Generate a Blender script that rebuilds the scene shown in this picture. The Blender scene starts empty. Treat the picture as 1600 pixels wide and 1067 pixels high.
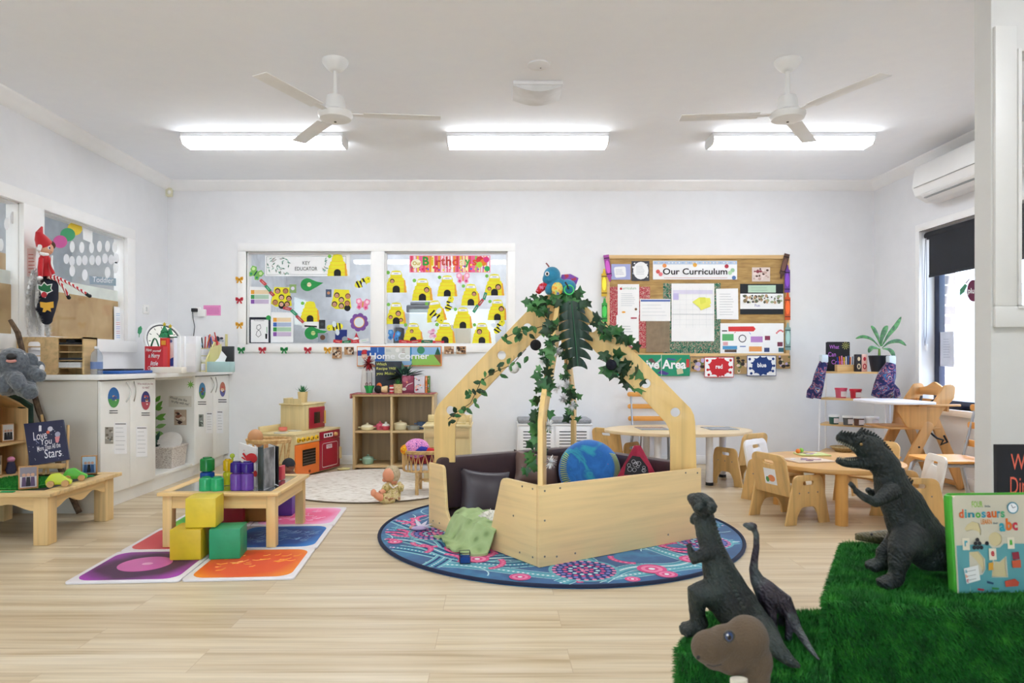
import bpy,bmesh,math,random
import numpy as np
from mathutils import Vector,Matrix
random.seed(7)
sc=bpy.context.scene
COL=sc.collection
PI=math.pi
CX,CY,F,HC=774.0,565.0,1066.667,0.98
cd=bpy.data.cameras.new('camera');cam=bpy.data.objects.new('camera',cd);COL.objects.link(cam)
cd.lens=24;cd.sensor_width=36;cd.shift_x=(800-CX)/1600;cd.shift_y=(CY-533.5)/1600
cd.clip_start=.05;cd.clip_end=200
cd.dof.use_dof=True;cd.dof.focus_distance=4.6;cd.dof.aperture_fstop=6.3
cam.location=(0,0,HC);cam.rotation_euler=(PI/2,0,0)
sc.camera=cam
wd=bpy.data.worlds.new('sky');sc.world=wd;wd.use_nodes=True
wn=wd.node_tree;bg=wn.nodes['Background']
sky=wn.nodes.new('ShaderNodeTexSky');sky.sky_type='NISHITA';sky.sun_disc=False
sky.sun_elevation=math.radians(48);sky.sun_rotation=math.radians(60)
wn.links.new(sky.outputs[0],bg.inputs[0]);bg.inputs[1].default_value=1.2
sc.view_settings.view_transform='Standard';sc.view_settings.look='None'
sc.view_settings.exposure=0.34;sc.view_settings.gamma=1.0;sc.view_settings.use_curve_mapping=False
sun=bpy.data.lights.new('sun','SUN');sun.energy=13.0;sun.angle=.05
so=bpy.data.objects.new('sun',sun);COL.objects.link(so);so.rotation_euler=(math.radians(40),math.radians(8),0)
sc.cycles.max_bounces=10;sc.cycles.diffuse_bounces=5;sc.cycles.transparent_max_bounces=12
sc.cycles.use_denoising=True
LAMP=16.5
def lin(h):
 h=h.lstrip('#');o=[]
 for i in(0,2,4):
  c=int(h[i:i+2],16)/255
  o.append(c/12.92 if c<=.04045 else((c+.055)/1.055)**2.4)
 return(*o,1)
_M={}
def nt(name):
 m=bpy.data.materials.new(name);m.use_nodes=True
 t=m.node_tree;return m,t,t.nodes['Principled BSDF']
def nd(t,k,**kw):
 n=t.nodes.new(k)
 for a,b in kw.items():
  if a in n.inputs:n.inputs[a].default_value=b
  else:setattr(n,a,b)
 return n
def coords(t,scale=(1,1,1),rot=(0,0,0)):
 tc=nd(t,'ShaderNodeTexCoord');mp=nd(t,'ShaderNodeMapping')
 mp.inputs['Scale'].default_value=scale;mp.inputs['Rotation'].default_value=rot
 t.links.new(tc.outputs['Object'],mp.inputs[0]);return mp.outputs[0]
def ramp(t,src,stops,interp='LINEAR'):
 r=nd(t,'ShaderNodeValToRGB');cr=r.color_ramp;cr.interpolation=interp
 while len(cr.elements)<len(stops):cr.elements.new(.5)
 for e,(p,c) in zip(cr.elements,stops):e.position=p;e.color=lin(c) if isinstance(c,str) else c
 t.links.new(src,r.inputs[0]);return r.outputs[0]
def shade(h,k):
 h=h.lstrip('#');return '%02x%02x%02x'%tuple(max(0,min(255,int(int(h[i:i+2],16)*k))) for i in(0,2,4))
def plain(h,rough=.55,metal=0.,var=.04,bump=0.,bs=60,coat=0.,sheen=0.,emit=0.):
 key=('p',h,rough,metal,var,bump,bs,coat,sheen,emit)
 if key in _M:return _M[key]
 m,t,b=nt('paint_'+h.lstrip('#'))
 co=coords(t);n=nd(t,'ShaderNodeTexNoise',Scale=9.);n.inputs['Detail'].default_value=3
 t.links.new(co,n.inputs['Vector'])
 t.links.new(ramp(t,n.outputs[0],[(.3,shade(h,1-var)),(.7,shade(h,1+var))]),b.inputs['Base Color'])
 b.inputs['Roughness'].default_value=rough;b.inputs['Metallic'].default_value=metal
 if coat:b.inputs['Coat Weight'].default_value=coat
 if sheen:b.inputs['Sheen Weight'].default_value=sheen
 if emit:
  b.inputs['Emission Color'].default_value=lin(h);b.inputs['Emission Strength'].default_value=emit
 if bump:
  n2=nd(t,'ShaderNodeTexNoise',Scale=float(bs));n2 .inputs['Detail'].default_value=4
  t.links.new(co,n2 .inputs['Vector'])
  bp=nd(t,'ShaderNodeBump',Strength=bump);bp.inputs['Distance'].default_value=.01
  t.links.new(n2 .outputs[0],bp.inputs['Height']);t.links.new(bp.outputs[0],b.inputs['Normal'])
 _M[key]=m;return m
def wood(h,axis='z',con=.10,rough=.42,dens=1.):
 key=('w',h,axis,con,rough,dens)
 if key in _M:return _M[key]
 m,t,b=nt('wood_'+h.lstrip('#')+axis)
 s={'x':(1.2,28,28),'y':(28,1.2,28),'z':(28,28,1.2),'h':(1.5,1.5,30)}[axis]
 co=coords(t,tuple(a*dens for a in s));n=nd(t,'ShaderNodeTexNoise',Scale=1.);n.inputs['Detail'].default_value=6
 n.inputs['Distortion'].default_value=.6;t.links.new(co,n.inputs['Vector'])
 t.links.new(ramp(t,n.outputs[0],[(.3,shade(h,1-con)),(.5,h),(.72,shade(h,1+con*.5))]),b.inputs['Base Color'])
 b.inputs['Roughness'].default_value=rough
 _M[key]=m;return m
def glass(h='ffffff',refl=.035,tint=1.):
 key=('g',h,refl,tint)
 if key in _M:return _M[key]
 m=bpy.data.materials.new('glass_pane');m.use_nodes=True;t=m.node_tree;t.nodes.clear()
 o=nd(t,'ShaderNodeOutputMaterial');mx=nd(t,'ShaderNodeMixShader');mx.inputs[0].default_value=refl
 tr=nd(t,'ShaderNodeBsdfTransparent');tr.inputs[0].default_value=lin(h);gl=nd(t,'ShaderNodeBsdfGlossy');gl.inputs['Roughness'].default_value=.02
 t.links.new(tr.outputs[0],mx.inputs[1]);t.links.new(gl.outputs[0],mx.inputs[2]);t.links.new(mx.outputs[0],o.inputs[0])
 _M[key]=m;return m
def clearplastic(h,a=.55):
 key=('c',h,a)
 if key in _M:return _M[key]
 m,t,b=nt('tinted_plastic_'+h)
 n=nd(t,'ShaderNodeTexNoise',Scale=20.);t.links.new(coords(t),n.inputs['Vector'])
 t.links.new(ramp(t,n.outputs[0],[(.3,shade(h,.9)),(.7,h)]),b.inputs['Base Color'])
 b.inputs['Roughness'].default_value=.15
 mx=nd(t,'ShaderNodeMixShader');mx.inputs[0].default_value=a;tr=nd(t,'ShaderNodeBsdfTransparent');tr.inputs[0].default_value=lin(h)
 t.links.new(tr.outputs[0],mx.inputs[1]);t.links.new(b.outputs[0],mx.inputs[2]);t.links.new(mx.outputs[0],t.nodes['Material Output'].inputs[0])
 _M[key]=m;return m
def mottled(name,stops,scale=12.,rough=.8,detail=3.,dist=0.,stretch=(1,1,1),bump=0.,kind='noise',interp='LINEAR',sheen=0.):
 if name in _M:return _M[name]
 m,t,b=nt(name);co=coords(t,stretch)
 if kind=='noise':
  n=nd(t,'ShaderNodeTexNoise',Scale=float(scale));n.inputs['Detail'].default_value=detail;n.inputs['Distortion'].default_value=dist;out=n.outputs[0]
 elif kind=='voronoi':
  n=nd(t,'ShaderNodeTexVoronoi',Scale=float(scale));out=n.outputs['Distance']
 elif kind=='wave':
  n=nd(t,'ShaderNodeTexWave',Scale=float(scale));n.inputs['Distortion'].default_value=dist;n.inputs['Detail'].default_value=detail;out=n.outputs[0]
 t.links.new(co,n.inputs['Vector'])
 t.links.new(ramp(t,out,stops,interp),b.inputs['Base Color']);b.inputs['Roughness'].default_value=rough
 if sheen:b.inputs['Sheen Weight'].default_value=sheen
 if bump:
  bp=nd(t,'ShaderNodeBump',Strength=bump);bp.inputs['Distance'].default_value=.01
  t.links.new(out,bp.inputs['Height']);t.links.new(bp.outputs[0],b.inputs['Normal'])
 _M[name]=m;return m
WHITE=plain('f2f2f1',.5,var=.01);PAPER=plain('f3f4f6',.8,var=.01);BLACK=plain('15161a',.5)
BIRCH=wood('e3c795','z');BIRCHX=wood('e3c795','x');PINE=wood('dcbd8a','x',.12);PINEZ=wood('dcbd8a','z',.12)
def P(px,py,Y):return Vector(((px-CX)/F*Y,Y,HC-(py-CY)/F*Y))
def FL(px,py,z=0.):
 Y=(HC-z)*F/(py-CY);return P(px,py,Y)
def Mw(o):
 m=o.matrix_basis.copy()
 while o.parent:o=o.parent;m=o.matrix_basis@m
 return m
def tag(o,label=None,cat=None,group=None,kind=None):
 if label:o['label']=label
 if cat:o['category']=cat
 if group:o['group']=group
 if kind:o['kind']=kind
 return o
def thing(name,label,cat,loc=(0,0,0),rz=0.,group=None):
 o=bpy.data.objects.new(name,None);COL.objects.link(o);o.empty_display_size=.05
 o.location=loc;o.rotation_euler=(0,0,rz);return tag(o,label,cat,group)
def copy_tree(o,parent=None):
 c=o.copy();COL.objects.link(c);c.parent=parent
 for ch in list(o.children):copy_tree(ch,c)
 return c
def T(x=0,y=0,z=0,rz=0.,rx=0.,ry=0.):
 return Matrix.Translation((x,y,z))@Matrix.Rotation(rz,4,'Z')@Matrix.Rotation(ry,4,'Y')@Matrix.Rotation(rx,4,'X')
UP=Matrix(((1,0,0,0),(0,0,-1,0),(0,1,0,0),(0,0,0,1)))
def rpoly(pts,seg=6):
 """polygon from (x, y[, r]) with rounded corners"""
 out=[];n=len(pts)
 for i,p in enumerate(pts):
  r=p[2] if len(p)>2 else 0;b=Vector(p[:2])
  if not r:out.append((b.x,b.y));continue
  a=Vector(pts[i-1][:2]);c=Vector(pts[(i+1)%n][:2])
  d1=(a-b).normalized();d2=(c-b).normalized()
  half=math.acos(max(-1,min(1,d1 .dot(d2))))/2
  if abs(half-PI/2)<.02:out.append((b.x,b.y));continue
  k=min(r/math.tan(half),(a-b).length*.499,(c-b).length*.499);r=k*math.tan(half)
  o=b+(d1+d2).normalized()*(r/math.sin(half))
  s=b+d1*k-o;e=b+d2*k-o
  a0=math.atan2(s.y,s.x);da=(math.atan2(e.y,e.x)-a0+PI)%(2*PI)-PI
  for j in range(seg+1):
   t=a0+da*j/seg;out.append((o.x+r*math.cos(t),o.y+r*math.sin(t)))
 return out
def circ(cx,cy,r,ry=None,n=20,a0=0.,a1=2*PI):
 ry=ry or r;full=abs(a1-a0-2*PI)<1e-6;k=n if full else n+1
 return[(cx+r*math.cos(a0+(a1-a0)*i/n),cy+ry*math.sin(a0+(a1-a0)*i/n)) for i in range(k)]
class MB:
 def __init__(s,M=None):
  s.bm=bmesh.new();s.M=M or Matrix.Identity(4);s.mats=[]
 def mi(s,m):
  if m is None:return 0
  if m not in s.mats:s.mats.append(m)
  return s.mats.index(m)
 def raw(s,vs,fs,m=None,smooth=False,M=None):
  X=s.M@(M or Matrix.Identity(4));i=s.mi(m)
  bv=[s.bm.verts.new(X@Vector(v)) for v in vs]
  for f in fs:
   try:q=s.bm.faces.new([bv[k] for k in f])
   except ValueError:continue
   q.material_index=i;q.smooth=smooth
  return s
 def box(s,x0,x1,y0,y1,z0,z1,m=None,bev=0.,M=None):
  t=bmesh.new();bmesh.ops.create_cube(t,size=1)
  for v in t.verts:v.co=Vector(((x0+x1)/2+v.co.x*(x1-x0),(y0+y1)/2+v.co.y*(y1-y0),(z0+z1)/2+v.co.z*(z1-z0)))
  if bev:
   w=min(bev,.49*min(abs(x1-x0),abs(y1-y0),abs(z1-z0)))
   bmesh.ops.bevel(t,geom=list(t.edges),offset=w,segments=2 if w<.012 else 4,profile=.5,affect='EDGES')
  return s.take(t,m,M)
 def take(s,t,m=None,M=None,smooth=False):
  t.verts.ensure_lookup_table();t.verts.index_update()
  s.raw([v.co for v in t.verts],[[v.index for v in f.verts] for f in t.faces],m,smooth,M);t.free();return s
 def mesh(s,me,m=None,M=None,smooth=False):
  return s.raw([v.co for v in me.vertices],[list(p.vertices) for p in me.polygons],m,smooth,M)
 def lathe(s,prof,m=None,seg=24,M=None,smooth=True,c=(0,0,0)):
  vs=[];fs=[];n=len(prof)
  for(r,z) in prof:
   for k in range(seg):
    a=2*PI*k/seg;vs.append((c[0]+r*math.cos(a),c[1]+r*math.sin(a),c[2]+z))
  for i in range(n-1):
   for k in range(seg):
    k2=(k+1)%seg;fs.append((i*seg+k,i*seg+k2,(i+1)*seg+k2,(i+1)*seg+k))
  if prof[0][0]>1e-5:fs.append(tuple(range(seg-1,-1,-1)))
  if prof[-1][0]>1e-5:fs.append(tuple((n-1)*seg+k for k in range(seg)))
  return s.raw(vs,fs,m,smooth,M)
 def cyl(s,p0,p1,r0,r1=None,m=None,seg=12,M=None):
  return s.tube([p0,p1],[r0,r0 if r1 is None else r1],m,seg,M=M)
 def tube(s,pts,rad,m=None,seg=10,M=None,caps=True,flat=None,up=None):
  """swept tube; rad: number or list of r or (rx, ry)"""
  pts=[Vector(p) for p in pts];n=len(pts)
  if not isinstance(rad,(list,tuple)):rad=[rad]*n
  vs=[];fs=[];N=None
  for i,p in enumerate(pts):
   d=(pts[min(i+1,n-1)]-pts[max(i-1,0)]).normalized()
   if N is None:
    u=Vector(up) if up else(Vector((0,0,1)) if abs(d.z)<.9 else Vector((1,0,0)))
    N=(u-d*u.dot(d)).normalized()
   else:N=(N-d*N.dot(d)).normalized()
   B=d.cross(N);r=rad[i];rx,ry=(r if isinstance(r,(tuple,list)) else(r,r))
   for k in range(seg):
    a=2*PI*k/seg;vs.append(p+N*(rx*math.cos(a))+B*(ry*math.sin(a)))
  for i in range(n-1):
   for k in range(seg):
    k2=(k+1)%seg;fs.append((i*seg+k,i*seg+k2,(i+1)*seg+k2,(i+1)*seg+k))
  if caps:fs.append(tuple(range(seg-1,-1,-1)));fs.append(tuple((n-1)*seg+k for k in range(seg)))
  return s.raw(vs,fs,m,True,M)
 def sph(s,c,r,m=None,seg=16,M=None):
  r=r if isinstance(r,(tuple,list)) else(r,r,r)
  t=bmesh.new();bmesh.ops.create_uvsphere(t,u_segments=seg,v_segments=max(6,seg*2//3),radius=1)
  for v in t.verts:v.co=Vector((c[0]+v.co.x*r[0],c[1]+v.co.y*r[1],c[2]+v.co.z*r[2]))
  return s.take(t,m,M,True)
 def plate(s,loops,th,m=None,M=None,bev=0.):
  c=bpy.data.curves.new('tmp','CURVE');c.dimensions='2D';c.fill_mode='BOTH';c.extrude=max(0,th/2-bev)
  c.bevel_depth=bev;c.bevel_resolution=1;c.offset=-bev
  for pts in loops:
   sp=c.splines.new('POLY');sp.points.add(len(pts)-1)
   for q,p in zip(sp.points,pts):q.co=(p[0],p[1],0,1)
   sp.use_cyclic_u=True
  o=bpy.data.objects.new('tmp',c);s.mesh(o.to_mesh(),m,M);o.to_mesh_clear();bpy.data.objects.remove(o);bpy.data.curves.remove(c);return s
 def build(s,name,parent=None,mats=None,smooth=None,label=None,weld=True):
  if weld:bmesh.ops.remove_doubles(s.bm,verts=s.bm.verts,dist=1e-5)
  bmesh.ops.recalc_face_normals(s.bm,faces=s.bm.faces)
  me=bpy.data.meshes.new(name)
  if parent is not None:X=Mw(parent).inverted()
  else:
   co=[v.co for v in s.bm.verts]
   c=Vector(((min(v.x for v in co)+max(v.x for v in co))/2,(min(v.y for v in co)+max(v.y for v in co))/2,min(v.z for v in co)))
   X=Matrix.Translation(-c)
  s.bm.transform(X);s.bm.to_mesh(me);s.bm.free()
  for m in(mats or s.mats):me.materials.append(m)
  if smooth:
   for p in me.polygons:p.use_smooth=True
  me.set_sharp_from_angle(angle=math.radians(40))
  o=bpy.data.objects.new(name,me);COL.objects.link(o)
  if parent is None:o.location=c
  else:o.parent=parent
  if label:o['label']=label
  return o
def textmesh(body,bold=0.,shear=0.):
 c=bpy.data.curves.new('tmp','FONT');c.body=body;c.offset=bold;c.shear=shear;c.resolution_u=3
 o=bpy.data.objects.new('tmp',c);me=o.to_mesh()
 vs=[v.co.copy() for v in me.vertices];fs=[list(p.vertices) for p in me.polygons]
 o.to_mesh_clear();bpy.data.objects.remove(o);bpy.data.curves.remove(c);return vs,fs
class Sheet:
 """a printed flat thing in the plane through O spanned by u (right) and v (up); drawn in photo pixel positions"""
 def __init__(s,O,u=(1,0,0),v=(0,0,1),flat=False):
  s.O=Vector(O);s.u=Vector(u).normalized();s.v=Vector(v).normalized();s.n=s.u.cross(s.v);s.flat=flat
  if not flat and s.n.dot(Vector((0,0,HC))-s.O)<0:s.n=-s.n
  s.mb=MB();s.step=.00035
 def f(s,p):
  if s.flat:return Vector((p[0],p[1]))
  C=Vector((0,0,HC));d=Vector(((p[0]-CX)/F,1,-(p[1]-CY)/F))
  t=(s.O-C).dot(s.n)/d.dot(s.n);w=C+d*t-s.O
  return Vector((w.dot(s.u),w.dot(s.v)))
 def w(s,a,b,h):return s.O+s.u*a+s.v*b+s.n*h
 def base(s,pts,m,th=.001):
  q=[s.f(p) for p in pts];n=len(q);s.th=th
  vs=[s.w(a.x,a.y,0) for a in q]+[s.w(a.x,a.y,th) for a in q]
  fs=[list(range(n)),list(range(2*n-1,n-1,-1))]+[(i,(i+1)%n,n+(i+1)%n,n+i) for i in range(n)]
  s.mb.raw(vs,fs,m);s.h=th;return s
 def lift(s,k=1):s.h+=s.step*k;return s.h
 def poly(s,pts,m,k=1):
  h=s.lift(k);q=[s.f(p) for p in pts];s.mb.raw([s.w(a.x,a.y,h) for a in q],[list(range(len(q)))],m);return s
 def rect(s,x0,y0,x1,y1,m,k=1):return s.poly([(x0,y0),(x1,y0),(x1,y1),(x0,y1)],m,k)
 def disc(s,cx,cy,r,m,ry=None,k=1,n=16):return s.poly(circ(cx,cy,r,ry,n),m,k)
 def ring(s,cx,cy,r,w,m,k=1,n=20):
  for i in range(n):
   a,b=2*PI*i/n,2*PI*(i+1)/n
   s.poly([(cx+r*math.cos(a),cy+r*math.sin(a)),(cx+r*math.cos(b),cy+r*math.sin(b)),(cx+(r-w)*math.cos(b),cy+(r-w)*math.sin(b)),(cx+(r-w)*math.cos(a),cy+(r-w)*math.sin(a))],m,k if i==0 else 0)
  return s
 def line(s,pts,w,m,k=1):
  pts=[Vector(p) for p in pts]
  for i,(a,b) in enumerate(zip(pts,pts[1:])):
   d=(b-a);L=d.length
   if L<1e-6:continue
   d=d/L;n=Vector((-d.y,d.x))*w/2
   s.poly([a+n,b+n,b-n,a-n],m,k if i==0 else 0)
  return s
 def text(s,body,x0,x1,y0,y1,m,bold=.0,shear=0.,rot=0.,k=1):
  """fit text: x0..x1, y0 top, y1 bottom"""
  vs,fs=textmesh(body,bold,shear)
  if not vs:return s
  ax,bx=min(v.x for v in vs),max(v.x for v in vs);ay,by=min(v.y for v in vs),max(v.y for v in vs)
  h=s.lift(k);cx,cy=(x0+x1)/2,(y0+y1)/2;cr,sr=math.cos(rot),math.sin(rot);out=[]
  for v in vs:
   X=x0+(v.x-ax)/(bx-ax)*(x1-x0);Y=y1+(v.y-ay)/(by-ay)*(y0-y1)
   dx,dy=X-cx,Y-cy;q=s.f((cx+dx*cr-dy*sr,cy+dx*sr+dy*cr));out.append(s.w(q.x,q.y,h))
  s.mb.raw(out,fs,m);return s
 def lines(s,x0,x1,y0,y1,n,m,w=.5,seed=0,rag=.35):
  r=random.Random(seed)
  h0=s.h
  for i in range(n):
   y=y0+(y1-y0)*(i+.5)/n;s.rect(x0,y-w/2,x1-(x1-x0)*rag*r.random(),y+w/2,m,1 if i==0 else 0)
  return s
 def blobs(s,x0,y0,x1,y1,n,mats,r0,r1,seed=0):
  r=random.Random(seed)
  for i in range(n):
   q=r.uniform(r0,r1);s.disc(r.uniform(x0+q,x1-q),r.uniform(y0+q,y1-q),q,r.choice(mats),r.uniform(.6,1.2)*q,k=.25,n=9)
  return s
 def done(s,name,label,cat,group=None,parent=None):
  o=s.mb.build(name,parent,weld=False)
  return tag(o,label,cat,group) if parent is None else o
def temp_eval(mb,mods):
 """mesh of the builder's shapes after modifiers"""
 me=bpy.data.meshes.new('tmp');bmesh.ops.recalc_face_normals(mb.bm,faces=mb.bm.faces);mb.bm.to_mesh(me);mb.bm.free()
 o=bpy.data.objects.new('tmp',me);COL.objects.link(o)
 for k,kw in mods:
  md=o.modifiers.new(k,k)
  for a,b in kw.items():setattr(md,a,b)
 dg=bpy.context.evaluated_depsgraph_get();dg.update()
 r=bpy.data.meshes.new_from_object(o.evaluated_get(dg));bpy.data.objects.remove(o);bpy.data.meshes.remove(me);return r
_tex={}
def cloud(size,depth=2):
 if(size,depth) not in _tex:
  t=bpy.data.textures.new('cloud','CLOUDS');t.noise_scale=size;t.noise_depth=depth;_tex[(size,depth)]=t
 return _tex[(size,depth)]
def fuse(mb,name,mat,parent=None,voxel=.004,smooth=6,disp=None,wrink=None,label=None):
 mods=[('REMESH',dict(mode='VOXEL',voxel_size=voxel)),('SMOOTH',dict(factor=.5,iterations=smooth))]
 for d in(disp or[]):mods.append(('DISPLACE',dict(texture=cloud(d[0]),strength=d[1],mid_level=.5,texture_coords='LOCAL')))
 me=temp_eval(mb,mods);b=MB();b.mesh(me,mat,smooth=True);bpy.data.meshes.remove(me)
 return b.build(name,parent,smooth=True,label=label,weld=False)
def structure(mb,name,parent=None):
 o=mb.build(name,parent)
 if parent is None:o['kind']='structure'
 return o
# THE ROOM
XL,XR,YB,ZC=-3.14,3.63,6.54,2.70;YF=-2.6
def floormat():
 m,t,b=nt('light_oak_planks')
 co=coords(t);br=nd(t,'ShaderNodeTexBrick',Scale=1.);br.offset=.37;br.offset_frequency=2;br.squash=1
 br.inputs['Brick Width'].default_value=1.22;br.inputs['Row Height'].default_value=.18;br.inputs['Mortar Size'].default_value=.0012
 br.inputs['Mortar Smooth'].default_value=.3;br.inputs['Bias'].default_value=0.
 br.inputs['Color1'].default_value=(0,0,0,1);br.inputs['Color2'].default_value=(1,1,1,1);br.inputs['Mortar'].default_value=(.2,.2,.2,1)
 t.links.new(co,br.inputs['Vector'])
 sc_=nd(t,'ShaderNodeVectorMath',operation='SCALE');sc_.inputs['Scale'].default_value=7.
 t.links.new(br.outputs['Color'],sc_.inputs[0]);ad=nd(t,'ShaderNodeVectorMath',operation='ADD')
 t.links.new(sc_.outputs[0],ad.inputs[0]);t.links.new(co,ad.inputs[1])
 def grain(sx,sy,det,dis):
  mp=nd(t,'ShaderNodeMapping');mp.inputs['Scale'].default_value=(sx,sy,1);t.links.new(ad.outputs[0],mp.inputs[0])
  n=nd(t,'ShaderNodeTexNoise',Scale=1.);n.inputs['Detail'].default_value=det;n.inputs['Distortion'].default_value=dis
  t.links.new(mp.outputs[0],n.inputs['Vector']);return n.outputs[0]
 g1=grain(.8,17,4,.3);g2=grain(2.5,90,3,.1)
 c1=ramp(t,g1,[(.30,'bfa884'),(.42,'d2bf9f'),(.55,'dccdb0'),(.75,'e4d7c0')])
 c2=ramp(t,g2,[(.3,'e6e2dc'),(.6,'ffffff')])
 mx=nd(t,'ShaderNodeMix',data_type='RGBA',blend_type='MULTIPLY');mx.inputs[0].default_value=.8
 t.links.new(c1,mx.inputs[6]);t.links.new(c2,mx.inputs[7])
 mx2=nd(t,'ShaderNodeMix',data_type='RGBA',blend_type='MULTIPLY');mx2 .inputs[0].default_value=1.
 pv=ramp(t,br.outputs['Color'],[(0.,'f2eee8'),(.5,'fbf9f6'),(1.,'ffffff')])
 t.links.new(mx.outputs[2],mx2 .inputs[6]);t.links.new(pv,mx2 .inputs[7])
 mx3=nd(t,'ShaderNodeMix',data_type='RGBA',blend_type='MIX');t.links.new(br.outputs['Fac'],mx3 .inputs[0])
 t.links.new(mx2 .outputs[2],mx3 .inputs[6]);mx3 .inputs[7].default_value=lin('b9a283')
 t.links.new(mx3 .outputs[2],b.inputs['Base Color']);b.inputs['Roughness'].default_value=.33
 bp=nd(t,'ShaderNodeBump',Strength=.08);bp.inputs['Distance'].default_value=.002;t.links.new(g2,bp.inputs['Height']);t.links.new(bp.outputs[0],b.inputs['Normal'])
 return m
WALL=plain('e8e9ec',.75,var=.006,bump=.02,bs=150);CEIL=plain('f6f9ff',.8,var=.006);TRIM=plain('f4f4f4',.4,var=.006)
mb=MB();mb.box(XL-.1,XR+.1,YF-.1,YB+.1,-.06,0,floormat());structure(mb,'floor')
mb=MB();mb.box(XL-.1,XR+.1,YF-.1,YB+.1,ZC,ZC+.08,CEIL);structure(mb,'ceiling')
S=YB/F
def bx(px):return(px-CX)*S
def bz(py):return HC-(py-CY)*S
wx0,wx1,wx2,wx3=bx(385),bx(580),bx(601),bx(793);wz0,wz1=bz(538),bz(393)
mb=MB()
mb.box(XL-.1,wx0,YB,YB+.1,0,ZC,WALL);mb.box(wx3,XR+.25,YB,YB+.1,0,ZC,WALL)
mb.box(wx0,wx3,YB,YB+.1,0,wz0,WALL);mb.box(wx0,wx3,YB,YB+.1,wz1,ZC,WALL)
structure(mb,'wall_back')
mb=MB();e=.015
for a,b_,c,d in((bx(372),bx(805),bz(550),wz0),(bx(372),bx(805),wz1,bz(380)),(bx(372),wx0,wz0,wz1),(wx3,bx(805),wz0,wz1),(wx1,wx2,wz0,wz1)):
 mb.box(a,b_,YB-e,YB+.02,c,d,TRIM,.003)
for a,b_ in((wx0,wx1),(wx2,wx3)):
 for q in((a,a+.012,wz0,wz1),(b_-.012,b_,wz0,wz1),(a,b_,wz0,wz0+.012),(a,b_,wz1-.012,wz1)):
  mb.box(q[0],q[1],YB+.02,YB+.1,q[2],q[3],TRIM)
w1=structure(mb,'window_1')
for a,b_ in((wx0,wx1),(wx2,wx3)):
 g=MB();g.box(a+.012,b_-.012,YB+.055,YB+.06,wz0+.012,wz1-.012,glass());structure(g,'glass_pane',w1)
lz0,lz1=1.150,2.035;lw=[(1.2,4.53),(4.73,5.81)]
mb=MB();ys=[YF-.1,lw[0][0],lw[0][1],lw[1][0],lw[1][1],YB+.1]
for i in(0,2,4):mb.box(XL-.1,XL,ys[i],ys[i+1],0,ZC,WALL)
for a,b_ in lw:mb.box(XL-.1,XL,a,b_,0,lz0,WALL);mb.box(XL-.1,XL,a,b_,lz1,ZC,WALL)
structure(mb,'wall_left')
mb=MB();A=1.13;B=5.93
mb.box(XL-.02,XL+.015,A,B,lz1-.004,lz1+.085,TRIM,.003);mb.box(XL-.02,XL+.03,A,B,lz0-.09,lz0+.004,TRIM,.003)
mb.box(XL-.02,XL+.015,lw[0][1]-.004,lw[1][0]+.004,lz0,lz1,TRIM,.003);mb.box(XL-.02,XL+.015,lw[1][1]-.004,B,lz0,lz1,TRIM,.003);mb.box(XL-.02,XL+.015,A,lw[0][0],lz0,lz1,TRIM,.003)
for a,b_ in lw:
 for q in((a,a+.012,lz0,lz1),(b_-.012,b_,lz0,lz1),(a,b_,lz1-.012,lz1),(a,b_,lz0,lz0+.012)):mb.box(XL-.1,XL-.02,q[0],q[1],q[2],q[3],TRIM)
w2=structure(mb,'window_2')
for a,b_ in lw:
 g=MB();g.box(XL-.06,XL-.055,a+.012,b_-.012,lz0+.012,lz1-.012,glass());structure(g,'glass_pane',w2)
rz0,rz1,ry0,ry1=.60,2.09,4.0,5.83
def brickmat():
 m,t,b=nt('grey_brick');br=nd(t,'ShaderNodeTexBrick',Scale=1.)
 br.inputs['Brick Width'].default_value=.24;br.inputs['Row Height'].default_value=.086;br.inputs['Mortar Size'].default_value=.008
 br.inputs['Color1'].default_value=lin('6f6a6c');br.inputs['Color2'].default_value=lin('85807f');br.inputs['Mortar'].default_value=lin('cfcac4')
 t.links.new(coords(t,(1,1,1),(PI/2,0,0)),br.inputs['Vector']);t.links.new(br.outputs[0],b.inputs['Base Color']);b.inputs['Roughness'].default_value=.9;return m
BRICK=brickmat()
mb=MB()
for x0,x1,mt in((XR,XR+.12,WALL),(XR+.17,XR+.30,BRICK)):
 for q in((YF-.1,ry0,0,ZC),(ry1,YB+.1,0,ZC),(ry0,ry1,0,rz0),(ry0,ry1,rz1,ZC)):mb.box(x0,x1,*q,mt)
structure(mb,'wall_right')
mb=MB()
mb.box(XR-.015,XR+.01,ry0-.05,ry1+.05,rz1,rz1+.06,TRIM,.003);mb.box(XR-.03,XR+.12,ry0-.05,ry1+.05,rz0-.05,rz0,TRIM,.003)
mb.box(XR-.015,XR+.01,ry1-.004,ry1+.05,rz0,rz1,TRIM,.003);mb.box(XR-.015,XR+.01,ry0-.05,ry0,rz0,rz1,TRIM,.003)
w3=structure(mb,'window_3')
NAVY=plain('1c2540',.35);mb=MB()
for q in((ry1-.06,ry1,rz0,rz1),(ry0,ry0+.06,rz0,rz1),(ry0,ry1,rz0,rz0+.06),(ry0,ry1,rz1-.06,rz1),(4.75,4.80,rz0,rz1)):mb.box(XR+.12,XR+.17,*q,NAVY,.003)
structure(mb,'window_frame',w3)
g=MB();g.box(XR+.14,XR+.145,ry0+.05,ry1-.05,rz0+.05,rz1-.05,glass());structure(g,'glass_pane',w3)
mb=MB();mb.box(XL-.1,-2.0,YF-.1,YF,0,ZC,WALL);mb.box(0.,XR+.3,YF-.1,YF,0,ZC,WALL);mb.box(-2.0,0.,YF-.1,YF,2.2,ZC,WALL);structure(mb,'wall_front')  # unseen doorway opening added to let sky light in, its width set for brightness
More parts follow.
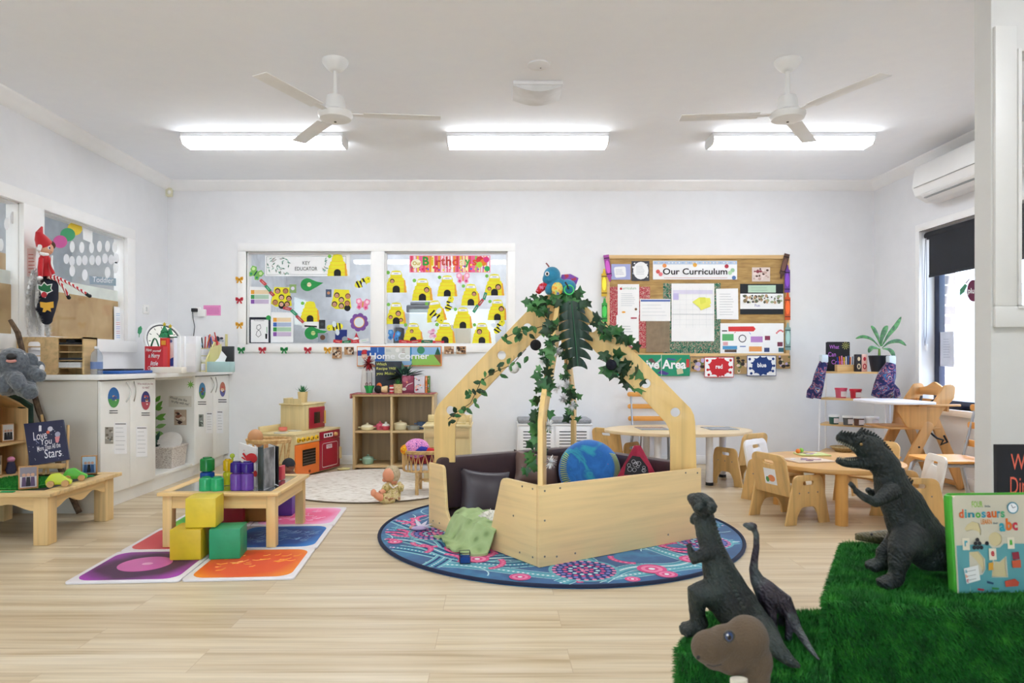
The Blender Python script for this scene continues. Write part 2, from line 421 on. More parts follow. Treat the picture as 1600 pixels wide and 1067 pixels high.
mb=MB();PX=2.106;WALL2=plain('d6d6d4',.6,var=.006);TRIM2=plain('dcdcda',.4,var=.006)
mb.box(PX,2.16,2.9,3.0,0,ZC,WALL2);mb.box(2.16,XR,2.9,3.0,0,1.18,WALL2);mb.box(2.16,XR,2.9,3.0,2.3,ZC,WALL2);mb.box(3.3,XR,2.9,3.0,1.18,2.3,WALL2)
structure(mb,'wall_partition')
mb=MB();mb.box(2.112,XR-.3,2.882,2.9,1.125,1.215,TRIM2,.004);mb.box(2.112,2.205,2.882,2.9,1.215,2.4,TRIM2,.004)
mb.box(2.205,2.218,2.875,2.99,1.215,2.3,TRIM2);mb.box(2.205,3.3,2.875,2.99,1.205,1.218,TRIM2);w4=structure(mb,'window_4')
g=MB();g.box(2.218,3.3,2.945,2.95,1.218,2.3,glass());structure(g,'glass_pane',w4)
def cornice(name,p0,p1,n):
 n=Vector(n);k=.085;mb=MB();prof=[(0,0),(0,-k),(.02,-k+.008),(.045,-k*.6),(.062,-.03),(k-.008,-.018),(k,-.008),(k,0)]
 vs=[Vector((*p,ZC))+n*a+Vector((0,0,b_)) for p in(p0,p1) for a,b_ in prof];m_=len(prof)
 mb.raw(vs,[(i,i+1,m_+i+1,m_+i) for i in range(m_-1)]+[tuple(range(m_)),tuple(range(2*m_-1,m_-1,-1))],TRIM);structure(mb,name)
cornice('trim_1',(XL,YB),(XR,YB),(0,-1,0));cornice('trim_2',(XL,YF),(XL,YB),(1,0,0));cornice('trim_3',(XR,3.0),(XR,YB),(-1,0,0))
mb=MB();mb.box(XL,XR,YB-.014,YB,0,.085,TRIM,.003);structure(mb,'baseboard_back')
mb=MB();mb.box(XR-.014,XR,3.0,YB,0,.085,TRIM,.003);structure(mb,'baseboard_right')
mb=MB();mb.box(XL,XL+.014,YF,4.40,0,.085,TRIM,.003);structure(mb,'baseboard_left')
BODY=plain('e9eaec',.4,var=.01);DIFF=plain('f6faff',.6,var=.0,emit=LAMP)
def batten(loc,label,group,rz=0.,on=True):
 t=thing('ceiling_light',label,'ceiling light',loc,rz,group)
 b1=MB();b1 .box(-.612,.612,0,.20,-.030,0,BODY,.003)
 for x in(-.612,.600):b1 .plate([rpoly([(0,-.03),(0,-.05),(.03,-.082),(.17,-.082),(.2,-.05),(.2,-.03)])],.012,BODY,Matrix(((0,0,1,x+.006),(1,0,0,0),(0,1,0,0),(0,0,0,1))))
 b1 .M=Mw(t);b=MB(Mw(t));b.mats=[]
 o=b1 .build('housing',None);o.parent=t;X=o.location.copy();o.data.transform(Matrix.Translation(X));o.location=(0,0,0)
 b=MB();prof=[(.004,-.03),(.004,-.05),(.032,-.078),(.168,-.078),(.196,-.05),(.196,-.03)];n=len(prof)
 b.raw([(x,a,z) for x in(-.6,.6) for a,z in prof],[(i,(i+1)%n,n+(i+1)%n,n+i) for i in range(n)]+[tuple(range(n)),tuple(range(2*n-1,n-1,-1))],DIFF if on else BODY)
 d=b.build('diffuser',None);d.parent=t;X=d.location.copy();d.data.transform(Matrix.Translation(X));d.location=(0,0,0)
 return t
for(x,nm) in((-1.758,'leftmost of the three lit batten lights on the ceiling'),(.245,'lit batten light in the middle of the ceiling row'),(2.245,'rightmost of the three lit batten lights, over the curriculum board side')):
 batten((x,5.12,ZC),nm,'battens in front')
for y in(1.65,-1.4):
 for x in(-1.758,.245,2.245):batten((x,y,ZC),('lit' if y>0 else 'unlit')+' white batten light added out of view on the ceiling','added battens behind %d'%(y>0),on=y>0)  # unseen battens added to brighten the room; the rear row is switched off
def fan(x,y,label,a0):
 t=thing('ceiling_fan',label,'ceiling fan',(x,y,ZC),0,'ceiling fans');m=plain('eeefef',.35,var=.005)
 b=MB(Matrix.Translation((x,y,ZC)))
 b.lathe([(.074,0),(.074,-.012),(.066,-.028),(.045,-.052),(.03,-.062),(.02,-.062)],m);b.build('ceiling_rose',t,smooth=True)
 b=MB(Matrix.Translation((x,y,ZC)));b.cyl((0,0,-.05),(0,0,-.215),.013,m=m);b.build('down_rod',t)
 b=MB(Matrix.Translation((x,y,ZC)));b.lathe([(.02,-.20),(.045,-.205),(.052,-.225),(.058,-.27),(.062,-.283),(.045,-.286),(.045,-.292),(.09,-.295),(.098,-.303),(.098,-.318),(.088,-.336),(.06,-.346),(.0,-.350)],m,32);b.build('motor',t,smooth=True)
 b=MB(Matrix.Translation((x,y,ZC)));b.cyl((0,0,-.347),(0,0,-.354),.007,m=plain('6b6560',.4));b.build('screw',t)
 for k in range(3):
  b=MB(Matrix.Translation((x,y,ZC-.308))@Matrix.Rotation(a0+k*2*PI/3,4,'Z'));b.box(.09,.18,-.02,.02,-.002,.002,m)
  b.box(.16,.60,-.045,.045,-.002,.002,m,.002,M=Matrix.Rotation(.05,4,'X'));b.build('blade',t)
fan(-.914,3.9,'white ceiling fan left of the middle, nearest the left batten light',.1);fan(1.67,3.9,'white ceiling fan on the right, in front of the right batten light',.95)
t=thing('smoke_detector','small round white smoke detector flush on the ceiling','smoke detector',(.252,3.95,ZC))
b=MB(T(.252,3.95,ZC));b.lathe([(.066,0),(.066,-.008),(.058,-.014),(.03,-.02),(0,-.021)],BODY);b.build('cover',t,smooth=True)
b=MB(T(.252,3.95,ZC));b.cyl((.01,0,-.019),(.01,0,-.023),.004,m=plain('55585c'));b.build('indicator',t)
t=thing('air_vent','white square ceiling speaker or vent with a curved lower lip','vent',(.262,4.3,ZC));b=MB(T(.262,4.3,ZC))
b.box(-.152,.152,-.13,.13,-.025,0,BODY,.004);b.build('frame',t)
b=MB(T(.262,4.3,ZC));b.plate([[(-.15,-.02)]+[(-.15+.3*i/16,-.03-.035*math.sin(PI*i/16)) for i in range(17)]+[(.15,-.02)]],.24,plain('dfe0e2',.5),UP);b.build('grille',t)
b=MB();b.box(-3.14,-3.085,6.49,6.54,2.555,2.635,plain('ece7cc',.5),.008);b.sph((-3.10,6.49,2.59),(.016,.012,.02),plain('f6f4ea',.3));tag(b.build('motion_sensor'),'small cream motion sensor box high in the left back corner','sensor')
AC=plain('ededec',.35,var=.005);t=thing('air_conditioner','white wall air conditioner high on the right wall','air conditioner',(3.5,5.05,2.27))
b=MB(T(0,5.58,0,rx=0)@Matrix(((1,0,0,0),(0,0,1,0),(0,1,0,0),(0,0,0,1))))
prof=rpoly([(3.63,2.575),(3.43,2.575,.03),(3.405,2.40,.02),(3.43,2.325,.03),(3.52,2.275,.02),(3.63,2.275)])
b.plate([prof],1.05,AC,T(0,0,-.525));b.build('casing',t)
b=MB();b.box(3.44,3.50,4.62,5.48,2.292,2.30,plain('8d8f90',.4),M=T(0,0,0));b.box(3.40,3.407,4.55,5.55,2.388,2.391,plain('9a9c9d'));b.build('outlet',t)
b=MB();b.M=T(3.462,0,2.305,ry=.62);b.box(-.045,.045,4.60,5.50,-.012,-.006,AC,.002);b.build('louvre',t)
t=thing('roller_blind','dark charcoal roller blind half lowered in the right window','blind',(3.69,4.9,1.7));BL=plain('23262d',.8,var=.05,bump=.1,bs=400)
b=MB();b.cyl((3.685,4.02,2.05),(3.685,5.82,2.05),.032,m=BL,seg=16);b.build('roll',t,smooth=True)
b=MB();b.box(3.66,3.663,4.03,5.76,1.70,2.05,BL);b.box(3.655,3.668,4.03,5.76,1.69,1.712,BL,.003);b.build('fabric',t)
b=MB();b.tube([(3.66,5.81,2.03),(3.655,5.82,1.6),(3.655,5.82,1.2),(3.655,5.81,1.12),(3.655,5.79,1.2),(3.655,5.785,1.6),(3.66,5.80,2.03)],.003,plain('8f8f96',.4,.5));b.box(3.66,3.675,5.795,5.815,1.07,1.13,WHITE,.003);b.build('bead_chain',t)
s=Sheet((3.76,5.0,1.3),(0,-1,0),(0,0,1));s.base([(1467,519),(1490,518),(1491,573),(1468,572)],plain('d5dae8',.8));s.lines(1474,1486,528,560,8,plain('a7afc6'),.8);s.done('paper_notice','pale paper notice taped on the outside window glass','notice')
s=Sheet((3.76,5.0,1.5),(0,-1,0),(0,0,1));s.base(circ(1521,454,10,17,20),plain('6b2748',.7));s.poly([(1508,443),(1500,452),(1500,462),(1507,456),(1512,446)],plain('3f8a63'));s.line([(1509,443),(1515,436)],2,plain('5b3b20'));s.text('plum',1513,1529,450,461,PAPER,.02);s.done('plum_cutout','paper plum cutout with a green leaf stuck on the outside window','paper cutout')
mb=MB();mb.box(XR+.3,14,-6,16,-.3,-.05,mottled('garden_concrete',[(.3,'a9a59b'),(.7,'c9c5bb')],6));mb.box(-6,6,-12,YF-.1,-.3,-.05,mottled('garden_concrete',[(.3,'a9a59b'),(.7,'c9c5bb')],6));structure(mb,'ground')
t=thing('neighbouring_house','white weatherboard house seen through the right window','house',(7.2,8,-.05));HW=plain('f3f1ea',.7)
b=MB()
for i in range(14):b.box(6.2-.02,6.3,4,13.5,-.05+i*.13,.085+i*.13,HW,.004,M=Matrix.Identity(4))
for v in b.bm.verts:pass
b.build('weatherboards',t)
b=MB();b.box(5.95,6.35,3.8,13.7,1.76,1.86,plain('dfe2e4'));b.raw([(5.9,3.7,1.86),(5.9,13.8,1.86),(8.5,13.8,2.7),(8.5,3.7,2.7),(8.5,3.7,1.86),(8.5,13.8,1.86)],[(0,1,2,3),(0,3,4),(1,5,2),(3,2,5,4),(0,4,5,1)],plain('b9c2c8'));b.build('roof',t)
b=MB();b.sph((5.6,8.9,.15),(.28,.5,.22),mottled('blue_tarp',[(.3,'2f6fa8'),(.7,'6fb2dd')],6));tag(b.build('blue_sandpit_cover',smooth=True),'blue covered outdoor play item seen low through the right window','play cover')
R2=plain('e3e6ea',.8);mb=MB();mb.box(-2.9,1.4,9.3,9.4,0,ZC,R2);mb.box(-2.95,-2.85,YB+.1,9.3,0,ZC,R2);mb.box(1.35,1.45,YB+.1,9.3,0,ZC,R2);structure(mb,'wall_office')
mb=MB();mb.box(-2.9,1.4,YB+.1,9.4,-.06,0,plain('b9b4aa'));structure(mb,'floor_office')
mb=MB();mb.box(-2.9,1.4,YB+.1,9.4,ZC,ZC+.08,R2);structure(mb,'ceiling_office')
batten((-1.3,8.2,ZC),'batten light on the ceiling of the room behind the left window pane','battens beyond');batten((.3,8.2,ZC),'batten light on the ceiling of the room behind the right window pane','battens beyond')
b=MB();b.box(-2.2,-1.3,8.7,9.28,0,1.5,plain('cfd3da'),.01);tag(b.build('office_cabinet'),'white cabinet behind the left window pane','cabinet')
b=MB();b.box(-1.15,-.70,8.6,9.1,.0,1.6,plain('c3c7cf'),.02);tag(b.build('office_fridge'),'low pale grey unit behind the right window pane','cabinet')
t=thing('printer','dark grey printer on the pale unit behind the right pane','printer',(-.95,8.85,1.6));b=MB();b.box(-1.13,-.75,8.65,9.05,1.601,1.70,plain('5b6068'),.02);b.build('casing',t);b=MB();b.box(-1.08,-.82,8.66,8.9,1.70,1.74,plain('767c85'),.01);b.build('lid',t)
t=thing('brown_storage_box','brown tall storage unit behind the right window pane','storage unit',(-.5,9.0,0));b=MB();b.box(-.66,-.33,8.7,9.28,0,1.45,plain('8a6f5f'),.01);b.build('body',t);b=MB();b.box(-.50,-.49,8.69,8.7,.1,1.4,plain('5e4a3e'));b.build('door_gap',t)
b=MB();b.box(-1.28,-1.2,8.75,9.2,0,1.42,plain('3a3e46'),.01);tag(b.build('black_office_chair_back'),'dark tall unit far behind the left window pane','furniture')
mb=MB();mb.box(-4.75,-4.65,YF,7.6,0,ZC,plain('bfc0be',.8));mb.box(-4.7,XL-.1,7.5,7.6,0,ZC,plain('c9cac8'));structure(mb,'wall_corridor')
mb=MB();mb.box(-4.7,XL-.1,YF,7.6,-.06,0,plain('b9b4aa'));structure(mb,'floor_corridor');mb=MB();mb.box(-4.7,XL-.1,YF,7.6,ZC,ZC+.08,CEIL);structure(mb,'ceiling_corridor')
batten((-3.9,5.3,ZC),'batten light on the ceiling of the corridor beyond the left window','battens beyond');batten((-3.9,2.4,ZC),'batten light on the ceiling of the corridor beyond the left window','battens beyond')
KR=mottled('kraft_paper',[(.25,'a78a5e'),(.5,'b99c6e'),(.75,'c9ae80')],5,.85,4,.5)
for a,b_,lab in((lw[0][0]+.02,lw[0][1]-.015,'brown kraft paper covering the lower half of the leftmost window'),(lw[1][0]+.015,lw[1][1]-.015,'brown kraft paper covering the lower half of the window behind the elf')):
 b=MB();b.box(XL-.066,XL-.063,a,b_,lz0+.013,lz0+.34,KR);tag(b.build('kraft_paper_sheet'),lab,'paper')
 b=MB();b.box(XL-.068,XL-.067,a,b_,lz0+.34,lz0+.43,plain('dfe6df',.8));tag(b.build('paper_strip'),lab.replace('brown kraft paper covering the lower half of','pale paper strip above the kraft paper on'),'paper')
# DISPLAYS ON THE BACK WALL AND WINDOW
c_=lambda h,r=.75:plain(h,r,var=.02)
YEL,YEL2,ORG,BLK,GRN,GRN2,RED,PUR,PNK,BLU,NVY,GLD,DGR=map(c_,('ece32e','d9c71c','eea83c','17171c','2f9a4a','7cbf4d','c8243a','7d4f9e','ee86b5','3f86cc','1d3f86','dc9f22','176b4a'))
SKIN,HAIR,GRY,LGR,INK,PEA,BRN,TEAL,LILAC,PALEG=map(c_,('d9a184','3c2a22','9aa3ad','d4d9df','3a4350','e9d9b8','7d5a3c','2b8f8a','cdb7e2','cfe5cf'))
def G(off=0.):return Sheet((0,YB+.054-off,1))
def V(off=.001):return Sheet((0,YB-off,1))
def face(s,x,y,r,sk=SKIN,hr=HAIR):
 s.disc(x,y,r,hr,n=12);s.disc(x,y+r*.15,r*.72,sk,n=10);s.rect(x-r*.35,y-r*.05,x-r*.15,y+r*.12,BLK);s.rect(x+r*.15,y-r*.05,x+r*.35,y+r*.12,BLK,0);s.rect(x-r*.25,y+r*.4,x+r*.25,y+r*.52,RED,0)
def hive(cx,cy,w,h,label,cell=(),off=.0,name=True,lean=0.,group='yellow beehive cutouts on the window'):
 """beehive silhouette, cx, cy its middle"""
 x0,x1,y0,y1=cx-w/2,cx+w/2,cy-h/2,cy+h/2;s=G(off);prof=[]
 for i in range(5):
  a=y1-h*.86*i/5;ww=w/2*(1-.02*i-.022*i*i)
  prof+=[(cx+ww*.97,a),(cx+ww,a-h*.05),(cx+ww*.95,a-h*.13)]
 top=[(cx+w*.2,y0+h*.03),(cx,y0),(cx-w*.2,y0+h*.03)]
 L=[(2*cx-x,y) for x,y in reversed(prof)];pts=prof+top+L
 r=lambda p:(cx+(p[0]-cx)*math.cos(lean)-(p[1]-cy)*math.sin(lean),cy+(p[0]-cx)*math.sin(lean)+(p[1]-cy)*math.cos(lean))
 s.base([r(p) for p in pts],YEL)
 for i in range(1,5):
  a=y1-h*.86*i/5;ww=w/2*(1-.02*i-.022*i*i);s.line([r((cx-ww,a)),r((cx-ww*.4,a+h*.02)),r((cx+ww*.4,a+h*.02)),r((cx+ww,a))],h*.012,ORG)
 s.poly([r(p) for p in[(x1-w*.02,y1),(x1-w*.13,y1),(cx+w*.36,y0+h*.42),(cx+w*.42,y0+h*.44)]],ORG)
 s.poly([r(p) for p in[(cx-w*.17,y1)]+[(cx-w*.17*math.cos(a),y1-h*.17-w*.15*math.sin(a)) for a in[PI*k/8 for k in range(9)]]+[(cx+w*.17,y1)]],BLK)
 s.disc(*r((cx-w*.38,y0+h*.10)),w*.09,GRN2,n=8)
 if name:s.poly([r(p) for p in[(cx-w*.2,y0+h*.08),(cx+w*.2,y0+h*.08),(cx+w*.24,y0+h*.2),(cx-w*.24,y0+h*.2)]],PAPER);s.rect(*r((cx-w*.1,y0+h*.13)),*r((cx+w*.1,y0+h*.155)),GRY)
 for fx,fy,fr in cell:face(s,fx,fy,fr)
 return s.done('beehive_cutout',label,'paper cutout',group)
def G5(x,y):return(580+x*.178,370+y*.178)
for(x,y,w,h,lab,cells,off,lean) in[
(220,392,188,195,'yellow paper beehive on the window, highest at the left edge of the right pane',[(185,388,20)],0,0),
(450,462,186,195,'yellow paper beehive with a child photo, below the left end of the birthday banner',[(487,465,24)],0,.0),
(668,430,178,185,'yellow paper beehive without a photo, directly under the middle of the birthday banner',[],0,0),
(1082,420,176,190,'yellow paper beehive with two child photos under the balloon end of the banner',[(1038,455,18),(1115,440,26)],0,0),
(875,508,172,190,'yellow paper beehive with a dark haired child photo, just right of the pink butterfly underside',[(903,500,20)],.003,0),
(220,670,178,190,'yellow paper beehive with three child photos at the middle left of the right pane',[(238,672,24),(172,705,18),(262,730,18)],0,0),
(565,650,178,185,'tilted yellow paper beehive with a striped bee lying over it',[],0,-.15),
(1108,640,172,182,'yellow paper beehive with a child photo at the right edge of the right pane',[(1142,632,24)],0,0),
(805,710,172,185,'yellow paper beehive without a photo, touching the lower end of the paper chain',[],0,0),
(370,845,178,180,'yellow paper beehive with a tiny photo, at the bottom sill beside the blue butterfly',[(356,828,16)],.003,0),
(648,842,186,182,'plain yellow paper beehive at the bottom sill in the middle of the right pane',[],.003,0),
(972,845,172,182,'yellow paper beehive with a pale child photo, at the bottom sill towards the right',[(950,832,24)],.003,0)]:
 px,py=G5(x,y);hive(px,py,w*.178,h*.178,lab,[(*G5(a,b_),r*.178) for a,b_,r in cells],off,True,lean)
def bee(cx,cy,L,rot,label,off=.006):
 s=G(off);R=lambda x,y:(cx+x*math.cos(rot)-y*math.sin(rot),cy+x*math.sin(rot)+y*math.cos(rot))
 s.base([R(a,b_) for a,b_ in circ(0,0,L*.42,L*.24,20)],YEL)
 for k in(-.22,-.02,.18):
  h=math.sqrt(max(.01,1-(k/.42)**2))*.24;s.poly([R(L*(k-.05),-h*L),R(L*(k+.05),-h*L),R(L*(k+.05),h*L),R(L*(k-.05),h*L)],BLK)
 s.poly([R(a,b_) for a,b_ in circ(L*.42,0,L*.19,L*.19,14)],YEL);s.poly([R(a,b_) for a,b_ in circ(L*.46,-L*.04,L*.035,None,8)],BLK)
 for sy in(-1,.55):s.poly([R(a,b_) for a,b_ in circ(-L*.02+(L*.12 if sy>0 else 0),sy*-L*-.34,L*.13,L*.2,14)],c_('dfe8f2'))
 return s.done('bee_cutout',label,'paper cutout','striped paper bees on the window')
bee(583.5+118,370+600*.178,24,-1.25,'striped paper bee flying upward below the middle beehive');bee(*G5(560,690),27,.75,'striped paper bee with white wings lying across the tilted beehive')
bee(*G5(1118,800),24,-1.0,'striped paper bee at the lower right corner of the window by the ivy');bee(360+930*.178,370+790*.178,25,3.0,'striped paper bee facing left near the sill of the left pane')
bee(360+1150*.178,370+405*.178,27,-.45,'striped paper bee with a smiling face at the right of the left pane')
def butterfly(cx,cy,w,cols,label,rot=0.,off=.004):
 s=G(off);R=lambda x,y:(cx+x*math.cos(rot)-y*math.sin(rot),cy+x*math.sin(rot)+y*math.cos(rot));h=w*.42
 o=[(0,-h*.3),(w*.2,-h),(w*.5,-h*.8),(w*.48,-h*.1),(w*.36,h*.1),(w*.42,h*.7),(w*.2,h),(0,h*.4)]
 s.base([R(*p) for p in o+[(-x,y) for x,y in reversed(o[1:-1])]],c_(cols[0]))
 for sx in(1,-1):
  s.poly([R(a,b_) for a,b_ in circ(sx*w*.3,-h*.45,w*.12,h*.3,10)],c_(cols[1]));s.poly([R(a,b_) for a,b_ in circ(sx*w*.24,h*.5,w*.08,h*.22,10)],c_(cols[2]),.5)
 s.poly([R(a,b_) for a,b_ in circ(0,0,w*.05,h*.6,10)],c_(cols[3]));return s.done('butterfly_cutout',label,'paper cutout','paper butterflies on the window')
butterfly(*G5(806,362),21,('f2a3c4','fadbe8','e0457f','d9a040'),'pink paper butterfly hanging under the birthday banner');butterfly(*G5(200,865),20,('3f86cc','6fb2e8','2a5fa0','c05038'),'blue paper butterfly at the lower left corner of the right pane',.2)
butterfly(*G5(535,850),15,('eebfd6','e58fb8','f6dbe8','b06a90'),'small pale pink paper butterfly between two beehives at the sill',1.3);butterfly(360+1162*.178,370+592*.178,22,('f08fb4','fbdbe6','e0457f','d9a040'),'pink paper butterfly at the right edge of the left pane',.1)
butterfly(360+222*.178,370+320*.178,22,('7dbb5c','cfe7a8','2f8f6a','1d4f4a'),'green paper butterfly at the top left corner of the left pane',.6)
def chain(pts,cols,label):
 s=G(.008);n=0
 s.base([(pts[0][0]-.5,pts[0][1]-.5),(pts[0][0]+.5,pts[0][1]-.5),(pts[0][0]+.5,pts[0][1]+.5),(pts[0][0]-.5,pts[0][1]+.5)],RED)
 for i in range(len(pts)-1):
  a,b_=Vector(pts[i]),Vector(pts[i+1]);d=(b_-a).normalized();m=Vector((-d.y,d.x))*3;s.poly([a+m,b_+m*.6,b_-m,a-m*.6],c_(cols[i%len(cols)]))
  s.line([a.lerp(b_,.25),b_.lerp(a,.25)],.8,c_('e8b6a8' if i%2==0 else '9fd4b4'))
 return s.done('paper_chain',label,'paper chain')
chain([G5(x,y) for x,y in[(1010,490),(985,550),(940,600),(895,660)]],['2f8f6a','b5434b'],'short red and green paper chain hanging between beehives in the right pane')
chain([(360+x*.178,370+y*.178) for x,y in[(265,375),(310,425),(350,480),(380,520)]],['c0474c','2f8f6a','b5434b'],'short red and green paper chain under the green butterfly in the left pane')
chain([(360+x*.178,370+y*.178) for x,y in[(465,620),(535,640),(580,690),(640,755)]],['b5434b','2f8f6a','b5434b','2f8f6a'],'red and green paper chain running to the lower beehive in the left pane')
chain([(360+x*.178,370+y*.178) for x,y in[(905,910),(980,925),(1060,920),(1130,915),(1215,905)]],['c8323c','256b4a','c8323c','e8e8e8'],'red and green paper chain lying along the sill of the left pane')
chain([G5(x,y) for x,y in[(245,915),(330,925),(440,915),(540,922),(640,930)]],['c8323c','c8323c','256b4a'],'red paper chain along the sill of the right pane')
K=lambda x,y:(360+x*.178,370+y*.178)
s=G(.001);s.base([K(305,155),K(1048,150),K(1048,345),K(305,345)],PAPER);s.line([K(318,175),K(1015,172),K(1015,328),K(318,332),K(318,175)],.5,c_('7d8a86'))
rr=random.Random(3)
for i in range(46):
 x,y=(rr.uniform(325,515),rr.uniform(185,325)) if i<36 else(rr.uniform(815,850),rr.uniform(180,320));a=rr.uniform(0,PI);p,q=K(x,y);s.poly([(p+3.2*math.cos(a+t)*(1 if k%2==0 else.3),q+3.2*math.sin(a+t)*(1 if k%2==0 else.3)) for k,t in enumerate((0,PI/2,PI,3*PI/2))],c_(rr.choice(['2f6f5a','5f9a86','8fb9ad','a9a3a0'])),.25)
s.text('KEY',*[K(635,0)[0],K(700,0)[0],K(0,215)[1],K(0,245)[1]],c_('3f4a4a'));s.text('EDUCATOR',*[K(568,0)[0],K(764,0)[0],K(0,264)[1],K(0,296)[1]],c_('3f4a4a'));s.done('key_educator_banner','white KEY EDUCATOR banner with green leaf sprigs at the top of the left pane','banner')
hive(*K(940,248),32,34,'bright yellow paper beehive stuck over the right end of the KEY EDUCATOR banner',off=.004,name=False);hive(*K(700,655),31,32,'yellow paper beehive in the middle of the left pane beside the folded chain',off=.004,name=False)
for x,y,w,lab,cells in((450,525,180,'yellow paper hive shape with seven face photos at the left of the left pane',[(415,475),(485,475),(450,530),(515,540),(395,575),(450,590),(500,590)]),(975,545,175,'yellow paper hive shape with six face photos right of the leaves in the left pane',[(935,512),(1032,520),(975,552),(915,590),(1027,583),(975,605)])):
 s=G(.005);s.base([K(x-w*.35,y-85),K(x+w*.38,y-80),K(x+w*.5,y+80),K(x+w*.2,y+90),K(x-w*.3,y+88),K(x-w*.52,y+60)],YEL)
 s.disc(*K(cells[-2][0] if w==175 else 450,y+80),5,BLK)
 for k,(a,b_) in enumerate(cells):face(s,*K(a,b_),4.4,c_(['d9a184','c98f6a','e3b79c'][k%3]),c_(['3c2a22','8a5a3a','20191a'][k%3]))
 s.done('photo_beehive',lab,'paper cutout','hives with face photos')
for x,y,sc_,rot,lab,ph in((700,420,1,0,'green paper leaf with a pale centre, below the KEY EDUCATOR banner','e9d9b8'),(735,845,1,0,'green paper leaf with a pale centre lying near the sill of the left pane','bfd08a')):
 s=G(.006);cx,cy=K(x-25,y);s.base(circ(cx,cy,10.5,10,18,PI*.35,PI*1.65)+[(cx+14,cy-5),(cx+25,cy-3),(cx+14,cy+4)],c_('23934a'));s.disc(cx+3,cy,3.4,c_(ph));s.line([(cx-8,cy),(cx+20,cy-2)],.4,c_('156b35'),.5);s.done('green_leaf_cutout',lab,'paper cutout','green paper leaves')
for x0,y0,x1,y1,lab,rows in((162,437,355,705,'white chart with orange, green and purple bars at the left edge of the window',['e9a63c','3f9a55','8d5bb0']),(358,660,552,925,'white chart with orange, blue, green and purple bars above the sill',['e9a63c','3a66b8','2f9a45','8d5bb0'])):
 s=G(.002);s.base([K(x0,y0),K(x1,y0+5),K(x1,y1),K(x0,y1)],PAPER);yy=y0+30 if len(rows)==3 else y0+50
 for r_ in rows:s.poly([K(x0+18,yy),K(x0+50,yy),K(x0+50,yy+36),K(x0+18,yy+36)],c_(r_));s.poly([K(x0+52,yy),K(x1-18,yy),K(x1-18,yy+36),K(x0+52,yy+36)],c_('%02x%02x%02x'%tuple((int(r_[i:i+2],16)+2*235)//3 for i in(0,2,4))));yy+=42
 s.done('staff_chart',lab,'poster','staff charts')
s=G(.008);s.base([K(a,b_) for a,b_ in[(160,705),(352,705),(352,948),(160,948)]],c_('1b2233'));s.poly([K(180,727),K(334,727),K(334,926),K(180,926)],PAPER);s.text('We are at number',*[K(205,0)[0],K(300,0)[0],K(0,728)[1],K(0,740)[1]],INK)
s.line([K(262,770),K(235,778),K(230,805),K(262,830),K(270,860),K(245,880),K(225,860),K(235,830),K(268,800),K(262,770)],.7,INK);s.poly([K(306,850),K(325,850),K(323,895),K(308,895)],BLK);s.line([K(320,790),K(322,845)],1,GRN);s.disc(*K(335,710),3.8,GRN);s.done('magnetic_whiteboard','small black framed whiteboard with a hand drawn number at the lower left of the window','whiteboard')
s=G(.006);cx,cy=K(1130,750);s.base(circ(cx,cy,9,None,20),PUR)
for k in range(8):s.disc(cx+9.5*math.cos(k*PI/4+.2),cy+9.5*math.sin(k*PI/4+.2),5.2,PUR,k=.3)
s.disc(cx,cy,8.6,ORG);s.disc(cx,cy,7.6,c_('dfe7ee'));s.done('purple_flower_cutout','purple paper flower with a pale centre at the right of the left pane','paper cutout')
for x,y,w,h,cc,lab in((548,455,60,75,('8aa86a','d9d2e8'),'small photo of a person outdoors beside the seven face hive'),(862,495,50,68,('4a5870','c98f6a'),'small photo of a person in dark clothes left of the six face hive'),(810,885,85,80,('8d98a4','6b4a35'),'hexagonal photo of a bearded man near the sill of the left pane'),(805,768,55,78,('23282e','3c434b'),'dark small card beside the middle beehive of the left pane')):
 s=G(.009);s.base([K(x-w/2,y-h/2),K(x+w/2,y-h/2),K(x+w/2,y+h/2),K(x-w/2,y+h/2)],c_(cc[0]));s.disc(*K(x,y-2),w*.178*.27,c_(cc[1]));s.done('photo_card',lab,'photo','photos on the window')
s=G(.003);s.base([K(630,735),K(775,735),K(775,800),K(630,800)],PAPER);s.poly([K(650,775),K(760,782),K(760,796),K(650,790)],BLK);s.done('white_name_card','white name card under the middle beehive of the left pane','card')
s=G(-.0);s.base([K(920,815),K(1025,815),K(1020,938),K(918,938)],c_('1c2f7a'));s.done('navy_card','navy blue card at the sill behind the striped bee','card')
s=G(.004);s.base([K(980,885),K(1030,885),K(1080,905),K(1105,840),K(1135,905),K(1140,935),K(980,935)],RED);s.disc(*K(1005,898),4.5,GRY);s.disc(*K(1105,905),4.5,PAPER);s.done('santa_cutout','small red and white father christmas cutout standing at the sill','paper cutout')
s=G(.002);s.base([G5(337,165),G5(1045,165),G5(1045,312),G5(337,312)],c_('f07a9a'));rr=random.Random(5)
for i in range(26):
 x=345+i*27;s.poly([G5(x,168),G5(x+18,168),G5(x+18+rr.uniform(-8,8),309),G5(x+rr.uniform(-8,8),309)],c_(rr.choice(['e84f6f','f2d24a','f2a33c','f7dfe6','ffffff','8fd05a','f06aa0','f9f3b0'])),.1)
for i in range(46):s.disc(*G5(rr.uniform(350,1030),rr.uniform(240,305)),rr.uniform(.8,2.),c_(rr.choice(['3a66d8','e03060','f2e24a','3fb06a','ffffff','a04fc0'])),k=.1,n=7)
for ch,x,w,top,cc in zip('Birthdays',(452,525,568,612,655,712,775,822,890),(56,22,44,38,48,52,46,48,36),(175,180,205,185,175,175,200,200,200),('2f9a3a','e8c82a','d04438','d05a50','c8443c','e0503a','f3e9c0','4fae50','e05a30')):
 s.text(ch,*[G5(x,0)[0],G5(x+w,0)[0],G5(0,top)[1],G5(0,252 if ch!='y' else 268)[1]],c_(cc),.03,k=.4)
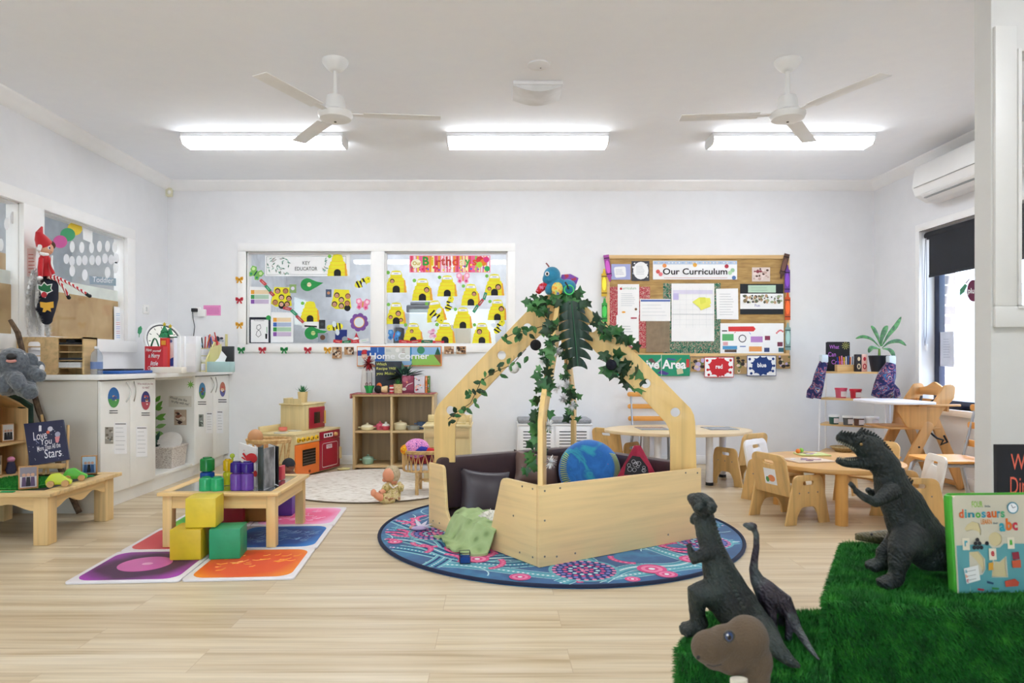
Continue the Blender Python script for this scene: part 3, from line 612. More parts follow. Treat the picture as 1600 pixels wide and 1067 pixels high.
for x,y,r,cc in((955,205,34,'e03a4a'),(985,225,30,'f08a30'),(1010,200,26,'e83f8a'),(950,245,26,'b8d93a'),(1018,280,24,'2fa35a')):s.disc(*G5(x,y),r*.178,c_(cc),k=.5)
s.disc(*G5(395,235),8,c_('f3efd0'),7);s.text('Our',*[G5(365,0)[0],G5(440,0)[0],G5(0,215)[1],G5(0,250)[1]],c_('c8b04a'),.03);s.done('birthdays_banner','multicoloured Birthdays banner with balloons at the top of the right pane','banner')
def bow(px,py,col,label,r=6.):
 s=V(.016);c=c_(col);d=c_(shade(col,.72))
 q=[(0,-1.5),(2.6,-4.6),(6,-5),(6.4,-1.5),(5.4,1.2),(2.5,.8),(4.8,5.5),(2.4,5.8),(.6,1.6)];k=r/6.4
 s.base([(px+x*k,py+y*k) for x,y in q]+[(px-x*k,py+y*k) for x,y in reversed(q[1:])],c,.004)
 for sx in(1,-1):s.poly([(px+sx*1.6*k,py-1*k),(px+sx*4.8*k,py-3.2*k),(px+sx*4.8*k,py-.6*k)],d)
 s.disc(px,py-.5*k,1.5*k,d);return s.done('ribbon_bow',label,'bow','bows around the window frame')
for px,py,col,lab in((374,437,'dc9f22','gold bow, uppermost on the left side of the window frame'),(374,469,'c22a3e','red bow between two gold bows on the left side of the window frame'),(374,508,'dc9f22','gold bow, lower one on the left side of the window frame'),(377,547,'14803f','green bow at the bottom left corner of the window frame'),(410,547,'c22a3e','red bow under the small whiteboard'),(444,547,'14803f','green bow on the sill between two red bows'),(481,547,'c22a3e','red bow on the sill under the middle beehive of the left pane'),(512,547,'dc9f22','gold bow on the sill next to the first small photo'),):
 bow(px,py,col,lab)
def photo(x0,y0,x1,y1,lab,seed,cols=('b58a63','3b2d2a','d8c8b4','7a5a45'),off=.018,group='small activity photos',name='activity_photo'):
 s=V(off);s.base([(x0,y0),(x1,y0),(x1,y1),(x0,y1)],c_(cols[0]));s.blobs(x0,y0,x1,y1,16,[c_(h) for h in cols[1:]],1.2,(x1-x0)*.16,seed);return s.done(name,lab,'photo',group)
photo(519,542,534,560,'tall photo of children on the sill beside the gold bow',1);photo(538,542,553,554,'small photo of children left of the Home Corner banner',2);photo(694,541,709,553,'small photo of children just right of the Home Corner banner',3);photo(713,541,728,553,'small photo of a child, rightmost below the window',4)
H=lambda x,y:(550+x*.1031,530+y*.1031)
s=V(.020);s.base([H(75,105),H(1360,105),H(1360,405),H(75,410)],c_('e58a3c'));s.poly([H(85,118),H(1345,118),H(1345,392),H(85,398)],c_('8fb4d8'))
for x0,x1,cc in((85,280,'e8ecf0'),(280,495,'2d62b4'),(495,880,'d9dcd8'),(880,905,'2f86b8')):s.poly([H(x0,118),H(x1,118),H(x1,330),H(x0,330)],c_(cc))
s.poly([H(85,170),H(280,170),H(280,250),H(85,250)],c_('2d4fa0'));s.poly([H(85,250),H(350,250),H(350,395),H(85,395)],c_('cfd5d6'));s.poly([H(905,118),H(1345,118),H(1345,240),H(905,240)],c_('8db8e2'));s.poly([H(905,240),H(1345,230),H(1345,392),H(905,392)],c_('8fc05a'));s.disc(*H(1045,165),6,c_('3f8f6a'));s.poly([H(1240,240),H(1345,230),H(1345,380)],c_('8a5a3a'));s.poly([H(1300,115),H(1255,235),H(1345,235)],c_('1f5a45'))
s.poly([H(385,125),H(400,125),H(400,200),H(385,200)],c_('7fb0e0'));s.lines(603,613,545,550,3,GRY,.5);s.lines(628,634,544,552,3,c_('8a4a50'),.6);s.disc(*H(690,165),3.4,c_('f0f0ee'))
s.text('Home Corner',*[H(270,0)[0],H(1170,0)[0],H(0,205)[1],H(0,300)[1]],PAPER,.02);s.disc(*H(190,250),4.5,c_('e8b9a0'));s.disc(*H(195,175),4.5,c_('c02a3c'),4.5*.4);s.done('home_corner_banner','Home Corner banner with a park picture and orange border above the play shelf','banner')
CK=mottled('cork_board',[(.3,'9c7a4c'),(.55,'b39159'),(.75,'c4a46e')],8,.8,5,.2,(1,1,6));KB=lambda x,y:(930+x*.2062,380+y*.2062)
t=thing('pinboard','large brown pinboard with a pine frame titled Our Curriculum','pinboard',(bx(1087),YB-.02,bz(556)))
b=MB();b.box(bx(949),bx(1227),YB-.014,YB,bz(554),bz(400),CK);b.build('backing_board',t)
for q in((bx(946),bx(1232),bz(405),bz(399)),(bx(946),bx(1232),bz(557),bz(552)),(bx(946),bx(952),bz(552),bz(405)),(bx(1226),bx(1232),bz(552),bz(405))):
 b=MB();b.box(q[0],q[1],YB-.026,YB,q[2],q[3],wood('dbb781','x',.08),.003);b.build('frame_rail',t)
def pin(pts,col,label,cat='notice',name='pinned_sheet',off=.016,group=None,draw=None):
 s=V(off);s.base([KB(*p) for p in pts],col if not isinstance(col,str) else c_(col))
 if draw:draw(s)
 return s.done(name,label,cat,group)
def R4(x0,y0,x1,y1):return[(x0,y0),(x1,y0),(x1,y1),(x0,y1)]
PAIS=mottled('red_paisley_fabric',[(.35,'a02838'),(.5,'c04a55'),(.56,'d9c2b8'),(.62,'a02838')],32,.9,1,2.5);GPAIS=mottled('green_paisley_fabric',[(.35,'1d5a4a'),(.5,'2f7a60'),(.56,'d3cdb4'),(.6,'8a3a40'),(.66,'1d5a4a')],36,.9,1,2.5)
pin(R4(90,330,415,795),PAIS,'red paisley fabric panel pinned at the left of the board','fabric','paisley_fabric',.017);pin(R4(515,303,950,838),GPAIS,'green paisley fabric panel pinned at the middle of the board','fabric','paisley_fabric',.017)
def d(s):
 s.poly([KB(x,y) for x,y in R4(440,135,1075,160)],c_('b9cbe2'));rr=random.Random(9)
 for i in range(24):s.disc(*KB(455+i*26,148),1.2,c_(rr.choice(['e9eef6','9fb8d8','f3dfc8'])),k=.2,n=7)
 for x,y,cc in((525,170,'eb9a5a'),(475,215,'d9605a'),(495,235,'e37f8a'),(755,165,'eab04a'),(995,175,'b8384a'),(1040,205,'9fc9a0'),(1020,225,'b5d8b0'),(1050,262,'5a7fb8')):s.disc(*KB(x,y),3.2,c_(cc),k=.5)
 s.text('Our Curriculum',*[KB(512,0)[0],KB(1000,0)[0],KB(0,190)[1],KB(0,238)[1]],BLK,.015)
 s.lines(KB(520,0)[0],KB(1000,0)[0],KB(0,258)[1],KB(0,266)[1],1,c_('e2b8b0'),.8,rag=0)
pin(R4(437,133,1075,275),PAPER,'Our Curriculum title banner with fruit motifs on the pinboard','banner','title_banner',.020,draw=d)
def d(s):s.poly([KB(*p) for p in rpoly([(140,180,15),(230,175,15),(235,255,15),(150,262,15)])],PAPER);s.lines(*[KB(155,0)[0],KB(225,0)[0],KB(0,195)[1],KB(0,240)[1]],4,c_('8f93b8'),.4)
pin(R4(122,158,268,276),'a9b0dc','small lilac bordered card at the top left of the pinboard','card','bordered_card',.018,'bordered cards',d)
def d(s):s.blobs(*KB(278,138),*KB(408,282),26,[PAPER,GRY,BLK],.7,1.6,4);s.disc(*KB(345,208),12,PAPER,13.8,k=8);s.lines(*[KB(310,0)[0],KB(380,0)[0],KB(0,170)[1],KB(0,240)[1]],6,c_('9aa0aa'),.4)
pin(R4(275,135,410,285),'4a4c55','round white text card with a black patterned border on the pinboard','card','bordered_card',.018,'bordered cards',d)
def d(s):s.text('Curriculum',*[KB(190,0)[0],KB(310,0)[0],KB(0,330)[1],KB(0,350)[1]],c_('7fb08a'));s.lines(*[KB(195,0)[0],KB(315,0)[0],KB(0,375)[1],KB(0,480)[1]],7,LGR,1);s.disc(*KB(195,345),1.8,RED);s.disc(*KB(215,522),3,ORG,1.4);s.disc(*KB(308,500),2,BRN)
pin(R4(170,310,333,545),PAPER,'green titled white sheet, upper left on the red fabric',off=.020,group='white sheets on the pinboard',draw=d)
def d(s):s.lines(*[KB(185,0)[0],KB(300,0)[0],KB(0,620)[1],KB(0,680)[1]],3,GRY,.6);s.rect(*KB(270,562),*KB(315,572),c_('b03a50'))
pin(R4(160,545,330,778),PAPER,'mostly blank white sheet, lower left on the red fabric',off=.020,group='white sheets on the pinboard',draw=d)
def d(s):s.rect(*KB(345,428),*KB(568,442),c_('5a72b8'));s.lines(*[KB(355,0)[0],KB(560,0)[0],KB(0,455)[1],KB(0,560)[1]],4,LGR,.7)
pin(R4(340,422,570,590),PAPER,'landscape white sheet with a blue header beside the red fabric',off=.024,group='white sheets on the pinboard',draw=d)
pin(R4(385,590,565,825),clearplastic('d9c9b0',.35),'clear plastic sleeve hanging under the landscape sheet','plastic sleeve','plastic_sleeve',.024)
def d(s):
 s.rect(*KB(590,355),*KB(890,385),c_('dcd9ee'));s.rect(*KB(590,380),*KB(632,430),c_('c3bce6'))
 for i in range(7):s.line([KB(590+i*50,340),KB(590+i*50,640)],.25,LGR,.3)
 for i in range(7):s.line([KB(590,390+i*38),KB(890,390+i*38)],.25,LGR,.3)
 s.line([KB(580,538),KB(900,538)],.5,GRY)
pin(R4(578,305,902,743),PAPER,'large white planning sheet with a lilac table in the middle of the board',off=.022,group='white sheets on the pinboard',draw=d)
def d(s):s.poly([KB(*p) for p in[(790,410),(835,410),(840,470),(800,480)]],c_('dfe05a'));s.poly([KB(*p) for p in[(780,470),(860,440),(875,480),(800,508)]],c_('e8e668'))
pin([(735,445),(785,412),(870,415),(878,455),(810,505)],'e9ea6a','cluster of yellow sticky notes on the large planning sheet','sticky note','sticky_notes',.026,draw=d)
def d(s):s.lines(*[KB(942,0)[0],KB(1060,0)[0],KB(0,375)[1],KB(0,550)[1]],9,c_('9aa0aa'),.45)
pin([(915,345),(1082,342),(1085,578),(922,575)],PAPER,'white text sheet between the planning sheet and the black poster',off=.020,group='white sheets on the pinboard',draw=d)
def d(s):s.poly([KB(*p) for p in R4(1158,318,1368,374)],c_('b9d6c2'));s.lines(*[KB(1180,0)[0],KB(1350,0)[0],KB(0,330)[1],KB(0,365)[1]],2,c_('8fae9a'),.6);s.poly([KB(*p) for p in R4(1098,382,1425,498)],PAPER);s.blobs(*KB(1100,386),*KB(1424,460),60,[c_(h) for h in('8a7a5a','5a5f4a','c0a080','2b2b2b','9fae8a','d0c0b0')],1.,3.,8);s.text('Fun',*[KB(1208,0)[0],KB(1245,0)[0],KB(0,462)[1],KB(0,482)[1]],c_('5a5aa8'))
pin(R4(1098,308,1425,538),'1e2228','black mounted poster with a photo strip on the right of the pinboard','poster','photo_poster',.020,draw=d)
def d(s):s.blobs(*KB(1192,188),*KB(1322,285),24,[c_(h) for h in('c8a9a0','8a3a48','5a4038','ecdcd8')],1.2,3.,11)
pin(R4(1188,183,1325,290),'e0d0c8','small photo of children pinned above the black poster','photo','activity_photo',.020,draw=d)
def d(s):
 s.poly([KB(*p) for p in[(1008,632),(1200,630),(1215,650),(1200,668),(1010,668)]],c_('d83a3c'));s.ring(*KB(1115,722),6.2,1.4,c_('4a4a58'),n=12);s.rect(*KB(960,660),*KB(1000,668),BLK)
 for x0,y0,x1,y1,cc in((962,688,1048,738,'5fb070'),(1178,706,1268,750,'b98acb'),(1165,782,1262,820,'e9a060'),(965,778,1075,804,'4f96c8'),(968,748,1005,774,'e0a8b0'),(980,806,1070,826,'5a4a40')):s.rect(*KB(x0,y0),*KB(x1,y1),c_(cc),.4)
 s.line([KB(1052,680),KB(1065,672)],.8,RED);s.line([KB(1165,675),KB(1178,690)],.8,BLU);s.line([KB(1095,782),KB(1140,782)],1.4,c_('2a5fb0'))
pin(R4(948,606,1276,834),PAPER,'white infographic poster with coloured boxes and a red arrow','poster','infographic_poster',.024,draw=d)
def d(s):
 for x,y,cc in((1305,718,'8a3a58'),(1400,765,'7a3a50'),(1300,808,'3a4a7a'),(1408,808,'3a6a7a')):s.rect(*KB(x-20,y-16),*KB(x+20,y+16),c_(cc),.4)
 for k in range(6):s.disc(*KB(1375+k*9,680-20*math.sin(k*.5)),1.4,c_('d87a80'),k=.2)
pin(R4(1272,606,1428,838),PAPER,'white leaflet with four small dark photos at the bottom right of the board','leaflet','leaflet',.022,draw=d)
def d(s):
 for pts,cc in(([(400,880),(430,870),(500,950),(480,960)],'6b4a50'),([(430,930),(500,870),(500,885),(445,945)],'cfd2d8'),([(545,870),(610,876),(605,888),(545,882)],'4a5a9a'),([(610,905),(650,868),(655,875),(620,915)],'8a8f5a'),([(500,960),(560,985),(540,1000),(470,985)],'4a3f8a'),([(690,878),(712,878),(712,940),(690,940)],'c83a3a'),([(615,955),(660,945),(668,985),(622,995)],'c9c4a0')):s.poly([KB(*p) for p in pts],c_(cc))
 s.text('Creative Area',*[KB(175,0)[0],KB(688,0)[0],KB(0,882)[1],KB(0,952)[1]],PAPER,.03);s.line([KB(501,845),KB(501,1003)],.5,PAPER)
pin(R4(160,845,716,1006),'1f8f6a','green Creative Area banner partly behind the ivy covered arch','banner','creative_area_banner',.028,draw=d)
rr=random.Random(2)
for x,lab,cc,tx in((940,'red colour splat sign with the word red under the pinboard','c8222c','red'),(1262,'blue colour splat sign with the word blue under the pinboard','1c3a7a','blue')):
 w=113;x0,x1=x-w,x+w-4;y0,y1=862,1016
 if tx=='blue':y0,y1=850,1006
 def d(s):
  s.poly([KB(*p) for p in R4(x0+4,y0+5,x1-4,y1-5)],PAPER);cy=(y0+y1)/2;n=44
  s.poly([KB(x+76*(1.18 if k%4==0 else(.9+.12*rr.random()))*math.cos(2*PI*k/n)*1.02,cy+70*(1.1 if k%4==0 else(.9+.12*rr.random()))*math.sin(2*PI*k/n)) for k in range(n)],c_(cc))
  for qx,qy in((-92,-50),(-88,20),(-80,58),(86,-52),(84,40),(92,0)):s.disc(*KB(x+qx,cy+qy),2.1,c_(cc),k=.5)
  s.text(tx,*[KB(x-28-(6 if tx=='blue' else 0),0)[0],KB(x+24+(10 if tx=='blue' else 0),0)[0],KB(0,cy-22)[1],KB(0,cy+12)[1]],PAPER,.03)
 pin(R4(x0,y0,x1,y1),c_(cc),lab,'sign','colour_sign',.030,'colour splat signs',d)
for x0,y0,x1,y1,lab,sd in((722,862,842,972,'photo of a painting child between the green banner and the red sign',21),(1055,852,1160,990,'photo of a dark haired child between the red and blue signs',22),(1368,850,1478,950,'photo of a child at a table, rightmost under the pinboard',23)):
 p,q=KB(x0,y0),KB(x1,y1);photo(p[0],p[1],q[0],q[1],lab,sd,('a98a5c','2d2422','b8a8d0','d8bfa8','5f6a3c'),.026,'photos under the pinboard')
def crayon(x,y0,y1,col,dark,label,rot=0.,flip=False):
 s=V(.030);w=4.3;cy=(y0+y1)/2;L=(y1-y0)/2;cr,sr=math.cos(rot),math.sin(rot);fl=-1 if flip else 1
 Rr=lambda a,b_:(x+a*cr-fl*b_*sr,cy+a*sr+fl*b_*cr)
 s.base([Rr(*p) for p in[(-w,L),(w,L),(w,-L+8),(w*.55,-L+7),(1.2,-L),(-1.2,-L),(-w*.55,-L+7),(-w,-L+8)]],c_(col),.003)
 for yy in(-L+11,L-6):s.poly([Rr(-w,yy),Rr(w,yy),Rr(w,yy+1.6),Rr(-w,yy+1.6)],c_(dark))
 s.poly([Rr(a,b_) for a,b_ in circ(0,2,w*.75,L*.5,14)],c_(shade(col,1.35)));s.done('crayon_cutout',label,'paper cutout','paper crayons beside the pinboard')
crayon(950,398,440,'a04a9a','4a2050','upside down magenta paper crayon at the top left corner of the pinboard',-.15,True);crayon(944,420,463,'d9b53a','6b4a1a','yellow paper crayon on the left edge of the pinboard');crayon(944.5,466,503,'3fa04a','1d5a2a','green paper crayon, lowest on the left edge of the pinboard')
crayon(1225,396,436,'5a4038','2a1a18','upside down brown paper crayon at the top right corner of the pinboard',.25,True);crayon(1230,414,457,'6a3f9a','2a1a48','purple paper crayon on the right edge of the pinboard');crayon(1230.5,457,500,'d0582a','6b2a1a','orange paper crayon on the right edge of the pinboard');crayon(1231,504,547,'8aa8a4','3a5a58','grey green paper crayon, lowest on the right edge of the pinboard')
# LEFT SIDE: COUNTER AND WHAT STANDS ON IT
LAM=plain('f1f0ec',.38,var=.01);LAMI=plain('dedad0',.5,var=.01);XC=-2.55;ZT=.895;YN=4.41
t=thing('counter_cabinet','white laminate storage counter along the left wall with an open niche','cabinet',(-2.84,5.47,0))
b=MB();b.box(XL+.001,XC-.045,YN+.03,YB-.002,0,.10,LAM);b.build('plinth',t)
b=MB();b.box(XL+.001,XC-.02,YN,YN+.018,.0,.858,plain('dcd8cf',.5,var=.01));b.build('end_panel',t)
b=MB()
for y in(5.12,5.80):b.box(XL+.001,XC-.004,y-.009,y+.009,.10,.858,LAM)
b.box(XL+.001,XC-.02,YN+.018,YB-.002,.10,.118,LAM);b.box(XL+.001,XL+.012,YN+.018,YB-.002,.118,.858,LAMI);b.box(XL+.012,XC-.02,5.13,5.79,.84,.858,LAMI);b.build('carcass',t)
hm=plain('b9b6b0',.3,.8,var=.01)
for i,(y0,y1) in enumerate(((YN,4.763),(4.767,5.118),(5.802,6.168),(6.172,YB-.004))):
 b=MB();b.box(XC-.018,XC,y0,y1,.105,.852,LAM,.002);dr=b.build('door',t)
 yh=y1-.05 if i%2==0 else y0+.05;sg=1 if i%2==0 else-1
 b=MB();b.tube([(XC+.0+.022*math.sin(PI*k/8),yh-sg*.0+sg*.018*math.sin(PI*k/8),.60+.14*k/8+.10) for k in range(9)],.004,hm,8);b.build('handle',dr)
b=MB();b.plate([rpoly([(XL,YN-.02),(XC+.035,YN-.02,.06),(XC+.035,YB),(XL,YB)])],.035,plain('f5f5f4',.3,var=.004),T(0,0,ZT-.0175),.004);tag(b.build('worktop'),'white rounded laminate worktop of the long counter on the left','worktop')
def D(off=.001):return Sheet((XC+off,5.2,.5),(0,1,0),(0,0,1))
def Dq(x,y):return(140+x*.3187,460+y*.3187)
def round_sticker(x,y,rx,ry,c1,c2,lab,seed):
 s=D();px,py=Dq(x,y);s.base(circ(px,py,rx*.3187,ry*.3187,24),c_(c1),.0006);s.poly(circ(px,py,rx*.3187,ry*.3187,12,.15,PI-.15),c_(c2));s.blobs(px-rx*.2,py-ry*.2,px+rx*.2,py+ry*.2,7,[c_(h) for h in('c8504a','d9b08a','e8e0d8','3a5a9a','8a5a3a')],1.,2.6,seed)
 s.lines(px-7,px+7,py+ry*.3187+3,py+ry*.3187+10,2,c_('3a3a40'),1.3,rag=.1);return s.done('round_sticker',lab,'sticker','round picture stickers')
round_sticker(118,505,28,50,'2f6fb0','4f9a4f','round blue and green picture sticker on the nearest counter door',1);round_sticker(275,520,22,46,'3a3a78','b04a58','round dark purple picture sticker on the second counter door',2)
round_sticker(552,472,16,40,'4a8ab8','5a9a5a','small round blue picture sticker on the third counter door',3);round_sticker(652,465,14,36,'b8705a','5a5a9a','small round reddish picture sticker on the farthest counter door',4)
def dsheet(x0,y0,x1,y1,lab,cat='notice',name='door_notice',col=PAPER,n=6,ph=None):
 s=D();p,q=Dq(x0,y0),Dq(x1,y1);s.base(R4(*p,*q),col,.0006)
 if ph:s.blobs(*p,*q,12,[c_(h) for h in ph],1,2.6,5)
 else:s.rect(p[0]+1.5,p[1]+1.5,q[0]-1.5,p[1]+2.8,c_('5a5a60'));s.lines(p[0]+2,q[0]-1,p[1]+5,q[1]-4,n,c_('b5b8bd'),.6)
 return s.done(name,lab,cat,'papers on the counter doors')
dsheet(120,628,182,782,'white notice beside the grey photo on the nearest counter door');dsheet(228,648,282,796,'white notice low on the second counter door');dsheet(570,578,603,680,'white notice on the third counter door');dsheet(622,570,655,680,'white notice on the farthest counter door')
dsheet(75,650,116,732,'small grey photo on the nearest counter door','photo','door_photo',c_('9a958c'),ph=('6a6258','c9c4ba','5a6a78'));dsheet(535,588,558,648,'small grey photo on the third counter door','photo','door_photo',c_('8a918c'),ph=('5a6258','b9c4ba'))
s=D();s.base(R4(214,597,240,607),plain('f0efeb',.4),.0006);s.text('What would you like',214.5,239,598,602,c_('8a3a4a'),rot=0);s.text('to eat?',222,233,603,607,c_('8a3a4a'));s.done('door_lettering','dark red lettering strip at the top of the second counter door','lettering')
def N(off=.0125):return Sheet((XL+off,5.4,.5),(0,1,0),(0,0,1))
xb=XL+.0125
def NP(y,z):return(CX+xb*F/y,CY+(HC-z)*F/y)
def leaf2(s,y,z,L,w,a,m):
 pts=[]
 for k in range(9):
  u=k/8;pts.append((u*L,w*math.sin(PI*u**.8)))
 pts+=[(u,-v) for u,v in reversed(pts[1:-1])];s.poly([NP(y+u*math.cos(a)-v*math.sin(a),z+u*math.sin(a)+v*math.cos(a)) for u,v in pts],m,.5)
s2=Sheet((0,5.789,0));s2 .base(R4(241,625,243.5,688),c_('86a878'),.0004)
for x,y,L,a in((243,640,18,-.9),(243,655,19,-.5),(243,668,18,-.3),(243,682,14,-.2),(243,640,12,-.3),(243,675,15,.3),(243,652,16,.2),(243,628,13,-.9)):
 s2 .poly([(x+u*L*math.cos(a)-v*4*math.sin(a),y+u*L*math.sin(a)+v*4*math.cos(a)) for u,v in[(0,0),(.3,-.8),(.6,-.8),(1,0),(.6,.8),(.3,.8)]],c_('6fb04a' if y<660 else '8cc070'),.4)
s2 .done('leaf_decal','green leafy stem decal inside the counter niche','decal')
s2=Sheet((0,5.79,0),(1,0,0),(0,0,1))
s2 .base(R4(*Dq(415,565),*Dq(475,640)),c_('b8a490'),.001);s2 .blobs(*Dq(417,567),*Dq(473,638),12,[c_(h) for h in('3a2a28','8a5a4a','d8c8b8')],2,4,7);s2 .done('niche_photo','photo of children hanging inside the counter niche','photo')
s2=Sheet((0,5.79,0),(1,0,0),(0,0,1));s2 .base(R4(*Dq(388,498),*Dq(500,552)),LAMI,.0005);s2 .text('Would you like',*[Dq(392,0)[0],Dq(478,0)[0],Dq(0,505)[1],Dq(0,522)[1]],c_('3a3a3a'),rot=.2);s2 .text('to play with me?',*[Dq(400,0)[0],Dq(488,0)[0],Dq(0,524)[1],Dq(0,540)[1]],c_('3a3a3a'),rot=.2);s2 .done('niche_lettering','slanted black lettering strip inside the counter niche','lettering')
s2=Sheet((0,5.79,0),(1,0,0),(0,0,1));cx,cy=Dq(495,442);s2 .base([(cx+(6.5 if k%2==0 else 2.5)*math.cos(k*PI/8),cy+(7 if k%2==0 else 2.5)*math.sin(k*PI/8)) for k in range(16)],c_('8cc860'),.0005);s2 .done('sun_decal','light green star shaped decal at the top of the counter niche','decal')
WK=mottled('whitewashed_wicker',[(.3,'9a8578'),(.45,'d9cfc6'),(.7,'efe9e2')],90,.8,2,1.,(1,1,2.2),.6)
t=thing('wicker_basket','whitewashed wicker basket inside the counter niche','basket',(-2.80,5.42,.118))
def ring_box(b,x0,x1,y0,y1,z0,z1,fl,th,m):
 o=[(x0-fl,y0-fl),(x1+fl,y0-fl),(x1+fl,y1+fl),(x0-fl,y1+fl)];i=[(x0,y0),(x1,y0),(x1,y1),(x0,y1)]
 V_=[Vector((*p,z0)) for p in i]+[Vector((*p,z1)) for p in o]+[Vector((p[0]+th*(1 if p[0]<(x0+x1)/2 else-1),p[1]+th*(1 if p[1]<(y0+y1)/2 else-1),z1)) for p in o]+[Vector((p[0]+th*(1 if p[0]<(x0+x1)/2 else-1),p[1]+th*(1 if p[1]<(y0+y1)/2 else-1),z0+th)) for p in i]
 fs=[(0,1,2,3)]
 for k in range(4):
  l=(k+1)%4;fs+=[(k,l,4+l,4+k),(4+k,4+l,8+l,8+k),(8+k,8+l,12+l,12+k)]
 fs.append((12,13,14,15));b.raw(V_,fs,m)
b=MB();ring_box(b,-2.89,-2.61,5.50,5.74,.1185,.285,.014,.012,WK);b.build('body',t);b=MB();b.tube([(-2.905,5.485,.285),(-2.595,5.485,.285),(-2.595,5.755,.285),(-2.905,5.755,.285),(-2.905,5.485,.285)],.009,WK);b.build('rim',t)
b=MB();b.M=T(-2.68,5.62,.325,rx=.75,ry=.25);b.cyl((0,0,-.006),(0,0,.006),.095,m=plain('e6e1dc',.5),seg=28);tag(b.build('oval_tray'),'pale oval tray leaning on top of the wicker basket','tray')
def leafblade(b,base,tip,w,m,fold=.25,droop=.0,n=6,up=(0,0,1)):
 base,tip=Vector(base),Vector(tip);d=tip-base;L=d.length;d.normalize();u=Vector(up);sd=d.cross(u)
 if sd.length<.05:sd=d.cross(Vector((1,0,0)))
 sd.normalize();nn=sd.cross(d);vs=[];fs=[]
 for i in range(n+1):
  q=i/n;ww=w*math.sin(PI*min(1,.08+.92*q)**.75) if i<n else.0002;c=base+d*(L*q)+Vector((0,0,-droop*q*q));vs+=[c-sd*ww+nn*ww*fold,c,c+sd*ww+nn*ww*fold]
 for i in range(n):
  k=i*3;fs+=[(k,k+1,k+4,k+3),(k+1,k+2,k+5,k+4)]
 b.raw(vs,fs,m,True)
t=thing('basket_plant','dark green leafy artificial sprig behind the wicker basket','plant',(-2.81,5.6,.13));b=MB();rr=random.Random(4)
for k in range(12):
 a=rr.uniform(0,2*PI);e=rr.uniform(.2,1.2);bs=Vector((-2.81,5.60,.27));tp=bs+Vector((math.cos(a)*math.cos(e),math.sin(a)*math.cos(e),math.sin(e)))*rr.uniform(.10,.19)
 if tp.x<-3.1:tp.x=-3.1
 tp.y=min(tp.y,5.77)
 leafblade(b,bs,tp,.03,c_('4f7a66' if k%2 else '2f5546'))
b.build('leaves',t);b=MB();b.cyl((-2.81,5.6,.131),(-2.81,5.6,.28),.006,m=c_('5a4a38'));b.build('stem',t)
OW=wood('d2b383','y',.14);t=thing('file_organiser','light wooden desk file organiser with trays on the near end of the counter','desk organiser',(-2.83,4.5,ZT))
b=MB();x0,x1=-3.10,-2.66
OY=4.44
b.plate([rpoly([(P(27,0,OY).x,ZT,0),(P(70,0,OY).x,ZT),(P(92,0,OY).x,ZT,.02),(P(92,0,OY).x,ZT+.245,.02),(P(27,0,OY).x,ZT+.245)]),rpoly([(P(43,0,OY).x,ZT+.05,.02),(P(64,0,OY).x,ZT+.05,.02),(P(64,0,OY).x,ZT+.215,.02),(P(43,0,OY).x,ZT+.215,.02)])],.012,OW,T(0,OY,0)@UP);b.build('front_panel',t)
b=MB();xa,xz=P(83,0,OY).x,P(131,0,OY).x
b.box(xa,xa+.01,OY+.01,OY+.15,ZT,ZT+.245,OW);b.box(xz-.01,xz,OY+.0,OY+.15,ZT,ZT+.245,OW);b.box(xa,xz,OY+.14,OY+.15,ZT,ZT+.245,OW);b.box(xa,xz,OY,OY+.15,ZT+.235,ZT+.245,OW);b.build('case',t)
for z in(.04,.09,.145,.19):
 b=MB();b.box(xa+.01,xz-.01,OY+.01,OY+.14,ZT+z,ZT+z+.006,OW);b.build('shelf',t)
xq=P(40,0,OY).x
for z in(.06,.12,.18):
 b=MB();b.box(P(27,0,OY).x,xa,OY+.012,OY+.14,ZT+z,ZT+z+.006,OW);b.build('shelf',t)
for z,nm,lab,col in((.196,'black_tray','flat black tray on the top level of the file organiser','1d2026'),(.096,'spiral_notebook','black spiral notebook on the middle level of the file organiser','2a2d33')):
 b=MB();b.box(xa+.02,xz-.015,OY+.0,OY+.13,ZT+z+.001,ZT+z+.014,c_(col),.003);tag(b.build(nm),lab,'stationery')
b=MB();b.box(xa+.07,xz-.07,OY+.02,OY+.12,ZT+.212,ZT+.23,c_('14161a'),.004);tag(b.build('black_wallet'),'small black case on top of the tray in the file organiser','case')
b=MB()
for k in range(7):b.box(xa+.015+.006*(k%3),xz-.02+.003*(k%2),OY-.005+.004*(k%2),OY+.12,ZT+.047+k*.005,ZT+.0505+k*.005,PAPER)
tag(b.build('paper_stack'),'stack of white papers on the lowest level of the file organiser','paper',kind='stuff')
b=MB();b.box(P(46,0,OY).x,P(62,0,OY).x,OY+.03,OY+.13,ZT+.066,ZT+.085,c_('23262c'),.003);tag(b.build('black_tray'),'flat black tray seen through the slot of the file organiser','stationery')
for px,Y,h,col,lab in((141,4.58,.10,'bfe0d4','small clear bottle with a green tint beside the file organiser'),(151,4.50,.185,'e4e9f0','tall clear plastic bottle with a pump cap near the counter end')):
 x=P(px,0,Y).x;t=thing('plastic_bottle',lab,'bottle',(x,Y,ZT),0,'bottles on the counter');r=.036
 b=MB(T(x,Y,ZT));b.lathe([(r*.9,0),(r,.006),(r,h*.65),(r*.8,h*.78),(r*.35,h*.88),(r*.35,h*.93)],clearplastic(col,.25),24);b.build('bottle_body',t)
 b=MB(T(x,Y,ZT));b.lathe([(r*.42,h*.92),(r*.42,h),(.0,h+.002)],c_('eef0f4'),16);b.build('cap',t)
 b=MB(T(x,Y,ZT));b.lathe([(r+.0006,h*.2),(r+.0006,h*.45)],c_('6f86b8'),24);b.build('paper_label',t)
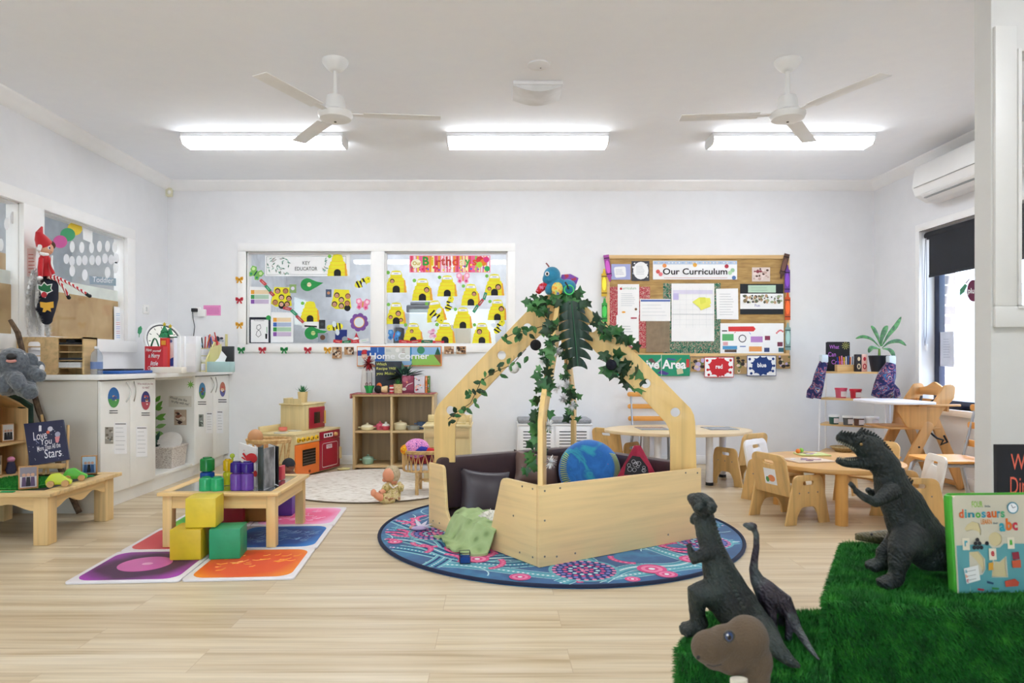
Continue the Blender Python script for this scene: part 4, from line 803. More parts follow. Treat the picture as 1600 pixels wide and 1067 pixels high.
b=MB();b.M=T(P(136,0,4.72).x,4.72,ZT);b.lathe([(.05,0),(.055,.03),(.05,.09),(.03,.14),(.0,.17)],c_('1d6a4a'),14);b.sph((.03,-.045,.05),.02,PAPER);tag(b.build('green_soft_toy'),'dark green felt object between the organiser and the bottles','ornament')
t=thing('blue_folder','closed bright blue folder lying at the front edge of the counter','folder',(-2.68,4.86,ZT));b=MB();b.box(-2.80,-2.535,4.60,5.08,ZT+.001,ZT+.022,c_('1f5aa8',.4),.009);b.build('cover',t);b=MB();b.box(-2.81,-2.60,4.78,5.05,ZT+.023,ZT+.033,c_('2a2d33'),.003);tag(b.build('black_notebook'),'thin black notebook lying on the blue folder','notebook')
def upright(px0,px1,py0,Y,depth,col,name,lab,cat,z=ZT,py1=None):
 x0,x1=P(px0,0,Y).x,P(px1,0,Y).x;zt=P(0,py0,Y).z;b=MB();b.box(x0,x1,Y,Y+depth,z+.0005,zt,c_(col),.002);return b,x0,x1,zt
t=thing('gift_bag','red paper gift bag with white festive script on the counter','gift bag',(P(242,0,5.15).x,5.17,ZT))
b,x0,x1,zt=upright(226,255,541,5.15,.07,'c9303c','','','');b.build('bag_body',t)
s=Sheet((0,5.1495,0));s.base(R4(227,542,254,578),c_('c9303c'),.0004)
for tx,a in(('Have',(228,237,544,549)),('yourself',(238,252,546,551)),('a Merry',(232,250,552,561)),('little',(235,247,564,571)),('Christmas',(231,250,572,577.5))):s.text(tx,*a,PAPER,.01,.3)
s.done('script_print','','',parent=t)
for dy in(.01,.06):
 b=MB();xm=(x0+x1)/2;b.tube([(xm-.03+.06*k/8-.02*(dy>.03),5.15+dy,zt-.004+.065*math.sin(PI*k/8)) for k in range(9)],.0035,c_('1f6a48'));b.build('handle',t)
for px0,px1,py0,Y,col,lab,extra in((250,261,528,5.30,'d83a2f','red and white spined binder on the counter behind the gift bag',1),(262,272,526,5.35,'e4e6f2','white binder with a blue emblem next to the red one',2),(273,281,525,5.40,'f0f1f3','plain white binder third in the row on the counter',0),(281.5,288,525,5.42,'eceef2','plain narrow white binder fourth in the row',0),(288.5,306,525,5.45,'e9ebf0','wide white binder at the right end of the binder row',0)):
 t=thing('ring_binder',lab,'binder',(P((px0+px1)/2,0,Y).x,Y+.1,ZT),0,'ring binders on the counter');b,x0,x1,zt=upright(px0,px1,py0,Y,.1,col,'','','');b.build('cover',t)
 s=Sheet((0,Y-.0005,0));s.base(R4(px0+1,py0+12,px1-1,572),c_('f2f3f5' if extra!=1 else 'd83a2f'),.0004)
 if extra==1:s.rect(px0+2,py0+14,px1-2,558,PAPER);s.lines(px0+3,px1-3,545,556,4,GRY,.4);s.rect(px0+2,py0+4,px1-2,py0+11,ORG)
 if extra==2:s.disc(267,533,2.4,c_('5a6fb0'));s.poly([(263,562),(271,558),(271,572),(263,572)],c_('2a4fa8'))
 s.done('spine_label','','',parent=t)
t=thing('christmas_tree_headband','green tinsel christmas tree headband with gold stars on the binders','headband',(P(256,0,5.3).x,5.38,.98+39*5.3/F))
TG=mottled('green_tinsel',[(.3,'0f5a38'),(.6,'1f8f5a')],120,.6,2,bump=.8)
for px,py,h,w in((257,527,18,8.5),(266,523,11,4.5)):
 q=P(px,py,5.34);k=5.34/F;b=MB(T(*q));b.lathe([(w*k,0),(w*k*.9,.01),(w*k*.6,h*k*.45),(w*k*.7,h*k*.47),(w*k*.3,h*k*.8),(.004,h*k)],TG,14);b.build('felt_tree',t)
 b=MB(T(q.x,q.y,q.z+h*k+.012)@UP);b.plate([[(.017*(1 if i%2==0 else.45)*math.sin(i*PI/5),.017*(1 if i%2==0 else.45)*math.cos(i*PI/5)) for i in range(10)]],.008,c_('e0c43a'));b.build('star',t)
b=MB();b.box(P(249,0,5.3).x,P(273,0,5.3).x,5.335,5.345,P(0,527.6,5.34).z,P(0,526,5.34).z,c_('1f6a48'));b.build('band',t)
t=thing('wall_clock','large round white clock with a dark rim leaning against the left wall','clock',(-2.9,5.9,ZT))
cm=Matrix.Translation((-2.86,5.88,1.155))@Matrix.Rotation(.95,4,'Z')@Matrix.Rotation(-.30,4,'X')@Matrix.Rotation(PI/2,4,'X')
b=MB(cm);b.lathe([(.155,-.012),(.165,-.012),(.168,0),(.165,.014),(.150,.014),(.150,.004)],c_('e6e8ea'),40);b.build('rim',t,smooth=True)
b=MB(cm);b.lathe([(0,.001),(.150,.001),(.150,.005),(.138,.0052)],c_('4a4e55'),40);b.build('dark_ring',t)
b=MB(cm);b.lathe([(0,.004),(.138,.004),(.138,.0055),(0,.0056)],c_('f4f5ee'),40,smooth=False)
for k in range(12):
 a=k*PI/6;b.box(.112,.130,-.003,.003,.0056,.0066,c_('5a5e58'),M=Matrix.Rotation(a,4,'Z'))
b.box(0,.085,-.003,.003,.0066,.0076,c_('3a3e44'),M=Matrix.Rotation(2.2,4,'Z'));b.box(0,.06,-.004,.004,.0078,.0088,c_('3a3e44'),M=Matrix.Rotation(.6,4,'Z'));b.build('dial',t)
b=MB();b.box(P(240,0,5.1).x,P(289,0,5.1).x-.0,5.05,5.13,ZT+.0005,ZT+.045,c_('ece6dc'),.004);tag(b.build('cream_tray'),'low cream coloured tray in front of the binders','tray')
t=thing('pen_organiser','pale plywood desk organiser full of pens beside the tissue box','desk organiser',(P(312,0,5.5).x,5.6,ZT));PW=wood('d6cf94','z',.06);Y0=5.50
for px in(294,322):
 x=P(px,0,Y0).x;b=MB(Matrix(((0,0,1,x),(1,0,0,0),(0,1,0,0),(0,0,0,1))));b.plate([rpoly([(Y0-.0,ZT),(Y0+.2,ZT),(Y0+.2,ZT+.25,.02),(Y0+.16,ZT+.25,.03),(Y0,ZT+.10,.05)])],.01,PW);b.build('side_panel',t)
xa,xz=P(294,0,Y0).x,P(322,0,Y0).x
for z in(.005,.07,.13,.19):
 b=MB();b.box(xa+.005,xz-.005,Y0+.02+z*.5,Y0+.19,ZT+z,ZT+z+.006,PW);b.build('shelf',t)
b=MB();b.plate([rpoly([(xz+.006,ZT),(xz+.10,ZT),(xz+.10,ZT+.23),(xz+.05,ZT+.21,.01),(xz+.006,ZT+.19,.02)])],.01,PW,T(0,Y0+.06,0)@UP);b.build('front_panel',t)
def stick(p,q,r,col,name,lab,cat,grp):b=MB();b.cyl(p,q,r,m=c_(col));o=b.build(name);return tag(o,lab,cat,grp)
rr=random.Random(8)
for k,(col,nm) in enumerate((('1d2026','black'),('c83a3a','red'),('e8703a','orange'),('6a3fa0','purple'),('23262c','dark grey'),('3a5ab0','blue'),('d84a8a','pink'),('b03a30','brick red'))):
 x=xa+.04+k*.018;stick((x,Y0+.18,ZT+.1975),(x+rr.uniform(-.03,.03),Y0+.18+rr.uniform(-.02,.02),ZT+rr.uniform(.28,.33)),.005,col,'marker_pen',nm+' marker standing on the top of the pale plywood organiser','pen','pens in the plywood organiser')
b=MB();b.sph((xa+.035,Y0+.10,ZT+.225),(.034,.03,.028),c_('a9c4da'));tag(b.build('blue_bauble',smooth=True),'round pale blue ornament on the top left of the plywood organiser','ornament')
b=MB();b.sph((xa+.03,Y0+.05,ZT+.155),(.025,.02,.018),c_('2f9a4a'));tag(b.build('green_tape_roll',smooth=True),'small green item on the second shelf of the plywood organiser','ornament')
b=MB();b.box(xa+.012,xz-.012,Y0+.08,Y0+.2,ZT+.0765,ZT+.10,PAPER,.004);tag(b.build('folded_paper'),'folded white paper on the lower shelf of the plywood organiser','paper')
t=thing('clear_card_stand','clear card stand holding a handmade picture behind the organiser','card stand',(P(335,0,5.85).x,5.85,ZT));b=MB();b.box(P(318,0,5.85).x,P(352,0,5.85).x,5.85,5.86,ZT+.001,P(0,523,5.85).z,c_('dcdfe6'));b.build('card',t);b=MB();b.box(P(352,0,5.85).x,P(354.5,0,5.85).x,5.845,5.87,ZT+.001,P(0,522,5.85).z,PW);b.build('wood_edge',t)
s=Sheet((0,5.849,0));s.base(R4(322,524,350,542),c_('e8e2e4'),.0004);s.blobs(322,524,350,542,16,[c_(h) for h in('e8703a','d8483a','3a3a4a','e8a0a0','b0b8c8')],1.5,4,3);s.done('picture','','',parent=t)
t=thing('tissue_box','pale teal tissue box with a tissue pulled out at the counter end','tissue box',(P(340,0,5.6).x,5.64,ZT));b=MB();b.box(P(323,0,5.45).x,P(359,0,5.45).x,5.45,5.56,ZT+.001,P(0,565,5.45).z,c_('a9c9cb'),.003);b.build('carton',t)
b=MB();x=P(345,0,5.5).x;z=P(0,565,5.45).z;b.raw([(x-.05,5.5,z-.002),(x+.03,5.5,z-.002),(x+.045,5.51,z+.04),(x+.005,5.5,z+.09),(x-.015,5.495,z+.03)],[(0,1,2,3,4)],PAPER);b.raw([(x-.03,5.52,z-.002),(x+.03,5.52,z-.002),(x+.005,5.505,z+.088)],[(0,1,2)],PAPER);b.build('tissue',t)
b=MB();b.box(P(340,0,5.8).x,P(365,0,5.8).x-.003,5.8,5.83,ZT+.001,P(0,541,5.8).z,c_('33383f',.6),.003);tag(b.build('black_document_case'),'dark grey upright document case behind the tissue box','case')
t=thing('power_socket','white power socket with a black plug above the counter','socket',(bx(306),YB-.01,1.4));b=MB();b.box(bx(300),bx(314),YB-.01,YB,bz(494),bz(480),WHITE,.003);b.build('plate',t);b=MB();b.box(bx(302),bx(310),YB-.05,YB-.01,bz(487.5),bz(482),BLACK,.004);b.build('plug',t)
b=MB();b.tube([(bx(303),YB-.03,bz(487)),(bx(303),YB-.02,bz(497)),(bx(305),YB-.012,bz(510)),(bx(303.5),YB-.012,bz(524)),(bx(303.5),YB-.02,ZT+.01)],.0035,c_('3a3d44'));b.build('cable',t)
b=MB();b.box(bx(311),bx(323),YB-.03,YB,bz(495),bz(483.5),WHITE,.004);tag(b.build('white_adapter_box'),'small white box on the wall between the socket and the pink notice','box')
s=V();s.base(R4(318,477,345,493),c_('e58fc4'));s.lines(320,343,480,491,5,c_('b85a98'),.5,rag=.05);s.done('pink_notice','small pink laminated notice on the wall above the counter','notice')
LWs=lambda off=.001:Sheet((XL+off,5.5,1.3),(0,1,0),(0,0,1))
b=MB();yq=XL*F/(227-CX);b.box(XL,XL+.012,yq-.05,yq+.05,1.41,1.49,WHITE,.003);b.box(XL+.012,XL+.018,yq-.01,yq+.01,1.43,1.47,c_('dfe0e2'),.002);tag(b.build('light_switch'),'white light switch on the left wall above the counter','switch')
s=LWs();s.base([(215,520),(216,512),(220,509),(222,513),(221,519),(218,523),(217.5,527),(216.8,527),(217,522)],c_('3f9a6a'));s.done('green_leaf_decal','small green leaf decal on the left wall beside the window','decal')
def LG_(off=.0):return Sheet((XL-.053+off,5.3,1.3),(0,1,0),(0,0,1))
q5=lambda x,y:(x*.2624,280+y*.2624)
s=LG_(.002);s.base([q5(678,757),q5(757,768),q5(750,970),q5(680,962)],PAPER);
for k,cc in enumerate(('7fb0e0','9fb8d8','e08a90','a8a0e0','d89ab0','8fb0e8')):s.lines(*[q5(690,0)[0],q5(745,0)[0],q5(0,795+k*26)[1],q5(0,818+k*26)[1]],2,c_(cc),.8,k,.1)
s.done('colour_chart','white printed chart at the lower right corner of the window behind the elf','notice')
for k_t,(x,y,r,cc,lab) in enumerate(((445,295,42,'e2c53a','yellow paper teardrop at the top of the left window'),(403,330,42,'3f9a6a','green paper teardrop between the yellow and pink ones'),(358,372,40,'c85a9a','magenta paper teardrop nearest the elf hat'))):
 s=LG_(.001+.002*k_t);s.base([q5(x+r*math.cos(a)*(1.05),y+r*.95*math.sin(a)) for a in[k*2*PI/20 for k in range(20)]],c_(cc));s.done('paper_teardrop',lab,'paper cutout','coloured circles on the left window')
s=LG_(.001);s.base([q5(492,285),q5(550,310),q5(550,382),q5(495,358)],PAPER);s.done('white_paper_card','blank white paper card near the top of the left window','card')
rr=random.Random(12)
for i,x in enumerate((430,487,545,592,640,682)):
 s=LG_(.001);a=y0=395+(x-430)*.02+rr.uniform(-5,10);pts=circ(0,0,15,34,14);s.base([q5(x+p[0],a+p[1]+5) for p in pts],c_('eef0f2'),.0006);s.done('paper_footprint','white paper footprint hanging in the row at the top of the left window','paper cutout','row of white paper footprints')
for i,x in enumerate((395,428,470,505,548,585,625,662,692)):
 s=LG_(.001);a=480+rr.uniform(-12,12);s.base([q5(x+p[0],a+p[1]) for p in circ(0,0,17,30,14)],c_('e4e6ea'),.0006);s.done('paper_footprint','white paper footprint in the second row behind the elf legs','paper cutout','second row of white paper footprints')
for x,a in((430,545),(505,570),(640,555),(690,525)):
 s=LG_(.001);s.base([q5(x+p[0],a+p[1]) for p in circ(0,0,17,34,14)],c_('edeff2'),.0006);s.done('paper_footprint','white paper footprint in the lowest row near the toddler sign','paper cutout','lowest row of white paper footprints')
s=LG_(-.012);s.base([q5(530,575),q5(690,590),q5(690,635),q5(535,625)],c_('8fa4b4'));s.text('Toddler',*[q5(550,0)[0],q5(675,0)[0],q5(0,583)[1],q5(0,615)[1]],PAPER,.0,rot=.06);s.done('toddler_sign','grey blue Toddler sign behind the left window glass','sign')
for x,a in((40,265),(75,230),(5,390)):
 s=LG_(.001);s.base([q5(x+p[0],a+p[1]) for p in circ(0,0,16,38,14)],c_('eef0f2'),.0006);s.done('paper_footprint','white paper footprint on the leftmost window','paper cutout','footprints on the leftmost window')
b=MB();b.box(-4.645,-4.62,5.4,6.9,1.1,2.0,c_('c3a47a'));b.box(-4.62,-4.61,5.5,6.3,1.5,1.9,c_('b9bcb8'));tag(b.build('corridor_noticeboard'),'tan noticeboard on the far side of the corridor beyond the left window','pinboard')
s=Sheet((XL+.017,4.63,1.6),(0,1,0),(0,0,1));s.base(R4(42,388,56,432),c_('f0ddd8'));s.lines(44,55,395,428,6,c_('c86a60'),1.2);s.done('framed_notice','small red and white notice on the window post behind the elf','notice')
def on_post(px,py,out):
 X=XL+out;Y=X*F/(px-CX);return P(px,py,Y)
t=thing('tinsel_garland','silver tinsel garland hanging down the window post behind the elf','tinsel',(XL+.03,4.6,1.14));rr=random.Random(6)
TN=plain('eef0f4',.35,.3,var=.3)
for path in([(52,425),(44,455),(43,490),(46,522)],[(75,430),(76,470),(72,500),(74,523)],[(60,428),(58,470),(60,521)]):
 pts=[on_post(x,y,.065) for x,y in path];b=MB();b.tube(pts,.012,TN)
 for i in range(1100):
  k=rr.random()*(len(pts)-1);j=int(k);p=pts[j].lerp(pts[j+1],k-j);d_=Vector((rr.gauss(0,1),rr.gauss(0,1),rr.gauss(0,1))).normalized()*rr.uniform(.03,.048);d_.x=abs(d_.x);e_=d_.cross(Vector((0,0,1))).normalized()*.0036;b.raw([p+e_,p-e_,p+d_],[(0,1,2)],TN)
 b.build('tinsel_strand',t,weld=False)
t=thing('knitted_stocking','navy knitted sock shaped decoration with holly and gold bow patches under the elf','decoration',tuple(on_post(72,498,.08)))
NK=plain('1e2233',.9,var=.15,bump=.6,bs=300);b=MB();b.tube([on_post(76,430,.08),on_post(76,445,.09),on_post(75,465,.10),on_post(71,485,.10),on_post(73,499,.09)],[.03,.058,.062,.058,.035],NK,16);b.sph(on_post(76,429,.08),.031,NK);b.sph(on_post(73,499,.09),.036,NK);b.build('knitted_body',t,smooth=True)
s=Sheet(on_post(72,455,.175),(.75,.66,0),(0,0,1));s.base([q5(*p) for p in[(222,625),(245,632),(262,610),(280,628),(312,622),(305,650),(315,665),(285,680),(270,708),(245,690),(238,660),(222,655)]],c_('e8e8e8'),.002);s.poly([q5(*p) for p in[(228,630),(246,638),(262,618),(280,634),(306,628),(299,650),(308,663),(282,674),(245,664),(228,652)]],c_('1f6a40'));s.disc(*q5(262,688),4.6,c_('b02a34'));s.done('holly_patch','','',parent=t)
s=Sheet(on_post(72,475,.175),(.75,.66,0),(0,0,1));s.base([q5(*p) for p in[(238,730),(275,735),(318,728),(320,765),(300,768),(305,790),(280,778),(268,792),(252,790),(258,768),(240,762)]],c_('d9a83a'),.002);s.done('gold_bow_patch','','',parent=t)
RF=plain('c8202c',.85,var=.05,bump=.3,bs=300,sheen=.4);SKN=plain('e8b08e',.6,var=.02)
E_=lambda x,y,o=.10:on_post(*q5(x,y),o)
t=thing('elf_doll','red felt elf doll with striped legs sitting on the dark sock by the window','doll',tuple(E_(275,575)))
b=MB();b.tube([E_(268,445),E_(266,480),E_(262,530),E_(268,575)],[.022,.036,.034,.040],RF,14);b.tube([E_(245,470,.13),E_(240,530,.13),E_(240,578,.12)],[.014,.016,.013],RF,10);b.tube([E_(290,470,.12),E_(302,520,.15),E_(318,565,.17)],[.012,.013,.011],RF,10);b.build('body',t,smooth=True)
b=MB();b.tube([E_(228,516),E_(298,520)],[.0375,.0375],c_('23181a'),14);b.build('belt',t) if False else b.bm.free()
b=MB();b.sph(E_(270,412),(.048,.048,.05),SKN,20);b.sph(E_(305,430,.14),.008,SKN);b.build('head',t,smooth=True)
b=MB();b.sph(E_(292,408,.142),(.008,.008,.013),PAPER);b.sph(E_(296,409,.149),(.004,.004,.008),c_('2a3a6a'));b.build('eye',t)
b=MB();b.sph(E_(285,392,.10),(.046,.046,.035),c_('5a3a28'));b.build('hair',t,smooth=True)
b=MB();b.tube([E_(228,425),E_(245,385),E_(282,368,.12)],[.012,.016,.012],c_('f0f0f0'),10);b.tube([E_(235,440,.12),E_(260,447,.14),E_(285,448,.14)],[.010,.012,.009],c_('f0f0f0'),10);b.build('white_trim',t,smooth=True)
b=MB();b.tube([E_(262,385),E_(243,350),E_(234,320),E_(250,284)],[.050,.038,.022,.006],RF,14);b.build('hat',t,smooth=True)
b=MB();b.sph(E_(238,588,.125),(.018,.018,.013),PAPER);b.build('mitten',t,smooth=True)
stripe=mottled('red_white_stripes',[(.45,'c8202c'),(.5,'f2f0f0')],26,.8,0,kind='wave',interp='CONSTANT')
for pts in([(290,572,.12),(350,590,.16),(430,630,.2),(510,680,.24)],[(285,580,.12),(340,600,.15),(375,640,.17),(402,690,.18)]):
 b=MB();b.tube([E_(*p) for p in pts],[.014,.011,.010,.010],stripe,10);b.build('striped_leg',t,smooth=True)
 a,c__=pts[-1],pts[-2];b=MB();b.tube([E_(a[0],a[1],a[2]),E_(a[0]+.25*(a[0]-c__[0]),a[1]+.3*(a[1]-c__[1]),a[2])],[.012,.011],c_('17171b'),10);b.sph(E_(a[0]+.3*(a[0]-c__[0]),a[1]+.3*(a[1]-c__[1]),a[2]),.013,c_('17171b'));b.build('shoe',t,smooth=True)
b=MB();b.tube([E_(310,455,.15),E_(308,500,.16),E_(322,568,.17)],[.006,.006,.006],PAPER);b.build('scarf_end',t)
# LOW TABLE, PLAY SHELF, KOALA
PN=wood('e0bf88','x',.10);PNY=wood('e0bf88','y',.10);PNZ=wood('e0bf88','z',.10)
t=thing('low_tray_table','low pine play table with wavy aprons and a grass filled top at the far left','table',(-2.75,3.95,0))
TX0,TX1,TY0,TY1,TZ=XL+.02,-2.35,3.60,4.30,.285
b=MB()
for q in((TX0,TX1,TY0,TY0+.09),(TX0,TX1,TY1-.07,TY1),(TX0,TX0+.07,TY0+.09,TY1-.07),(TX1-.09,TX1,TY0+.09,TY1-.07)):b.box(*q,TZ-.022,TZ,PN,.004)
b.build('top_frame',t);b=MB();b.box(TX0+.07,TX1-.09,TY0+.09,TY1-.07,TZ-.020,TZ-.012,c_('3c3a38'));b.build('tray_floor',t)
for x,y in((TX1-.11,TY0+.03),(TX1-.11,TY1-.12),(TX0+.03,TY0+.03),(TX0+.03,TY1-.12)):b=MB();b.box(x,x+.08,y,y+.08,0,TZ-.022,PNZ,.006);b.build('leg',t)
def apron(L):return[(0,0)]+[(L*k/24,-.045-.035*math.cos(2*PI*1.0*k/24)**2*(1 if 1 else 0)) for k in range(25)]+[(L,0)]
b=MB();L=TX1-TX0-.22;b.plate([apron(L)],.018,PN,T(TX0+.11,TY0+.05,TZ-.022)@UP);b.plate([apron(L)],.018,PN,T(TX0+.11,TY1-.06,TZ-.022)@UP);L=TY1-TY0-.23
b.plate([apron(L)],.018,PNY,T(TX1-.05,TY0+.11,TZ-.022,rz=PI/2)@UP);b.plate([apron(L)],.018,PNY,T(TX0+.05,TY0+.11,TZ-.022,rz=PI/2)@UP);b.build('apron',t)
GRS=mottled('artificial_grass',[(.2,'0f5a1c'),(.5,'1f8a2c'),(.8,'4fae3a')],60,.75,3,bump=.3)
def blades(verts_out,faces_out,O,e1,e2,n,count,h,w,rg,lean=.5):
 O,e1,e2,n=map(np.array,(O,e1,e2,n));u=rg.random((count,2));P0=O+u[:,:1]*e1+u[:,1:]*e2
 a=rg.random(count)*2*PI;t1=e1/np.linalg.norm(e1);t2=np.cross(n,t1);sd=np.cos(a)[:,None]*t1+np.sin(a)[:,None]*t2;ld=-np.sin(a)[:,None]*t1+np.cos(a)[:,None]*t2
 hh=(h*(.6+.6*rg.random(count)))[:,None];ln=(lean*(.3+rg.random(count)))[:,None];droop=np.array([0,0,-1])*(0.25 if n[2]<.5 else 0)
 mid=P0+n*hh*.6+ld*hh*ln*.35+droop*hh*.3;tip=P0+n*hh+ld*hh*ln+droop*hh
 V_=np.stack([P0-sd*w/2,P0+sd*w/2,mid+sd*w*.4,mid-sd*w*.4,tip],1).reshape(-1,3);base=sum(len(x) for x in verts_out);idx=base+5*np.arange(count)[:,None]
 verts_out.append(V_);faces_out.append((np.concatenate([idx,idx+1,idx+2,idx+3],1),np.concatenate([idx+3,idx+2,idx+4],1)))
def grass_obj(name,patches,parent,mat,seed=1):
 rg=np.random.default_rng(seed);vo,fo=[],[]
 for p in patches:blades(vo,fo,*p,rg)
 V_=np.concatenate(vo);Q=np.concatenate([f[0] for f in fo]);R_=np.concatenate([f[1] for f in fo]);me=bpy.data.meshes.new(name);X=Mw(parent).inverted() if parent else Matrix.Identity(4)
 V_=V_@np.array(X.to_3x3()).T+np.array(X.translation);me.vertices.add(len(V_));me.vertices.foreach_set('co',V_.astype(np.float32).ravel());me.loops.add(Q.size+R_.size);me.loops.foreach_set('vertex_index',np.concatenate([Q.ravel(),R_.ravel()]).astype(np.int32));me.polygons.add(len(Q)+len(R_))
 st=np.concatenate([np.arange(len(Q))*4,len(Q)*4+np.arange(len(R_))*3]);me.polygons.foreach_set('loop_start',st.astype(np.int32));me.update(calc_edges=True);me.validate();me.materials.append(mat)
 o=bpy.data.objects.new(name,me);COL.objects.link(o);o.parent=parent;o['kind']='stuff';return o
t=thing('grass_mat','round patch of artificial grass in the tray of the low pine table','grass mat',(-2.72,3.90,TZ-.012));b=MB(T(-2.72,3.90,TZ-.0115));b.lathe([(.20,0),(.205,.016),(0,.018)],GRS,32);b.build('base',t)
grass_obj('grass_pile',[((-2.89,3.73,TZ+.005),(.34,0,0),(0,.32,0),(0,0,1.),5200,.016,.003)],t,GRS)
PS=wood('d9b27c','z',.12)
t=thing('slope_top_shelf','small wooden shelf unit with a sloping top standing on the low table','shelf unit',(-3.0,3.9,TZ));fx=-2.90;bk=XL+.006
YZ=Matrix(((0,0,1,0),(1,0,0,0),(0,1,0,0),(0,0,0,1)))
def ztop(y):return.70+(4.24-y)*.40
z0=TZ+.0015
for y in(4.225,3.925,3.62):b=MB();b.box(bk,fx,y,y+.015,z0,ztop(y)-.01,PS,.002);b.build('upright_panel',t)
b=MB();b.plate([[(3.62,z0),(4.24,z0),(4.24,ztop(4.24)),(3.62,ztop(3.62))]],.006,wood('c99f68','z',.12),T(bk+.004,0,0)@YZ);b.build('back_panel',t)
for z in(z0+.01,z0+.20):b=MB();b.box(bk,fx,3.62,4.24,z-.006,z+.006,wood('d9b27c','y',.12),.002);b.build('shelf_board',t)
b=MB();b.plate([[(3.61,ztop(3.61)-.012),(4.245,ztop(4.245)-.012),(4.245,ztop(4.245)),(3.61,ztop(3.61))]],abs(fx-bk),wood('d9b27c','y',.12),T((fx+bk)/2,0,0)@YZ);b.build('sloping_top',t)
def photo_block(c,rz,w,h,lab,cols,seed):
 t=thing('photo_block',lab,'photo block',c,rz,'wooden photo blocks');M_=Mw(t);b=MB(M_);b.box(-w/2,w/2,0,.022,0,h,wood('b88a55','z',.15),.002);b.build('wood_block',t);s=Sheet(M_@Vector((0,-.0006,0)),M_.to_3x3()@Vector((1,0,0)),(0,0,1),True);s.n=M_.to_3x3()@Vector((0,-1,0))
 s.base(R4(-w*.42,h*.08,w*.42,h*.95),c_(cols[0]),.0006);r=random.Random(seed)
 s.poly(R4(-w*.42,h*.55,w*.42,h*.95),c_(cols[1]))
 for k in range(3):x=(k-1)*w*.22;s.disc(x,h*.62,w*.10,c_(cols[2]));s.poly([(x-w*.12,h*.12),(x+w*.12,h*.12),(x+w*.09,h*.53),(x-w*.09,h*.53)],c_(cols[3] if k%2==0 else '22222a'))
 s.done('photo_print','','',parent=t);return t
photo_block((-2.545,3.72,TZ+.001),.55,.09,.125,'wooden photo block at the front edge of the low table',('c8c4c8','8a8690','caa088','5a4a6a'),1)
photo_block((-2.50,4.20,TZ+.001),.35,.085,.115,'wooden photo block at the back right corner of the low table',('8aa8c8','b0c8dc','caa088','3a5a8a'),2)
photo_block((-2.955,4.14,z0+.207),1.1,.07,.11,'photo block with two people, on the upper compartment of the slope topped shelf',('e0dcd8','c0bcb8','b88a70','1a1a20'),3)
photo_block((-2.945,4.02,z0+.017),1.1,.075,.12,'photo block standing in the lower compartment of the slope topped shelf',('c8b8a0','8a7a68','b88a70','4a4a3a'),4)
t=thing('peg_doll','small pink topped peg doll in the lower compartment of the shelf','doll',(-2.93,4.13,z0+.017));b=MB(T(-2.93,4.13,z0+.017));b.lathe([(.022,0),(.03,.02),(.018,.07),(.0,.075)],c_('33304a'),14);b.build('skirt',t);b=MB(T(-2.93,4.13,z0+.017));b.sph((0,0,.085),(.022,.02,.018),c_('d98aa8'));b.build('hood',t)
b=MB();b.tube([(-2.905,3.99,z0+.005),(-2.88,4.0,z0+.0)],.002,c_('d9b27c'));b.bm.free()
A1,A2,A3=P(40,660,4.10),P(107,720,4.02),P(58,728,4.02)
t=thing('tabletop_easel','small wooden easel holding the dark blue book on the low table','easel',(P(80,0,4.1).x,4.12,TZ));EW=wood('cfa873','z',.1)
b=MB();b.box(P(58,0,4.05).x,P(104,0,4.05).x,4.0,4.045,P(0,731,4.03).z,P(0,724,4.03).z,EW,.003,M=Matrix.Identity(4));b.build('ledge',t)
for px0,px1 in((63,66),(96,103)):b=MB();b.cyl((P(px1,0,4.03).x,4.04,P(0,742,4.03).z),(P(px0 if px0<70 else 90,0,4.03).x,4.13,P(0,665,4.1).z),.009,m=EW,seg=4);b.build('leg',t)
b=MB();b.cyl((P(72,0,4.2).x,4.22,TZ+.003),(P(66,0,4.15).x,4.145,P(0,648,4.15).z),.009,m=EW,seg=4);b.build('rear_leg',t)
t=thing('picture_book','dark navy book I Love You More Than All the Stars on the easel','book',tuple(P(74,724,4.0)))
BO=P(72,724,4.0);bu=Vector((.985,.17,0)).normalized();bv_=Vector((.0,.28,.96)).normalized()
s=Sheet(BO,bu,bv_);s.base([(34,660),(95,656),(108,719),(47,727)],plain('1f2448',.35,var=.08),-.014);s.h=.0005;s.O=s.O
s.h=0.0
for tx,a,r_ in(('I',(58,62,664,673),-.05),('Love',(50,71,673,686),-.12),('You',(61,79,684,694),-.08),('More Than All the',(57,93,694,702),-.15),('Stars',(69,95,701,715),-.1),('a book for me',(80,98,713,716.5),-.1)):
 if r_!=-.1 or tx=='Stars':s.text(tx,*a,c_('e8e6ee'),.005,0,r_)
rr=random.Random(3)
for k in range(26):s.disc(rr.uniform(42,100),rr.uniform(662,718),rr.uniform(.3,.7),c_('dfe0f0'),k=.1,n=6)
s.disc(76,670,4,c_('c8c8d8'));s.disc(88,679,4.2,c_('a8a8c0'));s.disc(73,675,2.6,c_('e06a50'));s.poly([(84,683),(92,682),(90,692),(86,692)],c_('d88a90'));s.line([(52,683),(56,689),(60,692)],1.2,c_('8a90b8'));s.done('cover','','',parent=t)
def toycar(px,py,Y,col,lab,rz):
 q=P(px,py,Y);t=thing('toy_car',lab,'toy car',(q.x,q.y,TZ+.001),rz,'wooden toy cars');M_=Mw(t);b=MB(M_)
 b.plate([rpoly([(-.06,.012),(.06,.012),(.065,.03,.01),(.03,.05,.02),(.0,.075,.02),(-.04,.07,.02),(-.062,.035,.01)])],.035,c_(col,.4),UP,.003);b.build('car_body',t)
 for x in(-.035,.035):
  for y in(-.026,.026):b=MB(M_);b.cyl((x,y-.008,.018),(x,y+.008,.018),.018,m=wood('c99b62','y'),seg=18);b.build('wheel',t)
